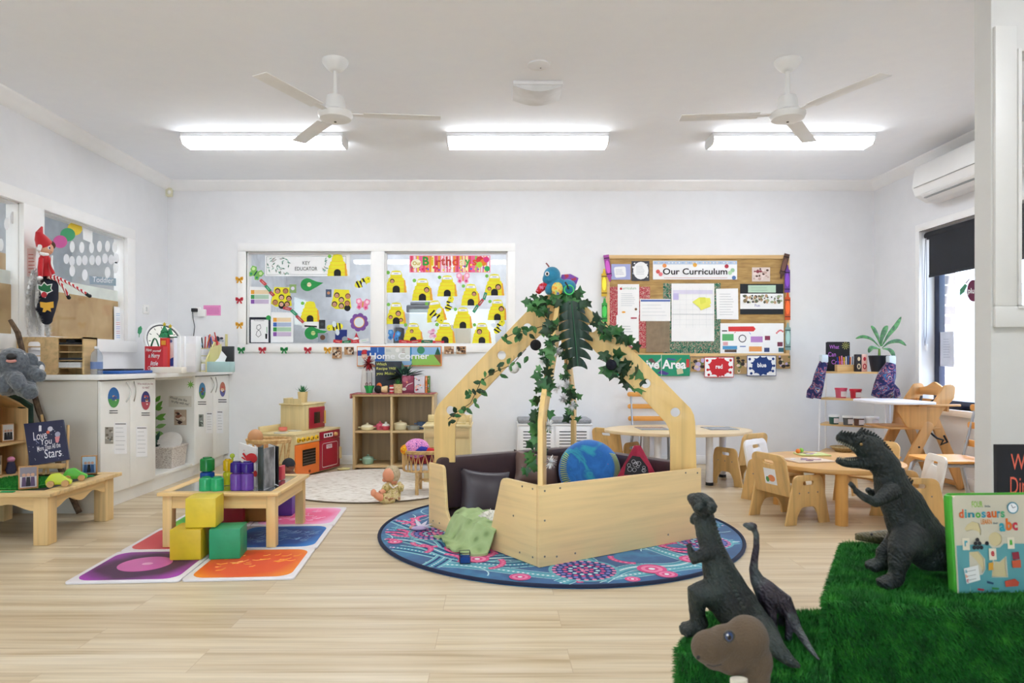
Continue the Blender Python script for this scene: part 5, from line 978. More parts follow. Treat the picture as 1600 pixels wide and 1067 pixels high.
toycar(92,750,3.80,'c3d42a','yellow green toy car beside the photo block on the low table',.35);toycar(117,745,3.98,'5fbf3a','bright green toy car at the right edge of the low table',.45)
for px,py,Y in((12,767,3.63),(137,738,4.12)):
 b=MB();q=P(px,py,Y);b.M=T(q.x,q.y,TZ+.001);b.box(-.035,.035,-.012,.012,0,.006,c_('1f9a5a'),.003);tag(b.build('green_clip'),'small green peg lying on the '+('front left' if px<50 else 'right')+' edge of the low table','toy')
b=MB();b.tube([P(16,500,4.352),P(28,520,4.352),P(38,560,4.352),P(60,640,4.352),P(90,720,4.352),P(112,775,4.362),(P(124,800,4.37).x,4.37,.012)],[.013,.017,.016,.018,.017,.019,.018],mottled('bark',[(.3,'3f2f26'),(.7,'7a6450')],30,.9,bump=.4),8);tag(b.build('branch',smooth=True),'long dark brown branch leaning behind the koala down to the floor','branch')
KO=mottled('grey_plush_fur',[(.3,'464c55'),(.7,'687079')],60,.95,4,bump=.7,sheen=.6);KW=c_('d9d9da',.95);Y=4.06
k_=lambda x,y,Y_=Y:P(x*.2251,530+y*.2251,Y_)
t=thing('koala_plush','grey plush koala sitting on the sloping shelf top at the left edge','soft toy',tuple(k_(130,380)))
b=MB();b.sph(k_(85,160,4.0),(.10,.085,.085),KO);b.tube([k_(95,200,4.03),k_(120,280,4.05),k_(125,345,4.05)],[.085,.105,.09],KO,14)
b.tube([k_(175,205,4.03),k_(240,235,4.03),k_(290,262,4.0)],[.055,.05,.032],KO);b.tube([k_(70,240,3.98),k_(120,290,3.93),k_(150,350,3.92)],[.05,.045,.032],KO);b.tube([k_(60,330,4.0),k_(20,320,3.93),k_(-20,300,3.92)],[.06,.05,.045],KO);b.tube([k_(160,330,4.02),k_(200,355,3.97),k_(215,380,3.94)],[.06,.05,.04],KO)
b.sph(k_(-40,190,4.02),(.08,.07,.06),KO);fuse(b,'body',KO,t,.007,4,[(.03,.010)])
b=MB();b.sph(k_(205,150,4.03),(.050,.025,.048),KO);b.sph(k_(268,192,4.05),(.036,.025,.036),KO);b.build('ear',t,smooth=True)
b=MB();b.sph(k_(168,140,3.995),(.014,.012,.038),KW);b.sph(k_(290,208,4.03),(.012,.018,.028),KW);b.build('ear_fluff',t,smooth=True)
b=MB();b.sph(k_(78,122,3.925),(.027,.024,.022),c_('17181c',.4));b.build('nose',t,smooth=True);b=MB();b.sph(k_(78,150,3.928),(.030,.018,.012),c_('d99a92'));b.build('mouth',t,smooth=True)
b=MB();b.tube([k_(85,290,3.952),k_(120,318,3.948)],[(.028,.012),(.014,.010)],KW,12);b.build('white_belly',t,smooth=True)
DG_=mottled('dark_green_cloth',[(.3,'10261e'),(.7,'1f4030')],18,.9,bump=.3);b=MB()
b.tube([(-2.99,3.80,ztop(3.80)+.014),(-2.98,4.0,ztop(4.0)+.012),(-2.965,4.16,ztop(4.16)+.016),(-2.93,4.262,.70),(-2.93,4.275,.60),(-2.92,4.28,.50)],[(.012,.13),(.012,.14),(.014,.11),(.03,.05),(.03,.035),(.02,.02)],DG_,14);tag(b.build('dark_green_cloth',smooth=True),'dark green cloth draped over the sloping shelf top under the koala','cloth')
# FLOOR TILES, COFFEE TABLE, FOAM CUBES
u=Vector((math.cos(.072),math.sin(.072),0));v=Vector((-math.sin(.055),math.cos(.055),0));O=Vector((-1.90,2.99,0))
def tilemat(name,edge,mid,core,cell):
 m,t,b=nt('liquid_tile_'+name);tc=nd(t,'ShaderNodeTexCoord');mp=nd(t,'ShaderNodeMapping');t.links.new(tc.outputs['Object'],mp.inputs[0])
 n=nd(t,'ShaderNodeTexNoise',Scale=7.);n.inputs['Detail'].default_value=2;t.links.new(mp.outputs[0],n.inputs['Vector'])
 ln_=nd(t,'ShaderNodeVectorMath',operation='LENGTH');t.links.new(mp.outputs[0],ln_.inputs[0]);ad=nd(t,'ShaderNodeMath',operation='MULTIPLY_ADD');ad.inputs[1].default_value=.12;t.links.new(n.outputs[0],ad.inputs[0]);t.links.new(ln_.outputs[1],ad.inputs[2])
 t.links.new(ramp(t,ad.outputs[0],[(.10,core),(.17,mid),(.24,mid),(.34,edge)]),b.inputs['Base Color'])
 b.inputs['Roughness'].default_value=.45;b.inputs['Specular IOR Level'].default_value=.25;return m
TB=c_('e6e2e4',.4)
for(i,j,nm,lab,cols) in((0,0,'purple','purple liquid floor tile with a dark centre and pink oval, nearest left',('a83fae','4a2448','5e2c5a')),(1,0,'orange','orange liquid floor tile, nearest right',('f08a28','e8582e','e85a3a')),(0,1,'red','red liquid floor tile behind the yellow cubes',('d8605c','d0484e','c83c48')),(1,1,'blue','blue liquid floor tile with pale swirls under the coffee table leg',('2a80d0','143f86','1f5090')),(0,2,'green','green liquid floor tile far under the coffee table',('8fd84a','3fa04a','5fc04a')),(1,2,'pink','pink liquid floor tile, farthest right',('f4b8dc','f06a98','f26088'))):
 c=O+u*(.5*i+.25)+v*(.5*j+.25);t=thing('liquid_floor_tile',lab,'floor tile',tuple(c),.063,'liquid floor tiles');M_=Mw(t)
 b=MB(M_);b.plate([rpoly([(-.247,-.247,.02),(.247,-.247,.02),(.247,.247,.02),(-.247,.247,.02)])],.010,TB,T(0,0,.0055),.002);b.build('border',t)
 b=MB(M_);b.plate([rpoly([(-.222,-.222,.07),(.222,-.222,.07),(.222,.222,.07),(-.222,.222,.07)],8)],.0012,None,T(0,0,.0112));o=b.build('liquid_panel',t,[tilemat(nm,*cols,0)])
 if nm=='purple':b=MB(M_);b.plate([circ(-.01,.01,.12,.12,32)],.0008,c_('c850a0',.3),T(0,0,.0124));b.plate([circ(-.0,.01,.025,.02,16)],.0008,c_('e8a8c8',.3),T(0,0,.0132));b.build('liquid_bubble',t)
 if nm in('blue','orange','pink'):
  rr=random.Random(i+j*3);b=MB(M_);mcol=c_({'blue':'8fb4d4','orange':'f5a93c','pink':'f7c3dc'}[nm],.3)
  for k in range(60 if nm=='blue' else 26):
   x,y=rr.uniform(-.17,.17),rr.uniform(-.13,.13);a=rr.gauss(.0,.5);L=rr.uniform(.02,.06)
   b.tube([(x,y,.0120),(x+L*.5*math.cos(a),y+L*.5*math.sin(a),.0122),(x+L*math.cos(a+.6),y+L*math.sin(a+.6),.012)],(.0008 if nm=='blue' else.002),mcol,4)
  b.build('liquid_swirl',t,weld=False)
CTW=wood('e8c486','x',.10);CTZ=wood('e8c486','z',.10);CTY=wood('e8c486','y',.10)
cx0,cx1,cy0,cy1,cz=-1.755,-1.125,3.535,4.14,.300
t=thing('coffee_table','low square pine table with a mirrored top on the coloured floor tiles','table',((cx0+cx1)/2,(cy0+cy1)/2,0));b=MB()
for q in((cx0,cx1,cy0,cy0+.055,CTW),(cx0,cx1,cy1-.055,cy1,CTW),(cx0,cx0+.055,cy0+.055,cy1-.055,CTY),(cx1-.055,cx1,cy0+.055,cy1-.055,CTY)):b.box(*q[:4],cz-.018,cz,q[4],.003)
b.build('top_frame',t);b=MB();b.box(cx0+.055,cx1-.055,cy0+.055,cy1-.055,cz-.012,cz-.003,plain('c3c7cc',.08,.9,var=.01));b.build('mirror_top',t)
for x in(cx0+.02,cx1-.07):
 for y in(cy0+.02,cy1-.07):b=MB();b.box(x,x+.05,y,y+.05,.0125,cz-.018,CTZ,.004);b.build('leg',t)
b=MB();b.box(cx0+.07,cx1-.07,cy0+.025,cy0+.04,cz-.085,cz-.018,CTW);b.box(cx0+.07,cx1-.07,cy1-.04,cy1-.025,cz-.085,cz-.018,CTW);b.box(cx0+.025,cx0+.04,cy0+.07,cy1-.07,cz-.085,cz-.018,CTY);b.box(cx1-.04,cx1-.025,cy0+.07,cy1-.07,cz-.085,cz-.018,CTY);b.build('apron',t)
zt=cz+.0005
def brick(px,Y,w,h,lay,lab,n=1,dx=0,grp='translucent building blocks'):
 """translucent stacking block pile: layers [(colour, height fraction)]"""
 x=P(px,0,Y).x;t=thing('building_block',lab,'building block',(x,Y,zt),0,grp);z=zt
 for col,f in lay:
  for k in range(n):
   b=MB();b.M=T(x+k*dx,Y,z);r=w/2;b.lathe([(r,0),(r,h*f-.008),(r*.93,h*f-.003),(r*.80,h*f),(r*.8,h*f+.0)],clearplastic(col,.62),20)
   b.cyl((0,0,h*f),(0,0,h*f+.006),r*.62,m=clearplastic(col,.62),seg=16);b.build('block',t)
  z+=h*f+.0065
 return t
brick(324,3.72,.075,.16,[('1f5ab8',.5),('1f9a45',.42)],'tall blue and green translucent block tower on the coffee table')
brick(330,3.62,.07,.065,[('3fd08a',1)],'mint green translucent double block in front of the blue and green tower',2,.045) if False else brick(322,3.61,.068,.066,[('3fd08a',1)],'mint green translucent double block in front of the blue and green tower',2,.058)
brick(356,3.78,.05,.14,[('e6e83a',.5),('f2cf1a',.42)],'yellow translucent block stack in the middle of the coffee table')
brick(370,3.63,.066,.15,[('8a5ac8',.58),('43239a',.34)],'purple translucent block tower pair beside the white book',2,.056)
b=MB();b.sph((P(363,0,3.95).x,3.95,zt+.135),.014,clearplastic('cfe04a',.6));b.cyl((P(363,0,3.95).x,3.95,zt),(P(363,0,3.95).x,3.95,zt+.125),.006,m=clearplastic('cfe04a',.6));tag(b.build('lime_stick_toy',smooth=True),'small lime green ball ended toy behind the purple blocks','toy')
t=thing('red_white_board_book','white board book with a red picture standing open behind the purple blocks','book',(P(390,0,3.8).x,3.8,zt))
b=MB();q=P(374,0,3.98),P(402,0,3.72);zz=P(0,699,3.75).z;a_,c__=Vector((q[0].x,3.98,0)),Vector((q[1].x,3.72,0));dr=(c__-a_).normalized();nn=Vector((dr.y,-dr.x,0));
def slab(b,a_,c__,z0,z1,th,m):d_=(c__-a_).normalized();n_=Vector((-d_.y,d_.x,0))*th/2;b.raw([Vector((*(p+s_*n_).xy,z)) for z in(z0,z1) for p,s_ in((a_,1),(c__,1),(c__,-1),(a_,-1))],[(0,1,2,3),(4,5,6,7),(0,1,5,4),(1,2,6,5),(2,3,7,6),(3,0,4,7)],m)
slab(b,a_,c__,zt,zz,.01,c_('f0eef0',.4));b.build('cover',t)
s=Sheet((a_+c__)/2+Vector((-.006*1,-.006,.6)),dr,(0,0,1));s.base([(380,703),(382,703),(382,704)],RED,.0003);s.disc(393,716,9,c_('d8202c'),8);s.disc(399,740,3,c_('d8202c'),5);s.line([(380,708),(386,716)],3,c_('d8202c'));s.line([(378,714),(384,718)],2,c_('d8202c'));s.line([(390,736),(396,728)],2,c_('d8202c'));s.done('red_print','','',parent=t)
t=thing('black_board_book','black and silver board book standing open at the right edge of the coffee table','book',(P(420,0,3.8).x,3.8,zt));PGS=mottled('dark_photo_page',[(.3,'2f3136'),(.5,'6e7176'),(.62,'9a9da2'),(.8,'44474c')],14,.35,4,stretch=(1,1,.6))
for i,(pa,Ya,pb,Yb,mt) in enumerate(((404,3.66,411,3.78,c_('1d2a24',.4)),(412,3.64,428,3.74,PGS),(429,3.745,420,3.86,c_('d5d7da',.4)),(435,3.76,421,3.88,c_('171a22',.3)))):
 b=MB();slab(b,Vector((P(pa,0,Ya).x,Ya,0)),Vector((P(pb,0,Yb).x,Yb,0)),zt,P(0,698,3.7).z-.002*i,.005,mt);b.build('page',t)
b=MB();q=[P(403,0,3.632),P(411,0,3.632)];b.box(q[0].x,q[1].x,3.63,3.636,zt,P(0,698,3.64).z,c_('15211c',.4),.001);b.build('spine',t)
b=MB();b.box(P(435,0,3.9).x,P(440,0,3.9).x,3.90,3.97,zt,zt+.08,c_('d8485a',.4),.003);tag(b.build('pink_board_book'),'pink red upright book edge behind the black board book','book')
def foam(c,rz,s_,col,lab,z=.0125):
 t=tag(MBcube(c,rz,s_,col,z),lab,'foam cube','vinyl foam cubes');return t
def MBcube(c,rz,s_,col,z):
 b=MB(T(c[0],c[1],z,rz=rz));n=6;h=s_/2;t_=bmesh.new();bmesh.ops.create_cube(t_,size=s_);bmesh.ops.bevel(t_,geom=list(t_.edges),offset=.006,segments=2,profile=.6,affect='EDGES')
 for v_ in t_.verts:v_.co.z+=h
 b.take(t_,plain(col,.42,var=.05,bump=.15,bs=30),smooth=True)
 for sx in(1,-1):
  for sy in(1,-1):b.cyl((sx*(h-.004),sy*(h-.004),.02),(sx*(h-.004),sy*(h-.004),s_-.02),.0025,m=plain(shade(col,.8),.5),seg=6)
 o=b.build('foam_cube');return o
foam((-1.515,3.40,0),.05,.15,'d6b824','lower yellow foam cube in front of the coffee table');foam((-1.335,3.415,0),-.62+.75,.148,'1f9a68','green foam cube leaning corner on beside the yellow ones')
foam((-1.455,3.42,0),.12,.145,'dcc430','upper yellow foam cube stacked on the yellow and green cubes',.165)
for px,Y,col,lab in((340,4.2,'8a1f2c','dark red foam cube under the coffee table, left of the other'),(367,4.15,'96202e','dark red foam cube under the middle of the coffee table'),(404,4.2,'a3722c','brownish orange foam cube under the coffee table'),(443,4.35,'5a3fa0','purple foam cube behind the right legs of the coffee table')):
 foam((P(px,0,Y).x,Y,0),.05,.14,col,lab,.0125)
b=MB();b.box(P(348,0,4.4).x,P(358,0,4.4).x,4.35,4.42,.013,.11,plain('a8d88a',.5),.01);tag(b.build('pale_green_block'),'pale green block far under the coffee table between the red cubes','building block')
# PLAY KITCHEN CORNER
JR=mottled('jute_rug',[(.30,'a89a86'),(.42,'ddd5ca'),(.6,'ebe6dd'),(.8,'f2eee8')],16,.95,3,.6,(1,3.2,1),.4)
t=thing('round_woven_rug','round pale woven rug with faint brown dashes in the home corner','rug',(-.95,5.46,0));b=MB(T(-.95,5.46,0));b.lathe([(.75,.001),(.75,.008),(.735,.010),(0,.010)],JR,64,smooth=False);b.build('pile',t);b=MB(T(-.95,5.46,0));b.tube([(.752*math.cos(k*PI/32),.752*math.sin(k*PI/32),.006) for k in range(65)],.005,c_('6a5a48'),6);b.build('edge_binding',t)
A_=Vector((-1.66,5.65,0));dd=Vector((.322,.947,0)).normalized();nn=Vector((-dd.y,dd.x,0))
KM=Matrix(((dd.x,nn.x,0,A_.x),(dd.y,nn.y,0,A_.y),(0,0,1,0),(0,0,0,1)))
MAP=wood('dcc894','z',.06);MAPX=wood('e0cc98','x',.06);KRED=plain('a31c34',.3,var=.02);KOR=plain('ee7a2c',.35,var=.02)
t=thing('toy_kitchen','wooden toy kitchen with an orange oven, red washer and microwave tower','toy kitchen',tuple(A_),math.atan2(dd.y,dd.x));b=MB(KM);b.box(0,.69,.006,.36,.012,.36,MAP,.004);b.build('cabinet_body',t)
b=MB(KM);b.box(-.005,.695,-.004,.365,.36,.378,MAPX,.004);b.build('countertop',t);b=MB(KM);b.box(.0,.30,.345,.365,.378,.43,MAPX,.004);b.build('back_rail',t)
b=MB(KM);b.box(.004,.352,-.006,.006,.02,.285,KOR,.003);dr=b.build('oven_door',t);b=MB(KM);b.box(.10,.29,-.009,-.005,.10,.235,c_('1a1614',.25))
for k in range(5):b.box(.105,.285,-.012,-.009,.115+k*.024,.120+k*.024,c_('6a5a50',.3))
b.build('oven_window',dr);b=MB(KM);b.cyl((.20,-.006,.045),(.20,-.011,.045),.012,m=c_('8a3a1c'));b.build('door_knob',dr)
b=MB(KM);b.box(.004,.352,-.006,.006,.290,.358,MAPX,.002);pn=b.build('control_panel',t)
for k in range(5):b=MB(KM);b.cyl((.04+k*.065,-.006,.324),(.04+k*.065,-.022,.324),.021,.018,c_('e8b81f',.3),16);b.cyl((.04+k*.065,-.022,.324),(.04+k*.065,-.024,.324),.008,m=c_('5a3a20'),seg=10);b.build('knob',pn)
b=MB(KM);b.box(.356,.686,-.006,.006,.02,.285,KRED,.003);dr=b.build('washer_door',t);s=Sheet(KM@Vector((.52,-.0062,.15)),dd,(0,0,1),True);s.n=-nn
s.base(R4(-.13,-.11,.13,.11),KRED,.0004);fr=rpoly([(-.125,-.105,.02),(.125,-.105,.02),(.125,.105,.02),(-.125,.105,.02)],4);s.line(fr+fr[:1],.004,PAPER);s.poly(R4(-.06,.055,.03,.09),PAPER,2);s.text('DISH',-.052,.022,.085,.072,KRED,.03);s.text('WASHER',-.052,.022,.069,.059,KRED,.03);s.done('front_print','','',parent=dr)
b=MB(KM);b.box(.665,.68,-.03,-.006,.09,.20,MAP,.006);b.build('handle',dr);b=MB(KM);b.box(.356,.686,-.006,.006,.290,.358,KRED,.002);pn=b.build('washer_panel',t)
b=MB(KM);b.box(.42,.56,-.009,-.006,.305,.342,c_('f0ecea'));[b.box(.432+k*.042,.457+k*.042,-.011,-.009,.313,.334,c_('3a1c28')) for k in range(3)];b.build('buttons',pn);b=MB(KM);b.cyl((.60,-.006,.324),(.60,-.03,.324),.018,.014,wood('d9a86a','y'),16);b.build('knob',pn)
b=MB(KM);b.box(.27,.60,.10,.34,.378,.60,MAP,.008);b.box(.255,.615,.095,.345,.60,.612,MAPX,.004);tw=b.build('microwave_tower',t);b=MB(KM);b.box(.345,.585,.088,.10,.388,.575,KRED,.02);md=b.build('microwave_door',t)
b=MB(KM);b.box(.41,.50,.084,.088,.43,.53,c_('2a1a18',.2),.004);b.build('window',md);b=MB(KM);b.cyl((.555,.085,.43),(.555,.07,.43),.006,m=MAP);b.box(.545,.565,.062,.075,.42,.54,wood('d8a850','z'),.006);b.build('handle',md)
b=MB(KM);b.plate([rpoly([(.26,.12),(.26,.34,.08),(.44,.34),(.44,.328),(.272,.328,.07),(.272,.12)],8)],.045,MAP,T(0,0,.634));b.build('curved_rim',t)
for x in(.05,.24):b=MB(KM);b.cyl((x,.17,.378),(x,.17,.384),.06,m=c_('c9c4b4'),seg=24);b.build('hob_ring',t)
q=KM@Vector((.17,.24,.385));t=thing('pink_toy_pot','small pink toy pan on the toy kitchen hob','toy pot',tuple(q));b=MB(T(*q));b.lathe([(.03,0),(.036,.004),(.036,.03),(.033,.03),(.03,.006),(0,.005)],c_('e8806f'),20);b.build('pot',t)
def pot_plant(c,r,h,m,label,name,leaf,n,L,seed,spiky=True):
 t=thing(name,label,'plant',c);b=MB(T(*c));b.lathe([(r*.85,0),(r,h),(r*.9,h),(r*.86,h*.85),(0,h*.85)],m,24);b.build('pot',t);b=MB(T(*c));rr=random.Random(seed)
 for k in range(n):
  a=k*2.4;e=.35+1.1*k/n;tip=Vector((math.cos(a)*math.cos(e),math.sin(a)*math.cos(e),math.sin(e)))*L*rr.uniform(.8,1.15);leafblade(b,(0,0,h*.86),Vector((0,0,h*.9))+tip,L*(.10 if spiky else.22),leaf,.3)
 b.build('leaves',t);return t
WKP=mottled('pale_wicker',[(.3,'b59a6a'),(.7,'d8c294')],70,.8,2,bump=.5)
q=KM@Vector((.46,.24,.613));pot_plant(tuple(q),.045,.095,wood('d9c08c','z',.15),'small green succulent in a bamboo pot on the toy microwave tower','potted_succulent',c_('2f7a4a'),26,.075,2)
RT=mottled('rattan',[(.3,'b98f55'),(.7,'dcb880')],40,.6,3);RT2=plain('d3ab70',.5,var=.08)
t=thing('rattan_doll_pram','small rattan doll seat beside the toy kitchen, mostly behind the board books','doll seat',(P(420,0,5.1).x,5.1,0));c0=P(420,0,5.1).x
for z,r,a0,a1 in((.40,.16,0,2*PI),(.385,.155,0,2*PI),(.06,.10,0,2*PI),(.20,.12,0,2*PI)):
 b=MB();b.tube([(c0+r*math.cos(a0+(a1-a0)*k/28),5.1+r*.8*math.sin(a0+(a1-a0)*k/28),z) for k in range(29)],.009,RT,8);b.build('rattan_hoop',t,smooth=True)
for k in range(12):
 a=k*PI/6;b=MB();b.tube([(c0+.10*math.cos(a),5.1+.08*math.sin(a),.06),(c0+.14*math.cos(a+.2),5.1+.11*math.sin(a+.2),.22),(c0+.16*math.cos(a),5.1+.128*math.sin(a),.39)],.006,RT,6);b.build('rattan_cane',t,smooth=True)
for sx in(-1,1):
 for sy in(-1,1):b=MB();b.cyl((c0+sx*.09,5.1+sy*.07,0.0),(c0+sx*.09,5.1+sy*.07,.07),.009,m=RT,seg=8);b.build('leg',t)
DSK=plain('c99263',.5,var=.03);DDK=plain('7a4a35',.5,var=.03)
def doll(t,head,r,skin,hair=None,face_dir=(0,-1,0),hairdir=(0,1,.4)):
 b=MB();b.sph(head,(r,r,r*1.08),skin,20);f_=Vector(face_dir).normalized();sd=f_.cross(Vector((0,0,1)));hd=Vector(head);b.sph(hd+f_*r*.97,(r*.12,)*3,skin);[b.sph(hd+sd*s_*r*.98,(r*.13,r*.13,r*.2),skin) for s_ in(1,-1)];b.sph(hd+f_*r*.35-Vector((0,0,r*.45)),(r*.75,r*.75,r*.55),skin);b.build('head',t,smooth=True)
 for s_ in(1,-1):b=MB();b.sph(hd+f_*r*.88+sd*s_*r*.36+Vector((0,0,r*.1)),r*.11,c_('2a2a35',.2));b.build('eye',t,smooth=True)
 if hair:b=MB();b.sph(hd+Vector(hairdir).normalized()*r*.10,(r*1.03,r*1.03,r*1.06),hair,20);b.build('hair',t,smooth=True)
hd=P(399,683,5.04);t=thing('tan_baby_doll','bald tan baby doll lying in the rattan seat with its head up','doll',(hd.x+.05,5.08,.3));doll(t,hd,.055,DSK,None,(-.3,.3,.8));b=MB();b.tube([(hd.x,5.05,hd.z-.03),(hd.x+.07,5.1,.34),(hd.x+.13,5.12,.33)],[.025,.05,.045],DSK,12);b.build('body',t,smooth=True)
hd=P(451,727,5.0);t=thing('dark_baby_doll','dark brown baby doll with black hair sitting on the floor behind the coffee table','doll',(hd.x,5.0,.010));doll(t,hd,.047,DDK,plain('22242c',.8,bump=.5),(-.2,-1,-.2),(0,.3,1));b=MB();b.tube([(hd.x,5.0,hd.z-.03),(hd.x,5.02,.14),(hd.x,5.03,.065)],[.022,.055,.05],DDK,12);[b.tube([(hd.x+s_*.03,5.02,.05),(hd.x+s_*.05,4.93,.06),(hd.x+s_*.06,4.86,.035)],[.03,.025,.02],DDK) for s_ in(1,-1)];b.build('body',t,smooth=True)
SH=wood('c8ab7c','z',.10);SHX=wood('c8ab7c','x',.10);SB=wood('a58a63','z',.12);x0,x1=P(551,0,6.17).x,P(678,0,6.17).x;xm=P(611.5,0,6.17).x;y0,y1=6.17,6.515
t=thing('cube_shelf','four compartment wooden cube shelf against the back wall in the home corner','shelf',((x0+x1)/2,6.35,0))
for a,c__ in((x0,x0+.02),(xm-.01,xm+.01),(x1-.02,x1)):b=MB();b.box(a,c__,y0,y1,.001,.665,SH,.002);b.build('upright_panel',t)
for z in(.02,.335):b=MB();b.box(x0+.02,x1-.02,y0+.002,y1,z,z+.02,SHX,.002);b.build('shelf_board',t)
b=MB();b.box(x0-.005,x1+.005,y0-.005,y1,.665,.685,SHX,.003);b.build('top_board',t);b=MB();b.box(x0+.02,x1-.02,y1-.008,y1,.02,.665,SB);b.build('back_panel',t)
ztp=.687;b=MB();RC=mottled('red_patterned_cloth',[(.35,'7a2430'),(.5,'a8404a'),(.56,'e0b8a8'),(.62,'8a2a38')],40,.9,1,2.);b.box(x0-.02,x1+.0,y0-.012,y1-.04,ztp-.001,ztp+.003,RC,.001);b.box(x0-.024,x0-.007,y0-.014,y0+.05,ztp-.04,ztp+.003,RC,.004);tag(b.build('red_runner_cloth'),'red patterned runner cloth lying on top of the cube shelf','cloth')
zt=ztp+.004
def pan(px,Y,z,r,h,col,lab,name='toy_pot',lid=True,handle=None,group='toy pots on the cube shelf'):
 x=P(px,0,Y).x;t=thing(name,lab,'toy pot',(x,Y,z),0,group);m=c_(col,.4);b=MB(T(x,Y,z));b.lathe([(r*.85,0),(r,h*.3),(r,h),(r*.94,h),(r*.9,h*.3),(0,h*.2)],m,24);b.build('pot',t,smooth=True)
 if lid:b=MB(T(x,Y,z+h));b.lathe([(r*1.02,0),(r*.9,.012),(r*.3,.022),(.008,.024),(.012,.034),(0,.038)],c_(lid if isinstance(lid,str) else col,.4),24);b.build('lid',t,smooth=True)
 for sx in(1,-1):b=MB(T(x,Y,z+h*.75));b.box(sx*r*.95,sx*(r+(handle or.022)),-.008,.008,-.003,.004,m,.003);b.build('handle',t)
z1=.356;z0_=.041
pan(574,6.25,z1,.058,.028,'dcd0a0','flat cream toy pan in the upper left compartment',lid='e8e0c0');pan(594,6.27,z1,.035,.04,'d8607a','small pink toy pot in the upper left compartment');pan(603,6.24,z1,.036,.038,'c8485a','red toy pot with a white lid in the upper left compartment',lid='ecebe6');pan(625.5,6.26,z1,.062,.05,'d8cda8','large cream toy pot with a lid in the upper right compartment');pan(646,6.25,z1,.055,.038,'8f9088','grey toy saucepan in the upper right compartment',lid=False,handle=.10);pan(658.5,6.33,z1,.042,.065,'5a6f90','blue toy jug shaped pot in the upper right compartment',lid=False);pan(575,6.28,z0_,.052,.05,'8fb09a','sage green toy pot with a lid in the lower left compartment')
h2=lambda x,y:(550+x*.1031,530+y*.1031)
def px_box(x0,x1,ytop,Y,th,col,name,lab,cat,z):a,c__=P(x0,0,Y).x,P(x1,0,Y).x;b=MB();b.box(a,c__,Y,Y+th,z,P(0,ytop,Y).z,c_(col) if isinstance(col,str) else col,.003);return tag(b.build(name),lab,cat)
t=thing('recipe_chalkboard','chalkboard asking Which Recipe Will You Make on the cube shelf','chalkboard',(P(605,0,6.44).x,6.44,zt));b=MB();b.box(P(586,0,6.44).x,P(628,0,6.44).x,6.44,6.455,zt,P(0,564.5,6.44).z,plain('3a3f49',.7,var=.1));b.build('board',t)
s=Sheet((0,6.4395,0));s.base(R4(587,565.5,627,606),plain('363b45',.8,var=.1),.0004)
for tx,x0_,x1_,y0_,y1_ in(('Which',588,604,566.5,571),('Recipe Will',588,618.5,573.5,579),('you Make?',588,618,581,587)):s.text(tx,x0_,x1_,y0_,y1_,c_('dfe27a'),.01,.1)
s.done('chalk_writing','','',parent=t)
def star_gift(px,Y):pass
q=P(577,0,6.28);t=thing('green_gift_pot','green paper pot with a tall red flower at the left end of the shelf top','flower pot',(q.x,6.28,zt));b=MB(T(q.x,6.28,zt));b.lathe([(.028,0),(.034,.03),(.05,.068),(.046,.068),(.03,.03),(0,.02)],c_('2fae56'),8,smooth=False);b.build('pot',t);b=MB(T(q.x,6.28,zt));[b.cyl((sx*.022,0,.03),(sx*.022,0,.19),.003,m=c_('6a6a70')) for sx in(1,-1)];b.build('stems',t)
b=MB(T(q.x,6.243,zt+.075)@UP);[b.plate([circ(sx*.016,.006,.013,.018,12),circ(sx*.016,.006,.008,.012,12)],.004,c_('6a2a35')) for sx in(1,-1)];b.build('bow',t)
b=MB();rr=random.Random(5);RFl=c_('a3222e');cc_=Vector((q.x-.003,6.27,P(0,568,6.27).z))
for k in range(70):d_=Vector((rr.gauss(0,1),rr.gauss(0,.6),rr.gauss(0,1))).normalized();leafblade(b,cc_,cc_+Vector((d_.x*.07,d_.y*.05,d_.z*.08)),.013,RFl if k%3 else c_('7a1a26'))
b.build('red_flower',t)
q=P(592,0,6.3);t=thing('doll_head_toy','small doll with black hair lying beside an orange felt piece on the cube shelf','doll',(q.x,6.3,zt));b=MB();b.sph((q.x+.0,6.26,zt+.036),(.036,.03,.036),c_('141417'));b.build('hair',t,smooth=True);b=MB();b.tube([(q.x+.03,6.27,zt+.034),(q.x+.07,6.27,zt+.034),(q.x+.085,6.27,zt+.034)],[.025,.034,.033],c_('e3c89a'),12);b.build('body',t,smooth=True)
b=MB();b.sph((P(592.5,0,6.36).x,6.36,zt+.062),(.025,.018,.03),c_('e8702c'));b.cyl((P(592.5,0,6.36).x,6.36,zt),(P(592.5,0,6.36).x,6.36,zt+.05),.012,m=c_('c8602c'));tag(b.build('orange_felt_toy',smooth=True),'small orange felt toy standing in front of the recipe chalkboard','toy')
t=thing('red_tin_can','red and white small can on the cube shelf beside the wicker pot','can',(P(612,0,6.24).x,6.24,zt));b=MB(T(P(612,0,6.24).x,6.24,zt));b.cyl((0,0,0),(0,0,.075),.021,m=c_('b8303c',.35),seg=20);b.build('can',t);b=MB(T(P(612,0,6.24).x,6.24,zt));b.lathe([(.0215,.045),(.0215,.058)],PAPER,20);b.lathe([(.0215,.018),(.0215,.024)],PAPER,20);b.build('white_band',t)
pot_plant((P(622,0,6.24).x,6.24,zt),.042,.085,WKP,'small green plant in a pale wicker pot in the middle of the cube shelf top','wicker_pot_plant',c_('3f8a3f'),18,.06,3)
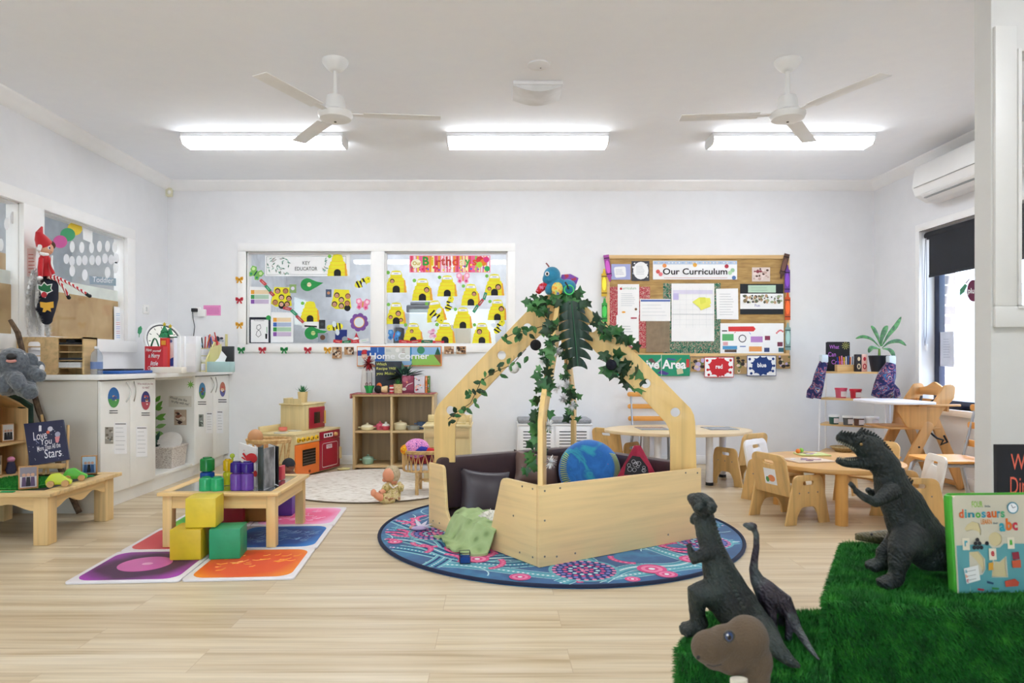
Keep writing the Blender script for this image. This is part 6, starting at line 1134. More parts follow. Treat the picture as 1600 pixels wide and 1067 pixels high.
t=thing('pink_plaque','dark pink framed plaque with a beaded spoon motif on the cube shelf top','plaque',(P(638,0,6.34).x,6.34,zt));b=MB();b.box(P(628,0,6.34).x,P(647,0,6.34).x,6.34,6.352,zt,P(0,587,6.34).z,c_('8a3a55'),.003);b.build('panel',t);s=Sheet((0,6.3395,0));s.base(R4(629,588,646,609),c_('94425c'),.0004);s.disc(631.5,608,3.4,c_('e8e4d8'),2.4);s.line([(634,605),(637,601),(640,600),(645,598)],.9,PAPER);s.disc(633,593,4.2,c_('b86a80'));s.disc(639,590,3,c_('a85a70'));s.disc(636,597,1.4,c_('e8a07a'));s.done('motif','','',parent=t)
for i,(a,c__,col,lab) in enumerate(((648,663.5,'d8d4dc','white recipe book with red flower border upright on the cube shelf'),(664.5,667.5,'d8803a','thin orange spined book on the cube shelf'),(668,670.5,'5a8a4a','thin green and orange spined book, rightmost on the cube shelf'))):
 t=thing('recipe_book',lab,'book',(P((a+c__)/2,0,6.32).x,6.34,zt),0,'recipe books on the cube shelf');b=MB();b.box(P(a,0,6.32).x,P(c__,0,6.32).x,6.32,6.44,zt,P(0,587.5,6.32).z,c_(col),.002);b.build('cover',t)
 s=Sheet((0,6.3195,0));s.base(R4(a+.4,588.5,c__-.4,611),c_(col),.0004);s.blobs(a+.4,589,c__-.4,611,14,[c_(h) for h in('c8404a','e8b0a0','e88a3a','4a3a4a','7ab0c0')],.5,1.2 if i else 1.8,5+i);s.done('cover_print','','',parent=t)
q=(P(637,0,6.42).x,6.42,zt);t=thing('leafy_pot_plant','large dark leafy plant behind the plaque, covering part of the Home Corner banner','plant',q);b=MB(T(*q));b.lathe([(.04,0),(.05,.08),(.044,.08),(0,.07)],c_('4a3a34'),20);b.build('pot',t);b=MB();rr=random.Random(21);o_=Vector((q[0]-.03,q[1],zt+.13))
for k in range(46):
 a=rr.uniform(-.2,PI+.2);L=rr.uniform(.08,.20);tip=o_+Vector((math.cos(a)*L*1.15,rr.uniform(-.10,.05),math.sin(a)*L*.8+.02));tip.y=min(tip.y,6.50);leafblade(b,o_.lerp(tip,.3),tip,rr.uniform(.016,.03),c_(rr.choice(['2f5a4a','1f3f38','4a7a60','5f8f78','27302e'])),.2,.02)
b.build('leaves',t);b=MB();[b.cyl((q[0],q[1],zt+.06),o_+Vector((rr.uniform(-.05,.05),rr.uniform(-.03,.03),rr.uniform(-.02,.04))),.003,m=c_('2a3a2a')) for k in range(10)];b.build('stems',t)
b=MB();hd=P(568,556,6.3);b.bm.free()
q=P(569,0,6.4);t=thing('santa_felt_figure','small felt father christmas figure standing at the left end of the cube shelf','ornament',(q.x,6.4,zt));b=MB(T(q.x,6.4,zt));b.lathe([(.03,0),(.035,.05),(.02,.22),(0,.23)],c_('d8d4d0'),14);b.build('white_robe',t,smooth=True);b=MB();b.sph(P(569,556,6.4),(.026,.022,.03),c_('e8c0ae'));b.build('face',t,smooth=True);b=MB(T(*P(569,553,6.4)));b.lathe([(.028,0),(.024,.012),(.014,.03),(0,.04)],c_('b82432'),14);b.build('red_hat',t,smooth=True)
bx0,bx1,by0,by1=P(625,0,4.95).x,-.33,4.95,5.23;zr,zb_=P(0,706,4.97).z,P(0,737,4.97).z;t=thing('rattan_bassinet','rattan doll bassinet on legs beside the cubby house post','doll cot',((bx0+bx1)/2,5.09,0))
def oval(x0,x1,y0,y1,z,n=36,k=.8):return[((x0+x1)/2+(x1-x0)/2*(abs(math.cos(a))**k)*(1 if math.cos(a)>0 else-1),(y0+y1)/2+(y1-y0)/2*(abs(math.sin(a))**k)*(1 if math.sin(a)>0 else-1),z) for a in[2*PI*i/n for i in range(n+1)]]
for z,g in((zr,0),(zr-.012,.004),(zb_,.012)):b=MB();b.tube(oval(bx0+g,bx1-g,by0+g,by1-g,z),.0085,RT,8);b.build('rattan_rim',t,smooth=True)
ov=oval(bx0,bx1,by0,by1,0,30)
for i in range(0,30):
 p=ov[i];q=ov[(i+1)%30];cxm,cym=(bx0+bx1)/2,(by0+by1)/2;f_=lambda w,k:(cxm+(w[0]-cxm)*k,cym+(w[1]-cym)*k)
 b=MB();b.tube([(*f_(p,.97),zb_),(*f_(((p[0]*.8+q[0]*.2),(p[1]*.8+q[1]*.2)),.99),zb_+.07),(*f_(((p[0]+q[0])/2,(p[1]+q[1])/2),1),zr-.015),(*f_(((p[0]*.2+q[0]*.8),(p[1]*.2+q[1]*.8)),.99),zb_+.07),(*f_(q,.97),zb_)],.0045,RT2,6);b.build('rattan_loop',t,smooth=True)
for x,y in((bx0+.12,by0+.02),(bx0+.12,by1-.02),(bx1-.02,by0+.02),(bx1-.02,by1-.02)):b=MB();b.cyl((x,y,.0),(x,y,zb_),.013,m=RT,seg=10);b.build('leg',t)
b=MB();b.cyl((bx0+.12,by0+.02,.08),(bx0+.12,by1-.02,.08),.009,m=RT);b.cyl((bx0+.12,by1-.02,.08),(bx1-.02,by1-.02,.08),.009,m=RT);b.build('stretcher',t)
b=MB();b.box(bx0+.03,bx1-.03,by0+.035,by1-.035,zb_+.006,zb_+.045,c_('e8e8ec',.9),.015);tag(b.build('white_mattress'),'white cushion in the bottom of the rattan bassinet','mattress')
b=MB();b.box(bx0+.045,bx1-.045,by0+.05,by1-.05,zb_+.048,zr-.01,mottled('red_doll_blanket',[(.35,'4a1a30'),(.5,'b03038'),(.65,'2a1a3a')],12,.9),.03);tag(b.build('red_doll_blanket'),'dark red blanket filling the rattan bassinet','blanket')
b=MB();CRO=mottled('pink_crochet',[(.30,'6a4aa0'),(.42,'e58ac8'),(.6,'f0a8d8'),(.7,'7a4ab0')],90,.95,1,bump=1.);xk=lambda px:P(px,0,5.03).x
b.sph((xk(651),5.04,zr+.015),(.095,.08,.075),CRO,20);o=b.build('pink_crochet_blanket',smooth=True);tag(o,'pink and purple crocheted blanket bunched on the rattan bassinet','blanket')
b=MB();b.sph((xk(635),5.03,zr+.008),(.045,.05,.040),mottled('yellow_orange_crochet',[(.4,'e87a1f'),(.6,'f2c21f')],70,.95,1,bump=1.));tag(b.build('yellow_crochet_blanket',smooth=True),'yellow and orange crocheted corner at the left of the bassinet','blanket')
b=MB();b.tube([(xk(650),4.975,zr-.002),(xk(660),4.97,zr+.018),(xk(668),4.99,zr+.012)],[.016,.024,.02],c_('2a2f9a',.95));tag(b.build('blue_knitted_strip',smooth=True),'deep blue knitted strip on the front of the bassinet blanket','blanket')
b=MB();b.tube([(xk(662),4.985,zr+.001),(xk(672),4.98,zr+.012),(xk(680),4.99,zr+.006)],[.014,.018,.014],c_('c82a35',.95));tag(b.build('red_knitted_strip',smooth=True),'bright red knitted strip beside the blue one on the bassinet','blanket')
t=thing('blond_baby_doll','blond baby doll in a golden patterned romper sitting on the rug edge','doll',(P(607,0,4.78).x,4.80,.010));dk=lambda x,y,Y=4.78:P(580+x*.1031,690+y*.1031,Y)
SK2=plain('e39a76',.5,var=.03);HRB=mottled('blond_hair',[(.3,'a8906c'),(.7,'d8c8a4')],60,.8,3,stretch=(3,3,.5),bump=.8)
hd=dk(315,490,4.80);b=MB();b.sph(dk(270,510,4.77),(.045,.046,.050),SK2,20);b.sph(dk(205,580,4.765),(.018,.018,.014),SK2);b.sph(dk(330,590,4.79),(.035,.035,.03),SK2);b.build('head',t,smooth=True);b=MB();b.sph(hd,(.060,.058,.062),HRB,20);b.sph(dk(330,550,4.79),(.045,.04,.035),HRB);b.build('hair',t,smooth=True)
GRM=mottled('gold_patterned_romper',[(.3,'8a7a3a'),(.45,'cdb878'),(.55,'e0d0a0'),(.65,'a86a4a'),(.8,'7a8a4a')],30,.8,3,1.)
b=MB();b.tube([dk(330,640,4.80),dk(320,720,4.80),dk(290,850,4.79),(dk(290,0).x,4.79,.055)],[.030,.062,.075,.068],GRM,14);b.tube([dk(400,650,4.80),dk(450,690,4.79),dk(440,740,4.78)],[.028,.026,.022],GRM,10);b.tube([dk(280,660,4.77),dk(215,700,4.74),dk(190,740,4.73)],[.028,.026,.020],GRM,10);b.tube([dk(290,850,4.77),dk(200,860,4.72),dk(150,850,4.70)],[.05,.04,.032],GRM,10);b.build('romper',t,smooth=True)
b=MB();b.tube([dk(195,740,4.73),dk(160,765,4.71),dk(130,775,4.70)],[.018,.018,.016],SK2);b.tube([dk(150,852,4.70),dk(90,820,4.67),dk(45,790,4.655)],[.026,.024,.018],SK2);b.sph(dk(35,775,4.65),(.02,.024,.026),SK2);b.build('limbs',t,smooth=True)
b=MB();b.tube([dk(275,640,4.74),dk(330,700,4.735),dk(400,660,4.76)],.006,c_('efe6dc'));b.build('white_collar',t)
t=thing('toy_dresser','pale wooden toy dresser unit behind the left post of the cubby house','toy furniture',(P(705,0,5.6).x,5.7,0));x0,x1=P(662,0,5.5).x,P(735,0,5.5).x
b=MB();b.box(x0,x1,5.5,5.85,.001,.45,MAP,.004);b.build('cabinet_body',t);b=MB();b.box(x0-.01,x1+.01,5.49,5.86,.45,.466,MAPX,.003);b.build('top_board',t)
b=MB();b.box(x0+.01,x1-.01,5.492,5.5,.36,.44,wood('d5bb88','x'),.003);dr=b.build('drawer',t);b=MB();b.cyl(((x0+x1)/2,5.492,.40),((x0+x1)/2,5.475,.40),.012,m=MAP);b.build('knob',dr)
b=MB();b.box(x1-.01,x1+.004,5.52,5.86,.466,.525,MAP,.004);b.box(x0,x1,5.846,5.86,.466,.525,MAPX,.004);b.build('raised_rim',t)
t=thing('toy_rocker','small wooden toy with a round end on the toy dresser','toy',(P(720,0,5.62).x,5.62,.467));b=MB(T(P(718,0,5.62).x,5.62,.467));b.box(-.05,.05,-.02,.02,0,.012,MAP,.003);b.plate([circ(.03,.05,.035),circ(.03,.05,.02)],.015,MAP,UP);b.build('toy_body',t)
b=MB();b.lathe([(.055,0),(.06,.01),(.0,.012)],c_('e3dc9a'),20,c=(P(537,0,6.2).x,6.2,.002));tag(b.build('yellow_toy_plate'),'pale yellow toy plate on the floor right of the toy kitchen','toy plate')
t=thing('louvre_bench','low white louvred storage bench with a grey cushion at the back wall','bench',(P(867,0,6.2).x,6.35,0));x0,x1=P(808,0,6.2).x,P(926,0,6.2).x;WP=plain('efeff1',.4,var=.01)
b=MB();b.box(x0+.006,x1-.006,6.21,6.51,.001,.40,WP,.003);b.box(x0,x1,6.195,6.515,.40,.415,WP,.003);b.build('cabinet_body',t)
for k in range(2):
 a=x0+.025+k*(x1-x0-.03)/2;w_=(x1-x0-.07)/2;b=MB();b.box(a,a+w_,6.198,6.21,.03,.39,WP,.002);dr=b.build('door',t)
 for j in range(11):b=MB();b.box(a+.03,a+w_-.03,6.1965,6.199,.06+j*.028,.068+j*.028,c_('3a3d44'));b.build('louvre_gap',dr)
b=MB();b.box(x0+.01,x1-.01,6.20,6.51,.416,.458,mottled('grey_cushion_fabric',[(.3,'8a8c90'),(.7,'a2a4a8')],60,.95),.014);b.build('cushion',t)
# CUBBY HOUSE AND ROUND RUG
def rugmat():
 m,t,b=nt('rug_deep_blue');co=coords(t);n=nd(t,'ShaderNodeTexNoise',Scale=5.);n.inputs['Detail'].default_value=4;t.links.new(co,n.inputs['Vector'])
 t.links.new(ramp(t,n.outputs[0],[(.3,'1c4a78'),(.5,'245c8e'),(.62,'2f7ba6'),(.75,'1a3f6a')]),b.inputs['Base Color']);b.inputs['Roughness'].default_value=.95;b.inputs['Sheen Weight'].default_value=.2;return m
RCN=Vector((.361,3.97,0));RR=1.03;t=thing('round_patterned_rug','large round blue rug with dotted pink circles and winding teal paths under the cubby house','rug',tuple(RCN));b=MB(T(*RCN));b.lathe([(RR,.001),(RR,.008),(RR-.01,.0095),(0,.0095)],rugmat(),96,smooth=False);b.build('pile',t)
b=MB(T(*RCN));b.tube([((RR-.008)*math.cos(k*PI/48),(RR-.008)*math.sin(k*PI/48),.0085) for k in range(97)],(.010),c_('1d2540',.9),8);b.build('edge_binding',t,smooth=True)
s=Sheet((RCN.x,RCN.y,.0095),(1,0,0),(0,1,0),True);s.n=Vector((0,0,1));s.step=.00002;s.base(circ(0,0,.02,None,8),c_('245c8e',.95),.0001)
rr=random.Random(14);RM={k:c_(h,.95) for k,h in dict(t='6fb3bf',l='b9dde2',w='e6eef2',p='d8548a',q='e88ab0',d='243f78',m='4f98b0',n='b05a98',k='7f84c8').items()}
def inr(x,y,g=.035):return x*x+y*y<(RR-g)**2
def ribbon(f,w,mt,n=60,dx=0,dot=None,dn=70,dr_=.007):
 pts=[f(k/n) for k in range(n+1)];h0=s.lift(.5)
 for a,c__ in zip(pts,pts[1:]):
  a,c__=Vector(a),Vector(c__)
  if not(inr(*a) and inr(*c__)):continue
  d_=(c__-a).normalized();n_=Vector((-d_.y,d_.x))*w/2;s.poly([a+n_,c__+n_,c__-n_,a-n_],mt,0)
 if dot:
  s.lift(.5)
  for k in range(dn):
   x,y=f((k+.5)/dn)
   if inr(x,y):s.disc(x,y,dr_,dot,dr_,0,6)
paths=[lambda u:(-1.1+2.2*u,-.55+.16*math.sin(5.2*u*2+1)),lambda u:(-1.0+2.0*u,-.80+.10*math.sin(9*u)),lambda u:(-.85+.25*math.sin(6*u),-1.0+2.0*u),lambda u:(.62+.2*math.sin(7*u+2),-1.0+2.0*u),lambda u:(-1.05+2.1*u,.15+.2*math.sin(6*u+4)),lambda u:(-.1+.2*math.sin(8*u),-1.0+1.6*u),lambda u:(-1.0+.9*u,-.25-.5*u+.08*math.sin(9*u)),lambda u:(.1+.95*u,-.95+.7*u+.07*math.sin(10*u))]
for i,f in enumerate(paths):
 if i%2:ribbon(f,.085,RM['l']);ribbon(f,.075,RM['m']);ribbon(f,.042,RM['t'],dot=RM['w'],dn=90)
 else:ribbon(f,.10,RM['l']);ribbon(f,.092,RM['t']);ribbon(f,.066,RM['d'],dot=RM['q'],dn=80,dr_=.010);ribbon(f,.036,RM['m'],dot=RM['w'],dn=110,dr_=.006)
for k in range(70):
 a=rr.uniform(0,6.3);r0=rr.uniform(.45,.98);x,y,L,c0_=r0*math.cos(a),r0*math.sin(a),rr.uniform(.12,.3),rr.uniform(0,6.3);ribbon(lambda u:(x+L*u*math.cos(c0_+u),y+L*u*math.sin(c0_+u)),.007,RM[rr.choice('lltk')],12)
for k in range(64):
 a=rr.uniform(0,6.3);r0=rr.uniform(.5,.97);x,y,c0_=r0*math.cos(a),r0*math.sin(a),rr.uniform(0,6.3)
 ribbon(lambda u:(x+.16*u*math.cos(c0_+u),y+.16*u*math.sin(c0_+u)),.030,RM['p'],8,dot=RM['q'],dn=7,dr_=.009)
for x,y,r in((-.70,-.12,.13),(.05,-.80,.14),(.76,-.30,.13),(-.30,-.78,.0),(.45,-.88,.0),(.40,.78,.16),(-.55,.62,.15),(.80,.2,.12)):
 if r:s.disc(x,y,r*1.18,RM['t'],k=.5,n=28);s.disc(x,y,r*1.06,RM['d'],k=.5,n=28);rings=((1,'q',24),(.82,'k',20),(.64,'p',16),(.46,'l',11),(.28,'p',7),(.1,'q',3))
 for q,cc,n_ in(rings if r else()):
  for j in range(n_):
   a=2*PI*j/n_+q;xx,yy=x+r*q*math.cos(a),y+r*q*math.sin(a)
   if inr(xx,yy):s.disc(xx,yy,.0115,RM[cc],k=.02,n=7)
for x,y,r in((.37,-.78,.07),(.42,-.86,.05),(-.45,-.62,.06),(.25,-.93,.035),(-.9,-.3,.04),(.60,-.62,.06),(-.25,-.9,.05)):
 for q,cc in((1,'p'),(.72,'q'),(.45,'p'),(.22,'w')):s.disc(x,y,r*q,RM[cc],k=.4,n=18)
s.done('woven_pattern','','',parent=t)
Fc,Rc,Lc,Bc=Vector((.207,3.207,0)),Vector((1.134,3.76,0)),Vector((-.393,4.03,0)),Vector((.534,4.583,0));z0=.0122;H_=.395
CU=wood('f2d39a','h',.05,.38);CUZ=wood('eecb88','z',.07,.38)
t=thing('cubby_house','square birch reading cubby with two crossed arches standing on the round rug','play house',(.37,3.9,z0))
def frame(a,c__,inward):d_=(c__-a).normalized();n_=inward.normalized();n_=(n_-d_*n_.dot(d_)).normalized();return Matrix(((d_.x,0,n_.x,a.x),(d_.y,0,n_.y,a.y),(0,1,0,0),(0,0,0,1))),(c__-a).length
ctr=(Fc+Bc)/2
M1,L1=frame(Fc,Rc,ctr-Fc);b=MB();b.plate([[(0,z0),(L1,z0),(L1,H_),(0,H_)]],.020,CU,M1@T(0,0,.010),.002);b.build('front_panel',t)
M2,L2=frame(Fc,Lc,ctr-Fc);g0,g1=.30,.88
b=MB();b.plate([rpoly([(.021,z0),(L2,z0),(L2,H_-.01),(g1-.02,H_-.01,.03),(g1-.055,.07,.10),(g0+.11,.06,.10),(g0+.0,H_,.04),(.021,H_)],8)],.020,CU,M2@T(0,0,.010),.002);b.build('entrance_panel',t)
M3,L3=frame(Lc,Bc,ctr-Lc);b=MB();b.plate([[(.0,z0),(L3,z0),(L3,H_-.02),(0,H_-.02)]],.02,CU,M3@T(0,0,.010),.002);b.build('back_panel',t)
M4,L4=frame(Rc,Bc,ctr-Rc);b=MB();b.plate([[(.02,z0),(L4-.02,z0),(L4-.02,H_-.02),(.02,H_-.02)]],.02,CU,M4@T(0,0,.010),.002);b.build('side_panel',t)
b=MB();b.raw([Vector((*(ctr+(p-ctr)*.965).xy,z)) for z in(z0+.01,z0+.03) for p in(Fc,Rc,Bc,Lc)],[(0,1,2,3),(4,5,6,7),(0,1,5,4),(1,2,6,5),(2,3,7,6),(3,0,4,7)],CU);b.build('floor_board',t)
BV=plain('47363a',.38,var=.06,bump=.15,bs=14)
b=MB();q=[ctr+(p-ctr)*.945 for p in(Fc,Rc,Bc,Lc)];b.raw([Vector((*p.xy,z)) for z in(.045,.105) for p in q],[(0,1,2,3),(4,5,6,7),(0,1,5,4),(1,2,6,5),(2,3,7,6),(3,0,4,7)],BV);b.build('seat_cushion',t)
b=MB(M3);b.plate([rpoly([(.03,.12),(L3-.03,.12),(L3-.03,H_+.025,.03),(.03,H_+.025,.03)])],.07,BV,T(0,0,.056),.012);b.build('back_cushion',t);b=MB(M4);b.plate([rpoly([(.12,.12),(L4-.09,.12),(L4-.09,H_+.025,.03),(.12,H_+.025,.03)])],.07,BV,T(0,0,.056),.012);b.build('back_cushion',t)
SCR=plain('8a8680',.3,.8);b=MB()
for M_,L_,pts in((M1,L1,[(.03,.37),(.12,.375),(.03,.23),(.03,.06),(.10,.05),(L1-.03,.37),(L1-.12,.378),(L1-.03,.05),(.21,.05),(L1-.25,.06)]),(M2,L2,[(.05,.375),(.13,.375),(.05,.05),(.15,.05),(L2-.05,.05),(L2-.12,.05),(.2,.22)])):
 for x,y in pts:b.cyl((x,y,.0005),(x,y,-.0012),.005,m=SCR,seg=8,M=M_)
b.build('screws',t,weld=False);bpy.data.objects['screws']['kind']='stuff'
cL=Vector((-.05,0));D1=(Rc-Lc).normalized();apx=(Rc+Lc)/2;apx=Vector((.371,3.895,0))
def toplane(px,py,D_,O_):
 C=Vector((0,0,HC));d=Vector(((px-CX)/F,1,-(py-CY)/F));n_=Vector((-D_.y,D_.x,0));tt=(O_-C).dot(n_)/d.dot(n_);w=C+d*tt;return((w-O_).dot(D_),w.z)
MA=Matrix(((D1 .x,0,-D1 .y,apx.x),(D1 .y,0,D1 .x,apx.y),(0,1,0,0),(0,0,0,1)))
half=lambda pts:[toplane(x,y,D1,apx) for x,y in pts]
Lout=[(679,722),(679,650),(681,640),(686,631),(700,616),(760,552),(824,486),(850,463),(868,455)];Lin=[(868,500),(853,515),(801,564),(760,608),(726,644),(716,655),(712,664),(711,722)]
Rout=[(868,455),(889,455),(907,470),(999,557),(1071,630),(1079,638),(1084,648),(1086,660),(1088,731)];Rin=[(1047,735),(1047,684),(1045,670),(1040,660),(985,601),(930,549),(905,522),(880,500),(868,500)]
holes=lambda L:[circ(*toplane(x,y,D1,apx),.026,None,20) for x,y in L]
b=MB();b.plate([half(Lout)+half(Lin)]+holes([(824,512),(784,555),(704,641)]),.022,CUZ,MA,.002);b.build('left_arch_board',t)
b=MB();b.plate([half(Rout)+half(Rin)]+holes([(925,512),(966,554),(1009,599),(1055,644)]),.022,CUZ,MA,.002);b.build('right_arch_board',t)
D2=(Bc-Fc).normalized();MA2=Matrix(((D2 .x,0,-D2 .y,apx.x),(D2 .y,0,D2 .x,apx.y),(0,1,0,0),(0,0,0,1)));s0=-(apx-Fc).length;s1=(Bc-apx).length
def sidepoly(sg,s_):e=s_*sg;return[(sg*(abs(s_)-.015),z0+.02),(sg*(abs(s_)-.015),.70),(sg*(abs(s_)-.06),.77),(sg*.03,1.385),(sg*.012,1.385),(sg*.012,1.20),(sg*(abs(s_)-.19),.74),(sg*(abs(s_)-.135),.66),(sg*(abs(s_)-.135),z0+.02)]
b=MB();b.plate([sidepoly(-1,s0)],.024,CUZ,MA2,.002);b.build('front_arch_board',t);b=MB();b.plate([sidepoly(1,s1)],.024,CUZ,MA2,.002);b.build('rear_arch_board',t)
def pillow(c,w,h,th,M_,m,name,label,cat='cushion',k=2.4,parent=None):
 n=16;vs=[];fs=[];
 for sgn in(1,-1):
  for i in range(n+1):
   for j in range(n+1):
    x,y=-1+2*i/n,-1+2*j/n;e=(1-abs(x)**k)*(1-abs(y)**k);pinch=1-.10*(1-abs(x)**2)*abs(y)**2;pin2=1-.10*(1-abs(y)**2)*abs(x)**2;vs.append((x*w/2*pin2,y*h/2*pinch,sgn*th/2*max(0,e)**.45))
 N_=(n+1)**2
 for s_ in range(2):
  for i in range(n):
   for j in range(n):a=s_*N_+i*(n+1)+j;fs.append((a,a+1,a+n+2,a+n+1))
 b=MB(M_);b.raw(vs,fs,m,True);o=b.build(name,parent,smooth=True);return tag(o,label,cat) if parent is None else o
def PM(c,n,up_=(0,0,1)):z=Vector(n).normalized();y=Vector(up_);y=(y-z*y.dot(z)).normalized();x=y.cross(z);return Matrix(((x.x,y.x,z.x,c[0]),(x.y,y.y,z.y,c[1]),(x.z,y.z,z.z,c[2]),(0,0,0,1)))
DP=plain('3a333b',.35,var=.08,bump=.25,bs=16);q=P(757,771,3.98);pillow(q,.30,.30,.11,PM((q.x,q.y-.0,q.z-.01),(.25,-.9,.35),(.12,0,1)),DP,'dark_leather_pillow','dark purple grey leatherette pillow at the entrance of the cubby house')
q=P(838,728,4.24);pillow(q,.30,.22,.09,PM((q.x,q.y,q.z-.02),(.35,-.9,.5),(.1,.3,1)),plain('6a524a',.38,var=.06,bump=.2,bs=16),'brown_leather_pillow','brown leatherette pillow in the back corner of the cubby house')
BLC=mottled('blue_painted_fabric',[(.25,'1a4f9a'),(.4,'2a78c8'),(.52,'1f66b4'),(.6,'2fa0b8'),(.72,'2a5aa8')],6,.8,5,1.5,sheen=.2);q=P(921,735,4.10);cM=PM((q.x,q.y,q.z+.0),(-.05,-.95,.25))
t=thing('round_blue_cushion','domed blue painted fabric cushion with yellow fringe motifs in the cubby house','cushion',(q.x,q.y,.11));b=MB(cM);n=24
prof=[];vs=[];fs=[]
for i in range(9):
 r_=math.cos(i/8*PI/2)**.5 if i<8 else 0;zz_=math.sin(i/8*PI/2)
 prof.append((.185*(r_ if i<8 else 0.0),.085*zz_))
b.lathe([(p[0],p[1]) for p in prof],BLC,40);b.lathe([(.185,0),(.17,-.05),(.12,-.07),(0,-.075)],BLC,40);b.build('cover',t,smooth=True)
b=MB(cM);YG=c_('c8d85a')
for sg in(1,-1):
 if sg<0:b.build('fringe_motif',t,weld=False);b=MB(cM)
 for k in range(16):
  a=(.0 if sg>0 else PI)+(k-8)*.075*1.;r0=.176;p0=Vector((r0*math.cos(a),r0*math.sin(a),.042));p1=Vector(((r0-.035)*math.cos(a+.12),(r0-.035)*math.sin(a+.12)+.01,.078));b.tube([p0,(p0+p1)/2+Vector((0,0,.006)),p1],[.0025,.0025,.001],YG,5)
b.sph((.10,.03,.074),(.012,.006,.006),c_('c83a5a'));b.build('fringe_motif',t,weld=False)
q=P(996,722,3.88);MP=plain('9a1a3a',.8,var=.15,bump=.3,bs=60);t=thing('pyramid_cushion','crimson and black pyramid cushion with a stitched white pattern in the cubby house','cushion',(q.x,q.y,.11));b=MB(T(q.x,3.88,.108,rz=.5));pts=rpoly([(-.14,-.14,.03),(.14,-.14,.03),(.14,.14,.03),(-.14,.14,.03)]);nn_=len(pts)
vs=[(x,y,.0) for x,y in pts]+[(x*1.02,y*1.02,.09) for x,y in pts]+[(x*.6,y*.6,.22) for x,y in pts]+[(x*.1,y*.1,.395) for x,y in pts];fs=[tuple(range(nn_-1,-1,-1)),tuple(range(3*nn_,4*nn_))]+[(r_*nn_+i,r_*nn_+(i+1)%nn_,(r_+1)*nn_+(i+1)%nn_,(r_+1)*nn_+i) for r_ in range(3) for i in range(nn_)];b.raw(vs,fs,MP,True);b.build('cover',t)
s=Sheet((q.x,3.765,.34),(1,0,0),(0,.35,.9));s.base([(975,742),(978,726),(988,712),(1000,714),(1012,730),(1014,742)],c_('17141c'),.002);rr=random.Random(2)
for k in range(12):x,y=rr.uniform(982,1006),rr.uniform(719,736);s.ring(x,y,rr.uniform(2,4.5),.5,c_('b8b8c0'),k=.1,n=9)
s.done('black_panel','','',parent=t)
GB=mottled('quilted_sage_fabric',[(.10,'7d9460'),(.3,'9cb37c'),(.8,'aec48c')],14,.9,kind='voronoi',bump=.9)
vd=(Lc-Fc).normalized();od=Vector((-vd.y,vd.x,0));od=od if od.dot(ctr-Fc)<0 else-od;nu,nw=44,34;top=[]
import mathutils
for i in range(nu+1):
 for j in range(nw+1):
  u_,w_=i/nu,j/nw;sdist=-.15+.30*w_*(1+.12*math.sin(5*u_));base=Fc+vd*(.34+.44*u_+.03*math.sin(6*w_))+od*sdist
  z=.150-.045*max(0,w_-.35)/.65 if w_<.55 else max(.030,.141-(w_-.55)*.42);z+=.016*mathutils.noise.noise(base*14)+.007*abs(math.sin(u_*16+w_*11))*abs(math.sin(u_*16-w_*11))-.02*(abs(u_-.5)*2)**4;top.append((base.x,base.y,max(z,.024)))
N_=len(top);idx=lambda i,j:i*(nw+1)+j;fs=[]
for i in range(nu):
 for j in range(nw):q4=[idx(i,j),idx(i+1,j),idx(i+1,j+1),idx(i,j+1)];fs+=[q4,[k+N_ for k in reversed(q4)]]
rim=[idx(i,0) for i in range(nu)]+[idx(nu,j) for j in range(nw)]+[idx(i,nw) for i in range(nu,0,-1)]+[idx(0,j) for j in range(nw,0,-1)];fs+=[(rim[k],rim[(k+1)%len(rim)],rim[(k+1)%len(rim)]+N_,rim[k]+N_) for k in range(len(rim))]
b=MB();b.raw(top+[(x,y,z-.011) for x,y,z in top],fs,GB,True);tag(b.build('green_quilted_blanket',smooth=True),'sage green quilted blanket spilling over the cubby house entrance','blanket')
b=MB();wf=mottled('white_fluffy_fleece',[(.3,'dcd6c8'),(.7,'f3f0e8')],80,.98,4,bump=1.);q=P(768,806,3.66);b.sph((q.x,q.y,q.z-.02),(.065,.06,.05),wf);b.sph((q.x-.035,q.y,q.z-.045),(.05,.05,.03),wf);rr=random.Random(3)
for k in range(160):d_=Vector((rr.gauss(0,1),rr.gauss(0,1),rr.gauss(0,1))).normalized();p_=Vector((q.x+d_.x*.062,q.y+d_.y*.057,q.z-.02+d_.z*.048));b.tube([p_,p_+d_*.012+Vector((rr.gauss(0,.004),rr.gauss(0,.004),0))],[.004,.001],wf,4)
tag(b.build('white_fleece_toy',smooth=True,weld=False),'fluffy white fleece bundle beside the green blanket in the cubby entrance','soft toy')
q=FL(655,829,.0115);t=thing('lilac_fabric_toy','small crumpled lilac and white fabric toy on the left of the round rug','toy',(q.x,q.y,.012));b=MB(T(q.x,q.y,.014));b.sph((0,0,.012),(.045,.03,.012),c_('b8a8d0'));b.sph((-.04,.01,.012),(.02,.015,.010),c_('d8a090'));b.build('body',t,smooth=True);b=MB(T(q.x,q.y,.014))
for a in(.3,1.1,2.2,-.4):leafblade(b,(.01,0,.012),(.01+.07*math.cos(a),.06*math.sin(a),.03+.012*a),.014,c_('d5cfe0'))
b.build('wings',t)
q=FL(726,881,.0115);t=thing('dark_blue_cube_frame','tiny translucent blue cube toy with dark edges on the round rug front','toy cube',(q.x,q.y,.012));b=MB(T(q.x,q.y+.025,.0122,rz=.12));h=.052;b.box(-h/2+.003,h/2-.003,-h/2+.003,h/2-.003,.002,h*.55,clearplastic('3a6ac0',.5));b.build('blue_filling',t)
b=MB(T(q.x,q.y+.025,.0122,rz=.12));e=.0025
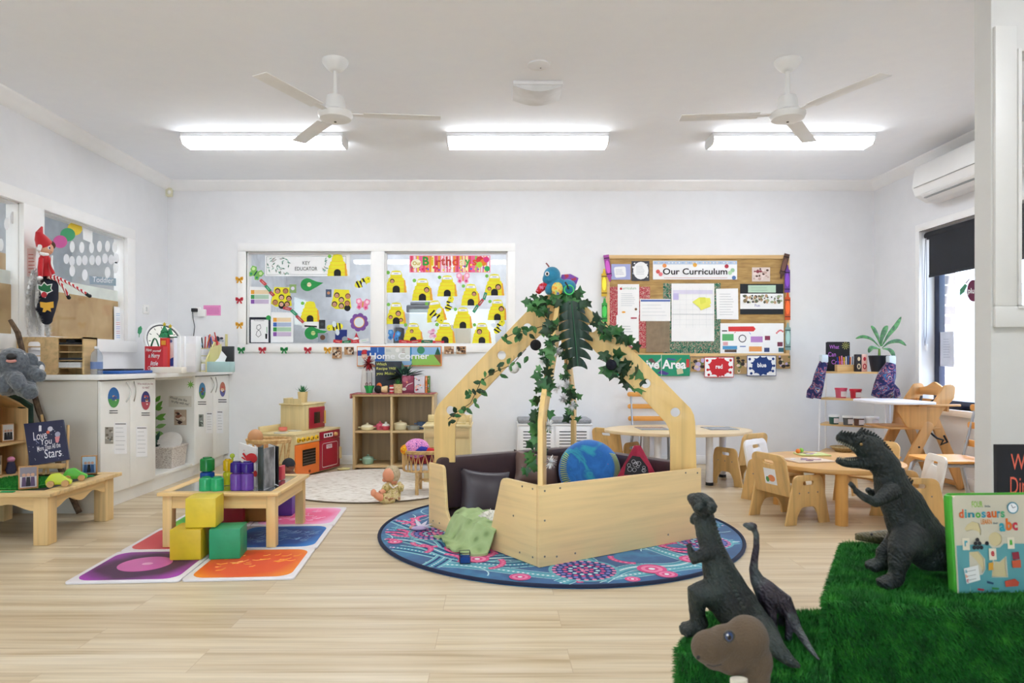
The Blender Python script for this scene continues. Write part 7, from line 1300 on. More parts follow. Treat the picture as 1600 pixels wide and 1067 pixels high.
for x in(-h/2,h/2-e):
 for y in(-h/2,h/2-e):b.box(x,x+e,y,y+e,0,h,BLACK);
 for z in(0,h-e):b.box(x,x+e,-h/2,h/2,z,z+e,BLACK)
for y in(-h/2,h/2-e):
 for z in(0,h-e):b.box(-h/2,h/2,y,y+e,z,z+e,BLACK)
b.build('dark_frame',t,weld=False)
# IVY, BALLS AND TOYS ON THE ARCHES
def ivyleaf(b,c,n,d,L,m,lobes=True):
 n=Vector(n).normalized();d=Vector(d);d=(d-n*d.dot(n)).normalized();s_=n.cross(d);o=Vector(c)
 sh=[(0,0),(.18,-.12),(.48,-.10),(.34,.18),(.62,.42),(.24,.55),(0,1)] if lobes else[(0,0),(.16,.1),(.30,.38),(.20,.72),(0,1)]
 pts=[(x,y) for x,y in sh]+[(-x,y) for x,y in reversed(sh[1:-1])];vs=[o+d*(L*.4)+n*L*.06]+[o+s_*(x*L)+d*(y*L)-n*(abs(x)*L*.25) for x,y in pts];k=len(pts)
 b.raw(vs,[(0,1+i,1+(i+1)%k) for i in range(k)],m)
IVY=[plain(h,.45,var=.15) for h in('1f4a26','2d6434','17381f','4a8048')]
def vine(name,label,pts,nl,L,seed,lobes=True,spread=.03,size=None,front=(0,-1,.2)):
 rr=random.Random(seed);t=thing(name,label,'garland',tuple(pts[0]));pts=[Vector(p) for p in pts];b=MB();b.tube(pts,.0022,c_('5a4a30'),6);b.build('stem',t,smooth=True);b=MB()
 for k in range(nl):
  u=(k+rr.random())/nl*(len(pts)-1);i=min(int(u),len(pts)-2);p=pts[i].lerp(pts[i+1],u-i)+Vector((rr.uniform(-1,1),rr.uniform(-1,.2),rr.uniform(-1,1)))*spread
  ivyleaf(b,p,Vector(front)+Vector((rr.gauss(0,.45),rr.gauss(0,.3),rr.gauss(0,.4))),(rr.gauss(0,.7),rr.gauss(0,.3),rr.gauss(-.5,.6)),L*rr.uniform(.7,1.25),rr.choice(IVY),lobes)
 b.build('leaves',t,weld=False);return t
AY=3.83
V3=lambda L,Y=AY:[P(x,y,Y) for x,y in L]
vine('leafy_garland','garland of small oval green leaves along the upper left arch near the window',V3([(862,505),(830,515),(805,520),(785,530)]),22,.05,1,False,.025);vine('leafy_garland','garland of small oval leaves trailing down the left arch past the white ball',V3([(822,545),(800,570),(775,580),(752,595),(745,610),(735,630),(712,645),(700,655)]),34,.046,2,False,.028)
vine('ivy_garland','thick ivy bunch around the top of the arches under the bird toy',V3([(835,470),(850,478),(870,468),(890,465),(905,462)],3.80),46,.055,3,True,.04);vine('ivy_garland','ivy trailing along the upper right arch beside the grey ball',V3([(915,500),(935,512),(955,520),(970,530),(985,540)]),24,.06,4,True,.035)
vine('ivy_garland','ivy hanging on the right arch around the navy ball',V3([(935,560),(960,572),(975,580),(990,590),(1000,596)]),28,.062,5,True,.045);vine('ivy_garland','long ivy strand wound down the front post of the cubby house',V3([(862,500),(858,540),(852,590),(848,640),(838,690),(830,735)],3.36),66,.050,6,True,.035)
vine('ivy_garland','ivy strand hanging down the rear post of the cubby house',V3([(884,540),(886,580),(892,620),(897,650)],4.02),26,.05,7,True,.035)
t=thing('monstera_leaf','large dark green monstera leaf hanging from the top of the arches','artificial leaf',tuple(P(890,470,3.78)));b=MB();MG=plain('0e3426',.35,var=.2)
o_=P(893,470,3.76);e_=P(903,572,3.70);dv=e_-o_;LL=dv.length;dv.normalize();sd=Vector((1,.15,0)).normalized();nf=sd.cross(dv)
for i in range(7):
 for sg in(1,-1):
  vs,fs=[],[];um=(i+.5)/7;W_=.105*math.sin(PI*(.14+.80*um))**.6
  for j in range(6):
   v_=j/5;hw=(1 if v_<.35 else math.cos((v_-.35)/.65*PI/2*.92)**.5)/14*(1.02 if v_<.35 else.93)
   for k in(-1,0,1):vs.append(o_+dv*LL*(um+k*hw+v_*v_*.10)+sd*sg*W_*v_+Vector((0,.035*v_*v_-.010*math.sin(PI*v_)+abs(k)*.006*v_,0)))
  for j in range(5):
   for k in(0,1):a_=j*3+k;fs.append((a_,a_+1,a_+4,a_+3))
  b.raw(vs,fs,MG,True)
b.tube([o_,(o_+e_)/2-Vector((0,.008,0)),e_],.0025,plain('2f6a4a'));b.build('leaf_blade',t,weld=False)
for px,py,Y,r,col,lab in((803,575,3.84,.031,'dfe0e0','white felt ball hanging from the left arch'),(837,539,3.80,.031,'17181f','black felt ball hanging near the top of the left arch'),(912,520,3.80,.030,'8d9092','grey felt ball hanging near the top of the right arch'),(955,570,3.78,.030,'181b2a','navy felt ball hanging on the ivy of the right arch')):
 q=P(px,py,Y);t=thing('felt_ball',lab,'ball',tuple(q),0,'hanging felt balls');b=MB();b.sph(q,r,plain(col,.9,var=.08,bump=.4,bs=200),20);b.build('ball',t,smooth=True);b=MB();b.cyl(q,q+Vector((0,0,.07)),.0012,m=c_('8a7a60'));b.build('string',t)
rr=random.Random(9);WF=plain('f0f1f4',.95,var=.04)
for px,py,Y in((870,548,3.5),(850,562,3.36),(886,600,3.98),(880,622,3.98),(858,665,3.3),(860,722,3.26),(894,634,3.98),(871,606,3.9)):
 b=MB();q=P(px,py,Y)
 for k in range(110):d_=Vector((rr.gauss(0,1),rr.gauss(0,1),rr.gauss(0,1))).normalized();e_=d_.cross(Vector((.3,.2,1))).normalized()*.003;L_=rr.uniform(.022,.038);b.raw([q-e_,q+e_,q+d_*L_+e_*.5,q+d_*L_-e_*.5],[(0,1,2,3)],WF)
 tag(b.build('white_pompom',weld=False),'white fluffy pompom tangled in the ivy on the cubby house posts','pompom','white pompoms in the ivy')
BB=plain('2f8fb8',.9,var=.08,bump=.4,bs=90,sheen=.4);bp_=lambda x,y,Y=3.80:P(840+x*.075,400+y*.075,Y);t=thing('blue_bird_toy','blue plush baby toy with colourful wings perched on the top of the arches','soft toy',tuple(bp_(500,760)))
b=MB();b.sph(bp_(300,400),(.048,.045,.048),BB);b.sph(bp_(190,480,3.79),(.025,.03,.028),BB);b.sph(bp_(230,700,3.79),(.022,.03,.03),BB);b.sph(bp_(620,640),(.050,.045,.042),BB);b.sph(bp_(430,600),(.04,.04,.04),BB);fuse(b,'body',BB,t,.005,5)
b=MB();b.sph(bp_(200,370,3.755),(.012,.008,.013),PAPER);b.sph(bp_(198,370,3.748),(.006,.004,.008),BLACK);b.build('eye',t,smooth=True);b=MB();b.tube([bp_(240,225),bp_(200,170),bp_(175,145)],.004,c_('9a5a5a'));b.build('antenna',t)
b=MB();b.sph(bp_(410,680,3.745),(.032,.016,.036),mottled('spotted_yellow_cloth',[(.35,'f2a03a'),(.5,'f0e07a'),(.6,'9fd08a'),(.7,'7a6ac0')],40,.9,1));b.build('front_wing',t,smooth=True);b=MB();b.tube([bp_(500,460,3.83),bp_(660,480,3.84),bp_(820,540,3.84)],[(.02,.016),(.03,.022),(.024,.02)],mottled('purple_dotted_cloth',[(.5,'8a5ab8'),(.62,'c0485a')],30,.9,1),12);b.build('rear_wing',t,smooth=True)
b=MB();b.tube([bp_(180,580,3.80),bp_(90,650,3.80),bp_(0,760,3.79)],[(.016,.02),(.022,.028),(.014,.016)],mottled('red_patterned_cloth_toy',[(.5,'d0252f'),(.6,'e88ab0')],60,.9,1),12);b.build('red_wing',t,smooth=True);b=MB();cc_=bp_(655,705,3.735);b.tube([cc_+Vector((math.cos(k*PI/10),0,math.sin(k*PI/10)))*.025 for k in range(21)],.004,plain('4fd87a',.3));b.build('teether_ring',t,smooth=True);b=MB();b.tube([bp_(575,545,3.74),bp_(620,610,3.735),bp_(640,690,3.73)],.005,BLACK);b.build('strap',t)
# RIGHT SIDE
CH=wood('d9b172','z',.10);CHX=wood('dab577','h',.08);CHW=plain('e9e4dc',.4,var=.02)
def toddler_chair(x,y,deg,label,white=False,sticker=False,zs=1.):
 a=math.radians(deg);t=thing('toddler_chair',label,'chair',(x,y,0),a,'plywood toddler chairs');M_=Mw(t)
 for sg in(-1,1):
  b=MB(M_);b.plate([rpoly([(-.17,0),(-.09,0),(-.082,.05),(-.05,.105,.04),(.05,.105,.04),(.082,.05),(.09,0),(.17,0),(.105,.295,.045),(-.105,.295,.045)],8),rpoly([(-.04,.235,.011),(.04,.235,.011),(.04,.26,.011),(-.04,.26,.011)],4)],.015,CH,T(0,sg*.155,0)@UP,.002);sp=b.build('side_panel',t)
  b=MB(M_);[b.cyl((sx,sg*.163,.19),(sx,sg*.1645,.19),.005,m=SCR,seg=8) for sx in(-.07,0,.07)];b.build('bolts',sp,weld=False)
 b=MB(M_);b.box(-.10,.12,-.147,.147,.168,.182,CHX,.003);b.build('seat',t)
 bm_=T(-.112,0,.165,ry=-.20)@Matrix(((0,0,1,0),(1,0,0,0),(0,1,0,0),(0,0,0,1)));b=MB(M_);b.plate([rpoly([(-.147,0),(.147,0),(.142,.255,.05),(-.142,.255,.05)],8),rpoly([(-.045,.19,.012),(.045,.19,.012),(.045,.215,.012),(-.045,.215,.012)],4)],.015,CHW if white else CH,bm_,.002);bk_=b.build('backrest',t)
 if sticker:b=MB(M_);b.plate([R4(-.05,.06,.05,.16)],.001,PAPER,bm_@T(-.0,0,-.0085));b.plate([circ(-.01,.10,.03,.022,12)],.001,c_('e08a5a'),bm_@T(0,0,-.0095));b.plate([circ(.025,.09,.014,.018,10)],.001,c_('5a9a5a'),bm_@T(0,0,-.0100));b.build('animal_sticker',bk_)
toddler_chair(1.833,4.27,20,'plywood toddler chair with an animal sticker on its back, left of the round table',sticker=True);toddler_chair(1.97,5.52,120,'plywood toddler chair at the right end of the oval table');toddler_chair(1.05,5.92,45,'plywood toddler chair at the left end of the oval table, behind the cushions')
toddler_chair(2.52,4.17,168,'toddler chair with a white backrest right of the round table behind the big dinosaur',True);toddler_chair(2.62,4.80,215,'plywood toddler chair behind the round table near the high chair');toddler_chair(1.99,4.86,-52,'toddler chair with a white backrest on the far side of the round table',True)
TT=wood('e2caa2','h',.05,.35);t=thing('oval_table','pale oval classroom table with white metal legs by the back wall','table',(1.50,5.62,0));b=MB();b.plate([circ(1.50,5.62,.60,.40,48)],.025,TT,T(0,0,.4125),.003);b.build('tabletop',t)
for x,y in((1.29,5.42),(1.70,5.42),(1.29,5.83),(1.93,5.80)):b=MB();b.cyl((x,y,.022),(x,y,.40),.028,m=c_('e9e9ec',.35),seg=20);lg=b.build('leg',t);b=MB();b.cyl((x,y,0),(x,y,.024),.030,m=BLACK,seg=20);b.build('foot_cap',lg)
for x,lab in((1.30,'grey glass placemat on the left half of the oval table'),(1.86,'grey glass placemat on the right half of the oval table')):b=MB(T(x,5.66,.4252,rz=.05));b.box(-.12,.12,-.12,.12,0,.004,plain('8a9096',.15,var=.03),.002);tag(b.build('placemat'),lab,'placemat','grey placemats')
TW=wood('d8a868','h',.08,.35);t=thing('round_table','round honey coloured wooden table behind the big dinosaur','table',(2.18,4.46,0));b=MB();b.plate([circ(2.18,4.46,.44,None,48)],.026,TW,T(0,0,.325),.004);b.build('tabletop',t)
for x,y in((2.075,4.09),(2.50,4.42),(1.95,4.70),(2.28,4.80)):b=MB();b.cyl((x,y,0),(x,y,.312),.036,m=wood('d09a52','z',.08),seg=20);b.build('leg',t)
b=MB();b.plate([circ(2.18,4.46,.33,None,40),circ(2.18,4.46,.31,None,40)],.022,TW,T(0,0,.3005));b.build('apron',t)
for x,y,w,h,rz,col,lab in((2.02,4.42,.26,.19,.2,'d9c4ae','pink and white picture puzzle tray, left on the round table'),(2.30,4.30,.24,.18,-.1,'cbb28e','wooden puzzle tray at the front right of the round table'),(2.18,4.70,.2,.14,0,'c9d08a','green play board at the back of the round table')):
 t=thing('puzzle_tray',lab,'puzzle',(x,y,.339),rz,'puzzles on the round table');b=MB(Mw(t));b.box(-w/2,w/2,-h/2,h/2,0,.008,c_(col),.002);b.build('board',t);rr=random.Random(int(x*99));b=MB(Mw(t))
 for k in range(9):xx,yy,r_=rr.uniform(-w*.35,w*.35),rr.uniform(-h*.3,h*.3),rr.uniform(.012,.03);b.plate([circ(xx,yy,r_,r_*.6,10)],.003,c_(rr.choice(['c9a0a8','e8e4e8','8a6a78','b8a0b0','d8b8a0'])),T(0,0,.0095+k*.0002))
 b.build('picture_pieces',t,weld=False)
for px,col,lab in((1247,'e07a2a','small orange play fruit on the far side of the round table'),(1256,'8ac04a','small green play fruit beside the orange one')):q=P(px,0,4.72);b=MB();b.sph((q.x,4.72 if col[0]=='e' else 4.76,.362),.016,c_(col));tag(b.build('play_fruit',smooth=True),lab,'play food')
LS=wood('e0a050','h',.08);MG2=plain('a9adb5',.3,.7,var=.02)
def ladder_chair(x,y,deg,label,sh=.46,ht=.82,w=.36):
 a=math.radians(deg);t=thing('ladder_back_chair',label,'chair',(x,y,0),a,'ladder back chairs');M_=Mw(t);b=MB(M_);b.plate([rpoly([(-.18,-w/2,.05),(.20,-w/2,.06),(.20,w/2,.06),(-.18,w/2,.05)])],.016,LS,T(0,0,sh),.004);b.build('seat',t)
 for k,z in enumerate((.60,.70,.80)):z=sh+(ht-sh)*(k+.75)/3.;b=MB(M_@T(-.20-(z-sh)*.15,0,z)@Matrix(((0,0,1,0),(1,0,0,0),(0,1,0,0),(0,0,0,1))));b.plate([rpoly([(-w/2,-.022,.02),(w/2,-.022,.02),(w/2,.022,.02),(-w/2,.022,.02)])],.012,LS,None,.002);b.build('back_slat',t)
 for sy in(-1,1):
  yy=sy*(w/2-.035);b=MB(M_);b.tube([(-.17,yy,sh-.02),(-.19,yy,sh+.06),(-.215-(ht-sh)*.12,yy,ht-.02)],.009,MG2);b.build('back_post',t,smooth=True)
  for pts in([(.05,yy,sh-.022),(.14,yy,sh-.025),(.17,yy,sh-.05),(.235,yy*1.15,.03)],[(.05,yy,sh-.022),(-.12,yy,sh-.025),(-.16,yy,sh-.05),(-.235,yy*1.15,.03)]):
   b=MB(M_);b.tube(pts,.013,MG2);lg=b.build('leg',t,smooth=True);b=MB(M_);p,q=Vector(pts[-2]),Vector(pts[-1]);d_=(q-p).normalized();b.cyl(q-d_*.03,q+d_*.026,.018,m=BLACK,seg=12);b.build('foot_cap',lg)
 return t
ladder_chair(1.45,6.22,-90,'ladder back chair with orange wood slats at the back wall behind the oval table',.36,.70,.40);ladder_chair(2.975,4.46,180,'ladder back chair with orange wood seat beside the partition at the right',.345,.70,.34)
WM=plain('eeeef0',.35,var=.01);SW=wood('d9b47c','h',.08);fl,frr,bl,br_=Vector((2.84,6.0,0)),Vector((3.25,5.70,0)),Vector((3.02,6.24,0)),Vector((3.43,5.94,0));t=thing('corner_shelf','white metal ladder shelf with wooden boards across the back right corner','shelf',(3.13,5.97,0))
tp=lambda p,q,k:p.lerp(q,k)
for p,q,h in((fl,bl,.93),(frr,br_,.93),(bl,bl,.93),(br_,br_,.93)):b=MB();b.cyl((*p.xy,0),(*tp(p,q,.3).xy,h),.0085,m=WM,seg=8);b.build('post',t)
for z,k in((.893,.28),(.66,.2),(.434,.12),(.19,.03)):
 b=MB();q4=[tp(fl,bl,k),tp(frr,br_,k),br_,bl];b.raw([Vector((*p.xy,zz)) for zz in(z-.016,z) for p in q4],[(3,2,1,0),(4,5,6,7),(0,1,5,4),(1,2,6,5),(2,3,7,6),(3,0,4,7)],SW);b.build('shelf_board',t)
def onshelf(px,f_,z):p=fl.lerp(frr,f_)+(bl-fl)*px;return Vector((p.x,p.y,z+.0005))
def stand(px,py,Y):return P(px,py,Y)
sr=math.atan2(frr.y-fl.y,frr.x-fl.x)
t=thing('corner_chalkboard','black chalkboard with What Can and a drawn sun on the corner shelf','chalkboard',tuple(onshelf(.85,.12,.893)));O_=P(1291,579,6.17);O_.z=.8935;b=MB(T(*O_));ww=(1328-1291)/F*6.17;b.box(0,ww,0,.012,0,.262,plain('1d1c22',.7,var=.1),.002);b.build('board',t)
s=Sheet((O_.x,O_.y-.0005,O_.z));s.base(R4(1292,534,1327,577),plain('1d1c22',.8,var=.1),.0004)
for tx,a in(('What',(1296,1311,539,545)),('Can',(1294,1306,550,557)),('Create',(1299,1322,562,569))):s.text(tx,*a,c_('b56ac8'),.01)
for k in range(10):a=k*PI/5;s.line([(1321+3*math.cos(a),540+3*math.sin(a)),(1321+6*math.cos(a),540+6*math.sin(a))],.6,c_('dfe07a'))
s.ring(1321,540,2,.6,c_('dfe07a'),n=10);s.done('chalk_writing','','',parent=t)
q=P(1322,0,6.0);t=thing('pencil_box','small wooden box of coloured pencils on the corner shelf top','pencil box',(q.x,6.0,.8935));b=MB(T(q.x,6.02,.8936,rz=-.15));b.box(-.075,.085,-.035,.035,0,.06,SW,.003);b.build('box',t)
for k,col in enumerate(('1d2f8a','e0562a','e88ab0','f0c82a','e8e8ea','3a5a9a','e0703a','5a6a80')):stick((q.x-.055+k*.018,6.03,.954),(q.x-.06+k*.0195,6.035,1.02+.006*(k%3)),.005,col,'coloured_pencil',('dark blue','orange red','pink','yellow','white','mid blue','orange','grey blue')[k]+' pencil standing in the wooden box on the corner shelf','pencil','pencils in the wooden box')
for px,col,c2,lab in((1343,'2a2226','e0c8a0','narrow black patterned tube on the corner shelf beside the pencil box'),(1352,'e8b8a8','b8283a','pink and red patterned box beside the plant pot on the corner shelf')):q=P(px,0,5.9);t=thing('patterned_carton',lab,'carton',(q.x,5.9,.8935));b=MB(T(q.x,5.93,.8936));b.box(-.024,.024,-.02,.02,0,.15,c_(col),.004);b.build('carton',t);b=MB(T(q.x,5.9095,.8936));b.plate([circ(0,.045,.016,.025,14),circ(0,.045,.008,.015,10)],.001,c_(c2),UP);b.plate([circ(0,.11,.012,.018,12)],.001,c_(c2),UP);b.build('pattern',t)
q=P(1376,0,5.86);c0=Vector((q.x,5.88,.8935));t=thing('long_leaf_plant','dark blue pot with long arching green leaves on the corner shelf top','potted plant',tuple(c0));b=MB(T(*c0));b.lathe([(.062,0),(.084,.13),(.088,.135),(.08,.14),(.078,.12),(0,.115)],plain('1d2430',.45),28);b.build('pot',t,smooth=True);b=MB(T(*c0));b.cyl((0,0,.11),(0,0,.20),.012,.008,c_('6a8a3a'));b.build('stem',t)
b=MB();LGn=mottled('striped_leaf',[(.4,'17501f'),(.6,'3f8236')],30,.4,2)
for path,w in(([(1376,541),(1372,528),(1366,515),(1361,509)],.020),([(1377,541),(1378,528),(1383,515),(1387,509)],.028),([(1378,541),(1388,524),(1400,509),(1408,495)],.024),([(1375,543),(1362,530),(1348,526),(1337,529)],.016),([(1378,544),(1390,535),(1405,533),(1416,540)],.020),([(1379,545),(1389,546),(1395,552),(1397,560)],.022),([(1374,545),(1364,543),(1360,545),(1357,551)],.024)):
 pts=[P(x,y,5.86) for x,y in path];fine=[]
 for i in range(13):u_=i/12*3;k=min(int(u_),2);f_=u_-k;p0,p1,p2,p3=pts[max(k-1,0)],pts[k],pts[k+1],pts[min(k+2,3)];fine.append(.5*(2*p1+(p2-p0)*f_+(2*p0-5*p1+4*p2-p3)*f_**2+(3*p1-p0-3*p2+p3)*f_**3))
 b.tube(fine,[(.0015,max(.001,w*.85*math.sin(PI*(.04+.92*(i/12)**1.4))**.9)) for i in range(13)],LGn,8,up=(0,1,0))
b.build('leaves',t,smooth=True)
FAB=mottled('dark_patterned_fabric',[(.30,'1a1c40'),(.46,'20265c'),(.50,'b8707c'),(.53,'1f2450'),(.62,'3a6fa0'),(.66,'d8b09a'),(.69,'1a1c40')],16,.9,1,1.8)
for pts,lab in(([(1287,566),(1281,585),(1277,605),(1274,622)],'dark patterned fabric oven mitt hanging on the left post of the corner shelf'),([(1392,568),(1386,585),(1380,605),(1374,622)],'large dark patterned fabric mitt hanging over the right post of the corner shelf')):
 big='large' in lab;Y=5.74 if big else 5.97;t=thing('fabric_mitt',lab,'fabric mitt',tuple(P(*pts[-1],Y)));b=MB();k=1.5 if big else 1;b.tube([P(*p,Y) for p in pts],[(.03*k,.035),(.05*k,.045*k),(.05*k,.05*k),(.02,.05*k)],FAB,14,up=(0,1,0));e_=pts[2];b.tube([P(e_[0]+4,e_[1]-10,Y),P(e_[0]+(16 if big else-10),e_[1]+8,Y),P(e_[0]+(20 if big else-12),e_[1]+17,Y)],[(.03,.04),(.03,.038*k),(.02,.03*k)],FAB,12,up=(0,1,0));b.build('mitt',t,smooth=True)
 b=MB();p=P(pts[0][0],pts[0][1]-3,Y);b.box(p.x-.03,p.x+.03,Y-.03,Y+.03,p.z-.02,p.z+.05,c_('c8d4dc'),.01);b.build('pale_cuff',t)
def tub(px,Y,z,r,h,col,lid,lab,mat=None):x=P(px,0,Y).x;t=thing('craft_tub',lab,'tub',(x,Y,z),0,'tubs on the corner shelf');b=MB(T(x,Y,z+.0006));b.lathe([(r*.85,0),(r,h)],mat or c_(col,.35),24);b.build('tub',t);b=MB(T(x,Y,z+h));b.lathe([(r*1.06,-.012),(r*1.06,.004),(0,.005)],c_(lid,.35),24);b.build('lid',t);b=MB(T(x,Y-r-.0003,z));b.box(-r*.5,r*.5,0,.002,h*.15,h*.7,c_('e0d8da'));b.build('tub_label',t)
tub(1314,6.02,.66,.048,.085,'d8607a','e0486a','pink lidded tub on the second level of the corner shelf');tub(1337,5.92,.66,.046,.08,'b82438','c81f38','red lidded tub on the second level of the corner shelf')
for px,lab,c in((1303,'clear tub with dark green contents on the third level','3a6a60'),(1325,'clear tub with dark contents and white lid on the third level','6a6a6a'),(1342,'clear tub of brown beads on the third level','7a5a50')):tub(px,5.98-(px-1303)*.004,.434,.042,.075,c,'e6e8ea',lab,clearplastic(c,.7))
tub(1362,5.80,.434,.055,.075,'e4e4ea','ececf0','white bucket on the third level of the corner shelf')
b=MB();q=P(1322,0,5.95);b.lathe([(.06,0),(.11,.04),(.10,.045),(.055,.008),(0,.006)],WKP,24,c=(q.x,6.0,.1905));tag(b.build('wicker_bowl',smooth=True),'round wicker bowl on the lowest level of the corner shelf','basket')
HW_=wood('cf9a5c','z',.10);HWX=wood('cf9a5c','h',.10);t=thing('wooden_high_chair','wooden folding high chair with a white tray below the right window','high chair',(3.3,5.39,0))
BX=Matrix(((1,0,0,0),(0,0,1,0),(0,1,0,0),(0,0,0,1)))
def slat_(p,q,w,y,nm,m=HW_):
 p,q=Vector(p),Vector(q);d_=(q-p).normalized();n_=Vector((-d_.y,d_.x))*w/2;b=MB(BX);b.plate([rpoly([(*(p+n_),w*.45),(*(q+n_),.004),(*(q-n_),.004),(*(p-n_),w*.45)])],.022,m,T(0,0,y),.003);return b.build(nm,t)
for y,o_ in((5.20,.0),(5.58,0)):
 slat_((3.31,.52),(3.05,.012),.080,y,'front_leg');slat_((3.33,.60),(3.575,.012),.072,y+.024,'rear_leg')
 b=MB(BX);b.plate([rpoly([(3.06 if y<5.4 else 3.26,.652,.01),(3.32,.652,.06),(3.42,.80,.03),(3.50,.81,.03),(3.49,.70,.04),(3.40,.60,.05),(3.34,.48,.03),(3.22,.46,.02),(3.13 if y<5.4 else 3.25,.48,.06),(3.06 if y<5.4 else 3.26,.60,.02)])],.020,HW_,T(0,0,y-.0),.003);sb=b.build('side_board',t)
 b=MB();[b.cyl((x,y-.0105,z),(x,y-.014,z),.008,m=BLACK,seg=10) for x,z in((3.22,.33),(3.20,.27))];b.build('bolts',sb,weld=False)
b=MB(Matrix(((0,0,1,3.47),(1,0,0,5.20),(0,1,0,0),(0,0,0,1))));LB_=.38;b.plate([rpoly([(0,.715),(LB_,.715),(LB_,.77,.02),(LB_*.74,.785,.03),(LB_*.5,.825,.05),(LB_*.26,.785,.03),(0,.77,.02)])],.018,HWX,None,.003);b.build('back_board',t)
b=MB(Matrix(((0,0,1,3.45),(1,0,0,5.20),(0,1,0,0),(0,0,0,1))));b.plate([rpoly([(0,.60),(LB_,.60),(LB_,.685),(0,.685)])],.016,HWX,None,.003);b.build('lower_back_board',t)
b=MB();b.box(3.02,3.40,5.21,5.57,.462,.478,HWX,.004);b.build('seat',t);b=MB();b.box(2.96,3.10,5.21,5.57,.24,.256,HWX,.004);b.build('foot_rest',t);b=MB();b.box(3.575,3.60,5.20,5.60,.015,.05,HWX,.003);b.build('rear_rail',t);b=MB();b.box(3.03,3.055,5.20,5.58,.015,.05,HWX,.003);b.build('front_rail',t)
b=MB();b.plate([rpoly([(2.90,5.09,.14),(3.30,5.09,.03),(3.30,5.64,.03),(2.90,5.64,.14)])],.022,c_('ecebee',.3),T(0,0,.668),.006);b.build('tray',t)
for y in(5.17,5.60):b=MB();b.box(3.20,3.52,y-.012,y+.012,.640,.657,HWX,.003);b.build('tray_arm',t)
b=MB();b.tube([(3.44,5.3,.70),(3.40,5.34,.66),(3.36,5.40,.66),(3.42,5.48,.70)],.010,BLACK);b.build('shoulder_strap',t,smooth=True);b=MB();b.tube([(3.30,5.22,.46),(3.35,5.18,.40),(3.40,5.18,.385),(3.38,5.18,.35),(3.43,5.18,.37),(3.41,5.19,.42)],.008,BLACK);b.build('harness_strap',t,smooth=True)
# FOREGROUND: GRASS BLOCKS, DINOSAURS, BOOK
GB1=mottled('turf_green',[(.25,'084410'),(.5,'14701a'),(.75,'3a9428')],24,.7,4)
def turf_block(name,label,poly,zt,seed,dens,sides):
 c=sum((Vector(p) for p in poly),Vector((0,0)))/len(poly);t=thing(name,label,'turf block',(c.x,c.y,0),0,'turf covered blocks');b=MB();b.plate([rpoly([(*p,.03) for p in poly])],zt-.006,plain('14501c',.9),T(0,0,(zt-.006)/2+.001),.004);b.build('foam_core',t)
 pt=[];xs=[p[0] for p in poly];ys=[p[1] for p in poly];P_=[Vector(p) for p in poly]
 a,b_,c2,d_=P_ if len(P_)==4 else(P_[0],P_[1],P_[3],P_[4])
 n=7
 for i in range(n):
  for j in range(n):
   f_=lambda u,v_:a.lerp(b_,u).lerp(d_.lerp(c2,u),v_);o=f_(i/n,j/n);e1=f_((i+1)/n,j/n)-o;e2=f_(i/n,(j+1)/n)-o
   pt.append(((o.x,o.y,zt-.008),(e1 .x,e1 .y,0),(e2 .x,e2 .y,0),(0,0,1.),int(dens*abs(e1 .cross(e2))),.017,.0017))
 for p,q,h in sides:
  e=q-p;nn_=Vector((e.y,-e.x)).normalized();pt.append(((p.x,p.y,zt-h),(e.x,e.y,0),(0,0,h),(nn_.x,nn_.y,0.),int(dens*.85*e.length*h),.015,.0017))
 grass_obj('grass_pile',pt,t,GB1,seed);return t
ZA,ZB=.468,.365
pa=[(.715,1.475),(1.36,1.36),(1.62,1.95),(.985,1.93)];V2=lambda p:Vector(p)
turf_block('turf_block','tall block covered in artificial turf carrying the book and the big dinosaur',pa,ZA,1,190000,[(V2(pa[0]),V2(pa[1]),.26),(V2(pa[3]),V2(pa[0]),.22)])
pb=[(.39,1.46),(.66,1.34),(.705,1.45),(.83,1.69),(.53,1.69)]
turf_block('turf_block','lower block covered in artificial turf under the smaller dinosaurs',pb,ZB,2,190000,[(V2(pb[0]),V2(pb[1]),.16),(V2(pb[4]),V2(pb[0]),.12)])
def dinomat(name,c0,c1,c2,rough=.6):
 m,t,b=nt(name);co=coords(t);n=nd(t,'ShaderNodeTexNoise',Scale=14.);n.inputs['Detail'].default_value=5;t.links.new(co,n.inputs['Vector']);t.links.new(ramp(t,n.outputs[0],[(.32,c0),(.5,c1),(.7,c2)]),b.inputs['Base Color']);b.inputs['Roughness'].default_value=rough
 w=nd(t,'ShaderNodeTexWave',Scale=38.);w.inputs['Distortion'].default_value=9.;w.inputs['Detail'].default_value=3;v_=nd(t,'ShaderNodeTexVoronoi',Scale=170.);mp=coords(t,(1,.6,1),(.3,.5,0));t.links.new(mp,w.inputs['Vector']);t.links.new(co,v_.inputs['Vector'])
 m1=nd(t,'ShaderNodeMath',operation='MULTIPLY_ADD');m1 .inputs[1].default_value=.6;t.links.new(w.outputs[0],m1 .inputs[0]);t.links.new(v_.outputs['Distance'],m1 .inputs[2]);bp=nd(t,'ShaderNodeBump',Strength=.55);bp.inputs['Distance'].default_value=.004;t.links.new(m1 .outputs[0],bp.inputs['Height']);t.links.new(bp.outputs[0],b.inputs['Normal']);return m
DM=dinomat('dark_green_rubber','0b1110','141c1b','202b27');DM2=dinomat('grey_green_rubber','121817','1f2825','2f3a34',.6);DM3=dinomat('purple_grey_rubber','1c0f18','332a34','56635f',.5);DM4=dinomat('olive_rubber','2a2a22','5a5034','7d6c44',.4)
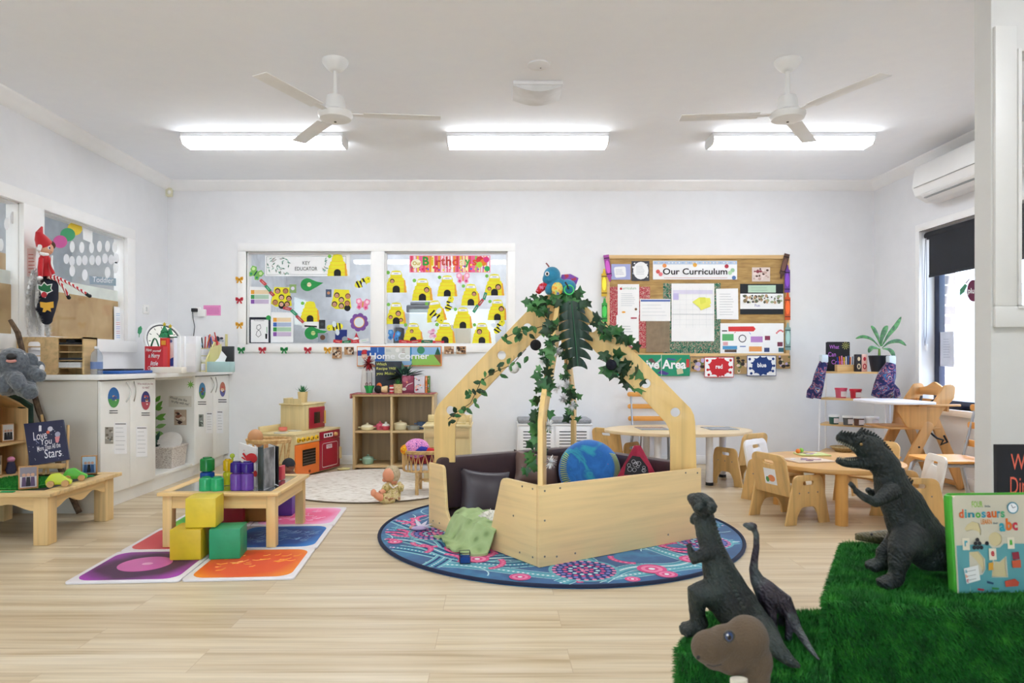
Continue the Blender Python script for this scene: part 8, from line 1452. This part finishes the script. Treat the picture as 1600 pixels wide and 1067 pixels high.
def spine(b,pts,m,k=20,r0=.006,r1=.004):
 for i in range(k):
  u=i/(k-1)*(len(pts)-1);j=min(int(u),len(pts)-2);p=pts[j][0].lerp(pts[j+1][0],u-j);d_=pts[j][1].lerp(pts[j+1][1],u-j);b.tube([p,p+d_*r0],[r1,r1*.35],m,6)
def foot(b,c,dir_,m,L=.035,r=.011,claws=True,z=None):
 d_=Vector(dir_).normalized();s_=Vector((-d_.y,d_.x,0));c=Vector(c)
 for k in(-1,0,1):q=c+d_*L*(1 if k==0 else.85)+s_*k*L*.42;q.z=(z if z is not None else c.z-.004)+r*.72;b.tube([c,(c+q)/2+Vector((0,0,.002)),q],[r*1.3,r*1.05,r*.72],m,10)
K1=1.6/F
def D1_(x,y,dy=0.):return P(1160+x*.2375,600+y*.2375,1.60+dy)
r1_=lambda r:r*.2375*K1
t=thing('tyrannosaurus_toy','large dark green rubber meat-eating dinosaur with open mouth standing on the tall turf block','toy dinosaur',(D1_(1000,1290).x,1.6,ZA),0,'toy dinosaurs')
b=MB();b.tube([D1_(960,560),D1_(985,680),D1_(1050,790),D1_(1100,900),D1_(1150,1000),D1_(1250,1080),D1_(1370,1110),D1_(1480,1120,-.0),D1_(1620,1150,.05),D1_(1760,1200,.10),D1_(1860,1240,.13)],[r1_(92),r1_(110),(r1_(135),r1_(115)),(r1_(150),r1_(130)),(r1_(165),r1_(140)),(r1_(160),r1_(130)),(r1_(125),r1_(105)),r1_(88),r1_(60),r1_(32),r1_(14)],DM,20,up=(1,0,1))
b.tube([D1_(850,452),D1_(905,500),D1_(960,570)],[r1_(84),r1_(90),r1_(92)],DM,16)
b.tube([D1_(880,440),D1_(800,405),D1_(730,375),D1_(660,352),D1_(622,352)],[(r1_(84),r1_(72)),(r1_(80),r1_(70)),(r1_(52),r1_(54)),(r1_(38),r1_(42)),(r1_(24),r1_(27))],DM,16,up=(0,0,1));b.sph(D1_(775,368,-.032),r1_(26),DM);b.sph(D1_(775,368,.032),r1_(26),DM)
b.tube([D1_(890,510),D1_(820,520),D1_(740,520),D1_(660,512),D1_(622,498)],[(r1_(52),r1_(66)),(r1_(46),r1_(58)),(r1_(34),r1_(48)),(r1_(27),r1_(38)),(r1_(22),r1_(24))],DM,14,up=(0,0,1))
for dy,sg in((-.045,-1),(.05,1)):
 hip=D1_(1130 if sg<0 else 1110,1010,dy*.7)
 kn=D1_(1040 if sg<0 else 985,1100 if sg<0 else 1080,dy*1.35);an=D1_(1020 if sg<0 else 930,1220 if sg<0 else 1150,dy*1.3);ft=D1_(1010 if sg<0 else 930,1262 if sg<0 else 1200,dy*1.3);ft.z=ZA+.018;an.z=max(an.z,ZA+.045)
 b.tube([hip,(hip+kn)/2,kn,an,ft],[r1_(130),r1_(112),r1_(82),r1_(52),r1_(50)],DM,16,up=(0,1,0));foot(b,ft,(-1,-.15 if sg<0 else.05,0),DM,.042,.013,z=ZA+.001)
b.tube([D1_(990,700,-.05),D1_(930,740,-.075),D1_(870,775,-.085),D1_(800,745,-.085),D1_(745,700,-.08)],[r1_(60),r1_(46),r1_(34),r1_(25),r1_(20)],DM,12);b.tube([D1_(960,700,.05),D1_(900,720,.07),D1_(850,715,.07),D1_(820,690,.065)],[r1_(50),r1_(36),r1_(26),r1_(20)],DM,12)
for e_ in((690,655),(705,640),(730,720)):b.tube([D1_(748,702,-.08),D1_((748+e_[0])/2,(702+e_[1])/2-6,-.084),D1_(*e_,-.082)],[r1_(16),r1_(12),r1_(8)],DM,8)
o=fuse(b,'body',DM,t,.0032,4,[(.035,.006)])
b=MB();sp_=[(760,335),(840,370),(900,420),(950,480),(985,560),(1025,625),(1090,680)];spine(b,[(D1_(x,y),Vector((.5,0,.8)).normalized()) for x,y in sp_],DM,26,.021,.0065);spine(b,[(D1_(x,y,-.012),Vector((.3,-.5,.8)).normalized()) for x,y in((640,330),(700,340),(760,352),(830,385))],DM,10,.012,.004);b.build('back_spikes',t,weld=False)
b=MB();rr=random.Random(4);TTH=c_('8a8672',.4)
for k in range(9):
 for dy in(-.011,.011):b.tube([D1_(632+k*14,372+k*5.5,dy),D1_(630+k*14,396+k*5.5,dy)],[.0016,.0004],TTH,5);b.tube([D1_(640+k*14,494+k*2,dy),D1_(640+k*14,474+k*2,dy)],[.0014,.0004],TTH,5)
b.build('teeth',t,weld=False);bpy.data.objects['teeth']['kind']='stuff';b=MB();b.tube([D1_(850,470),D1_(760,490),D1_(680,490)],[(r1_(28),r1_(30)),(r1_(14),r1_(26)),(r1_(8),r1_(14))],c_('2e2624',.4),10,up=(0,0,1));b.build('mouth_lining',t,smooth=True);b=MB();b.sph(D1_(783,396,-.0455),r1_(9),plain('8a6a3a',.2));b.build('eye',t,smooth=True)
def D2_(x,y,dy=0.):return P(1020+x*.3817,660+y*.3817,1.55+dy)
K2=1.55/F;r2=lambda r:r*.3817*K2
t=thing('tyrannosaurus_toy','grey green rubber meat-eating dinosaur seen from behind, raising its head on the lower turf block','toy dinosaur',(D2_(330,850).x,1.52,ZB),0,'toy dinosaurs')
b=MB();te=FL(1238,1036,ZB+.012);tm=FL(1212,1012,ZB+.030);b.tube([D2_(205,380,.03),D2_(225,460,.02),D2_(245,530,.01),D2_(270,600),D2_(300,680,-.01),D2_(335,750,-.02),D2_(380,810,-.04),(D2_(450,850,-.07)),tm,te,FL(1251,1042,ZB+.007)],[r2(42),r2(46),r2(54),r2(66),r2(82),(r2(92),r2(90)),r2(86),r2(58),r2(34),r2(20),r2(8)],DM2,20)
b.tube([D2_(238,372,.01),D2_(212,345,.02),D2_(185,320,.04),D2_(152,306,.07)],[r2(40),r2(48),r2(38),r2(18)],DM2,16);b.tube([D2_(220,375,.03),D2_(180,395,.05),D2_(160,405,.06)],[r2(34),r2(27),r2(18)],DM2,12);b.sph(D2_(240,350,-.02),r2(22),DM2);b.sph(D2_(188,350,-.01),r2(20),DM2);b.tube([D2_(250,350,-.02),D2_(215,318,.0),D2_(195,292,.03)],[r2(10),r2(10),r2(7)],DM2,8)
b.tube([D2_(255,530),D2_(210,540,-.01),D2_(165,560,-.005),D2_(155,530,0),D2_(148,510,0)],[r2(44),r2(30),r2(24),r2(17),r2(13)],DM2,12);[b.tube([D2_(150,520),D2_(x,500-k*6)],[r2(9),r2(5)],DM2,6) for k,x in enumerate((134,143,155))]
b.tube([D2_(310,700,-.0),D2_(240,705,-.02),D2_(178,705,-.03),D2_(182,780,-.02),(D2_(185,0,-.0).x,1.53,ZB+.02)],[r2(88),r2(68),r2(46),r2(32),r2(34)],DM2,16,up=(0,1,0));foot(b,(D2_(185,0).x,1.53,ZB+.02),(-1,.1,0),DM2,.045,.014,z=ZB+.001)
b.tube([D2_(350,730,.02),D2_(390,760,.08),D2_(400,800,.09),(D2_(400,0,.09).x,1.64,ZB+.02)],[r2(70),r2(50),r2(34),r2(32)],DM2,14,up=(1,0,0));foot(b,(D2_(400,0,.09).x,1.63,ZB+.02),(.4,.5,0),DM2,.03,.012,z=ZB+.001)
fuse(b,'body',DM2,t,.0034,4,[(.035,.006)]);b=MB();spine(b,[(D2_(x,y,dy),Vector((.35,-.85,.3)).normalized()) for x,y,dy in((235,370,-.02),(258,440,-.03),(278,510,-.045),(300,590,-.06),(330,680,-.09),(370,760,-.13))],DM2,24,.009,.0045);b.build('back_spikes',t,weld=False)
t=thing('long_neck_dinosaur_toy','slender purple grey long necked dinosaur standing between the two turf blocks','toy dinosaur',(D2_(510,860).x,1.56,ZB),0,'toy dinosaurs');b=MB()
b.tube([D2_(396,424),D2_(412,430),D2_(424,460),D2_(424,510),D2_(416,560),D2_(412,600),D2_(425,640),D2_(455,680,-.01),D2_(495,725,-.02),D2_(535,745,-.03),D2_(565,790,-.04),D2_(595,850,-.06),FL(1262,1008,ZB+.02),FL(1272,1022,ZB+.010),FL(1280,1031,ZB+.006)],[r2(13),r2(13),r2(12),r2(13),r2(15),r2(18),r2(28),r2(44),r2(52),r2(44),r2(26),r2(18),r2(13),r2(9),r2(4)],DM3,16);b.sph(D2_(404,426),(r2(24),r2(17),r2(18)),DM3);b.sph(D2_(384,420),(r2(16),r2(12),r2(11)),DM3)
for(x0,y0_,x1,x2,dy) in((470,720,492,500,-.04),(450,710,462,455,.03),(540,750,560,555,-.05),(520,740,530,525,.03)):p=D2_(x2,860,dy);p.z=ZB+.004;b.tube([D2_(x0,y0_,dy*.6),D2_(x1,790,dy),p],[r2(30),r2(16),r2(14)],DM3,12)
fuse(b,'body',DM3,t,.0025,3)
t=thing('olive_crocodile_toy','olive brown low dinosaur with its snout showing behind the big dinosaur legs','toy dinosaur',(P(1400,0,1.8).x,1.82,ZA),0,'toy dinosaurs');b=MB();c8=lambda x,y,Y=1.80:P(1280+x*.4,640+y*.4,Y)
b.tube([c8(142,488),c8(175,492),c8(215,496),c8(260,500),c8(330,510,1.82),c8(420,520,1.84),c8(520,535,1.86),c8(600,545,1.88)],[(.004,.007),(.009,.014),(.014,.02),(.020,.026),(.03,.038),(.03,.038),(.018,.02),(.006,.006)],DM4,14);b.tube([c8(140,503),c8(180,506),c8(240,512)],[(.004,.006),(.006,.012),(.010,.016)],DM4,12)
for x,dy in((300,-.04),(430,-.03),(320,.05),(450,.05)):p=c8(x,530,1.83+dy);b.tube([p+Vector((0,0,.01)),(p.x-.01,p.y,ZA+.004)],[.013,.009],DM4,10)
fuse(b,'body',DM4,t,.003,3);b=MB();b.sph(c8(205,487,1.782),.0035,BLACK);b.build('eye',t,smooth=True)
PB=plain('5c4c3a',.95,var=.10,bump=.35,bs=260,sheen=.1);Yp=1.22;pp=lambda x,y,dy=0.:P(1020+x*.3817,660+y*.3817,Yp+dy);kp=Yp/F*.3817
t=thing('plush_dinosaur','brown plush dinosaur with a blue eye peering up at the very front of the scene','soft toy',(pp(400,0).x,Yp+.02,0));b=MB();b.sph(pp(385,885),(88*kp,88*kp,96*kp),PB,24);b.sph(pp(235,920,-.01),(80*kp,68*kp,72*kp),PB,24);b.sph(pp(300,905),(90*kp,74*kp,78*kp),PB,24);b.sph(pp(425,975),(66*kp,66*kp,80*kp),PB,20);b.sph(pp(325,962),(82*kp,66*kp,72*kp),PB,20);b.sph(pp(255,955),(62*kp,56*kp,58*kp),PB,20)
b.tube([pp(420,960),pp(425,1060),pp(425,1150),(pp(425,0).x,Yp+.02,.22),(pp(425,0).x,Yp+.03,.10)],[66*kp,52*kp,58*kp,.085,.095],PB,20);b.sph((pp(425,0).x,Yp+.04,.085),(.10,.09,.084),PB,20);[b.sph((pp(425,0).x+sx*.075,Yp-.0,.03),(.03,.04,.03),PB) for sx in(-1,1)];fuse(b,'body',PB,t,.0045,14)
b=MB();e_=pp(312,877,-.1);b.M=Matrix.Identity(4);ex=pp(312,877,-.078);b.sph(ex,(23*kp,10*kp,25*kp),plain('141820',.1,coat=1.),20);b.build('eye',t,smooth=True);b=MB();b.sph(pp(313,877,-.0865),(15*kp,3*kp,18*kp),plain('28406a',.1,coat=1.),16);b.build('iris',t,smooth=True);b=MB();b.sph(pp(314,881,-.090),(8*kp,2.5*kp,9*kp),plain('0c0e14',.1));b.build('pupil',t,smooth=True);b=MB();b.sph(pp(306,870,-.0925),(4*kp,1.2*kp,4*kp),PAPER);b.build('highlight_dot',t,smooth=True)
b=MB();b.sph(pp(186,962,-.074),(7*kp,4*kp,8*kp),c_('2e2824'));b.tube([pp(222,992,-.072),pp(250,998,-.08),pp(282,990,-.082)],.0012,c_('3a322c'),6);b.build('nostril',t,smooth=True)
b=MB();b.tube([pp(352,1048,-.050),pp(352,1100,-.050),pp(355,1180,-.05)],[(22*kp,34*kp)]*3,plain('d8d0bc',.95,sheen=.4),14,up=(0,1,0));b.build('pale_chest',t,smooth=True)
Yb=1.50;t=thing('dinosaur_book','green edged board book Four little dinosaurs learn their abc on the turf block','book',(P(1560,0,Yb).x,Yb,ZA));A0=P(1497,922,Yb);A0 .z=ZA+.003;hB=.212;wB=.215;bu=Vector((1,.05,0)).normalized();bn=Vector((.05,-1,.08)).normalized();bv_=bu.cross(bn)*-1;bv_=bv_ if bv_.z>0 else-bv_;MBk=Matrix(((bu.x,bv_.x,bn.x,A0 .x),(bu.y,bv_.y,bn.y,A0 .y),(bu.z,bv_.z,bn.z,A0 .z),(0,0,0,1)))
GE=plain('4fae3a',.4);CB=plain('d2cbb6',.35,var=.02);b=MB(MBk);b.plate([rpoly([(-.004,-.002),(wB,-.002,.01),(wB,hB+.003,.012),(-.004,hB+.003,.012)])],.004,GE,T(0,0,-.022));b.box(-.006,.002,-.001,hB,-.022,-.002,GE,.003);b.build('green_back_cover',t)
b=MB(MBk);b.box(.002,wB-.003,.002,hB-.002,-.020,-.004,c_('d8c89a'),.001);b.build('pages',t)
q=lambda x,y:((x-1497.5)*.001403,(922-y)*.001403);hl=[circ(*q(1537,824),.0,.0,8)];cq=lambda x,y:q(1490+x*.2249,690+y*.2249)
h1=[cq(*p) for p in((105,590),(130,560),(165,540),(215,555),(228,600),(222,640),(205,610),(165,598),(120,608))];h2_=circ(*cq(328,665),50*.2249*.001403,None,20);h3=[cq(*p) for p in((125,755),(195,748),(238,800),(235,870),(218,900),(212,860),(180,810))];h4=[cq(*p) for p in((300,860),(318,820),(345,830),(395,785),(392,870),(400,925),(285,920))]
b=MB(MBk);b.plate([rpoly([(0,0),(wB,0,.008),(wB,hB,.01),(0,hB,.010)]),h1,h2_,h3,h4],.003,CB,T(0,0,-.0015));b.build('front_cover',t)
s=Sheet(A0,bu,bv_,True);s.n=bn;s.base([q(1499,920),q(1500,920),q(1500,919)],CB,.0004)
class Q(Sheet):pass
s.flat=False;s.f=lambda p:Vector(q(*p));e8=lambda x,y:(1490+x*.2249,690+y*.2249)
TL=c_('5fa3a8',.35)
def clipp(pts):s.poly([e8(*p) for p in pts],TL,.3)
for pts in([(40,705),(120,702),(130,752),(120,1030),(40,1030)],[(130,700),(275,698),(300,725),(300,780),(270,1030),(122,1030),(122,930),(218,905),(240,870),(242,800),(198,745),(128,750)],[(300,725),(355,722),(385,695),(640,700),(640,1030),(270,1030),(278,926),(402,928),(398,780),(345,820),(305,815)]):clipp(pts)
def tx(body,x0,x1,y0,y1,col,bold=.02):(a,c__),(d_,e_)=e8(x0,y0),e8(x1,y1);s.text(body,a,d_,c__,e_,c_(col),bold,k=.3)
tx('FOUR',168,248,400,442,'8fc050');tx('little',262,302,428,442,'5a6a70');tx('LEARN',226,305,525,560,'e08a3a');tx('their',314,352,545,560,'5a6a70')
for ch,x0,x1,y0,col in zip('dinosaurs',(70,112,134,190,232,272,306,346,372),(104,126,182,226,264,302,342,368,402),(458,462,478,478,472,472,470,470,470),('d8602a','3aa0a8','2a8a9a','4fae3a','3a9ab0','d8502a','e0702a','3a9ab0','4fae7a')):tx(ch,x0,x1,y0 if ch not in 'di' else 455,515 if ch!='n' else 512,col,.03)
for ch,x0,x1,y0,y1,col in(('a',355,398,552,612,'3aa0b0'),('b',405,448,520,605,'e0702a'),('c',452,490,548,605,'c8384a')):tx(ch,x0,x1,y0,y1,col,.04)
s.disc(*e8(462,448),9.4,c_('3a8aa0'),k=.3);s.disc(*e8(462,448),7.6,PAPER,k=.3);s.line([e8(462,448),e8(450,425)],.9,BLACK);s.line([e8(462,448),e8(482,440)],.9,BLACK)
for x0,y0,x1,y1,ch,col in((78,652,130,735,'r','3aa0b0'),(405,650,455,730,'i','4fae3a'),(265,725,318,805,'e','c8283a')):s.poly([e8(x0,y0),e8(x1,y0),e8(x1,y1),e8(x0,y1)],c_('e8dfc8'),.3);tx(ch,x0+14,x1-14,y0+18,y1-26,col,.04)
for x,y in((186,665),(172,690),(200,690),(160,718),(186,718),(212,718),(254,690)):s.disc(*e8(x,y),3.2,c_('2a2a30'),k=.05)
s.poly([e8(75,860),e8(180,838),e8(190,940),e8(90,965)],c_('ecebe6'),.3);[s.poly([e8(95,y),e8(160,y-12),e8(160,y-8),e8(95,y+4)],c_('9a9a90'),.05) for y in(880,912,940)];tx('a',82,98,868,890,'3aa0b0');tx('b',85,101,900,922,'e0702a');tx('c',90,106,932,955,'c8283a')
for pts,col in(([(365,950),(440,935),(470,960),(460,985),(370,990)],'c8503a'),([(430,755),(480,750),(485,800),(435,805)],'8a2a3a'),([(425,812),(490,805),(490,860),(428,860)],'c85a3a'),([(235,945),(285,960),(280,972),(235,962)],'2a4a6a'),([(165,995),(212,1002),(210,1014),(165,1008)],'b8384a'),([(268,990),(320,995),(318,1008),(268,1004)],'3a8a4a'),([(255,825),(290,820),(286,872),(252,875)],'d8a03a')):s.poly([e8(*p) for p in pts],c_(col),.2)
s.done('cover_print','','',parent=t)
Yc=1.80;A1=P(1566,0,Yc);t=thing('dinosaur_chalkboard','black chalkboard with orange chalk lettering behind the dinosaur book at the right edge','chalkboard',(A1 .x+.12,Yc,ZA));zt_=P(0,696,Yc).z;b=MB(T(A1 .x-.012,Yc,ZA+.001,ry=.0)@T(0,0,0,rx=-.08));b.plate([[(0,0),(.26,0),(.272,zt_-ZA),(.014,zt_-ZA)]],.012,plain('24242a',.75,var=.1),T(0,.006,0)@UP);b.build('board',t)
s=Sheet((A1 .x,Yc-.0005,ZA+.001),(1,0,0),(0,.08,1));s.base([(1570,760),(1571,760),(1571,761)],c_('24242a'),.0004)
for tx_,x0,x1,y0,y1 in(('What',1579,1630,709,734),('Dinosaur',1578,1650,745,772)):s.text(tx_,x0,x1,y0,y1,c_('f0705a'),.0)
s.done('chalk_writing','','',parent=t)
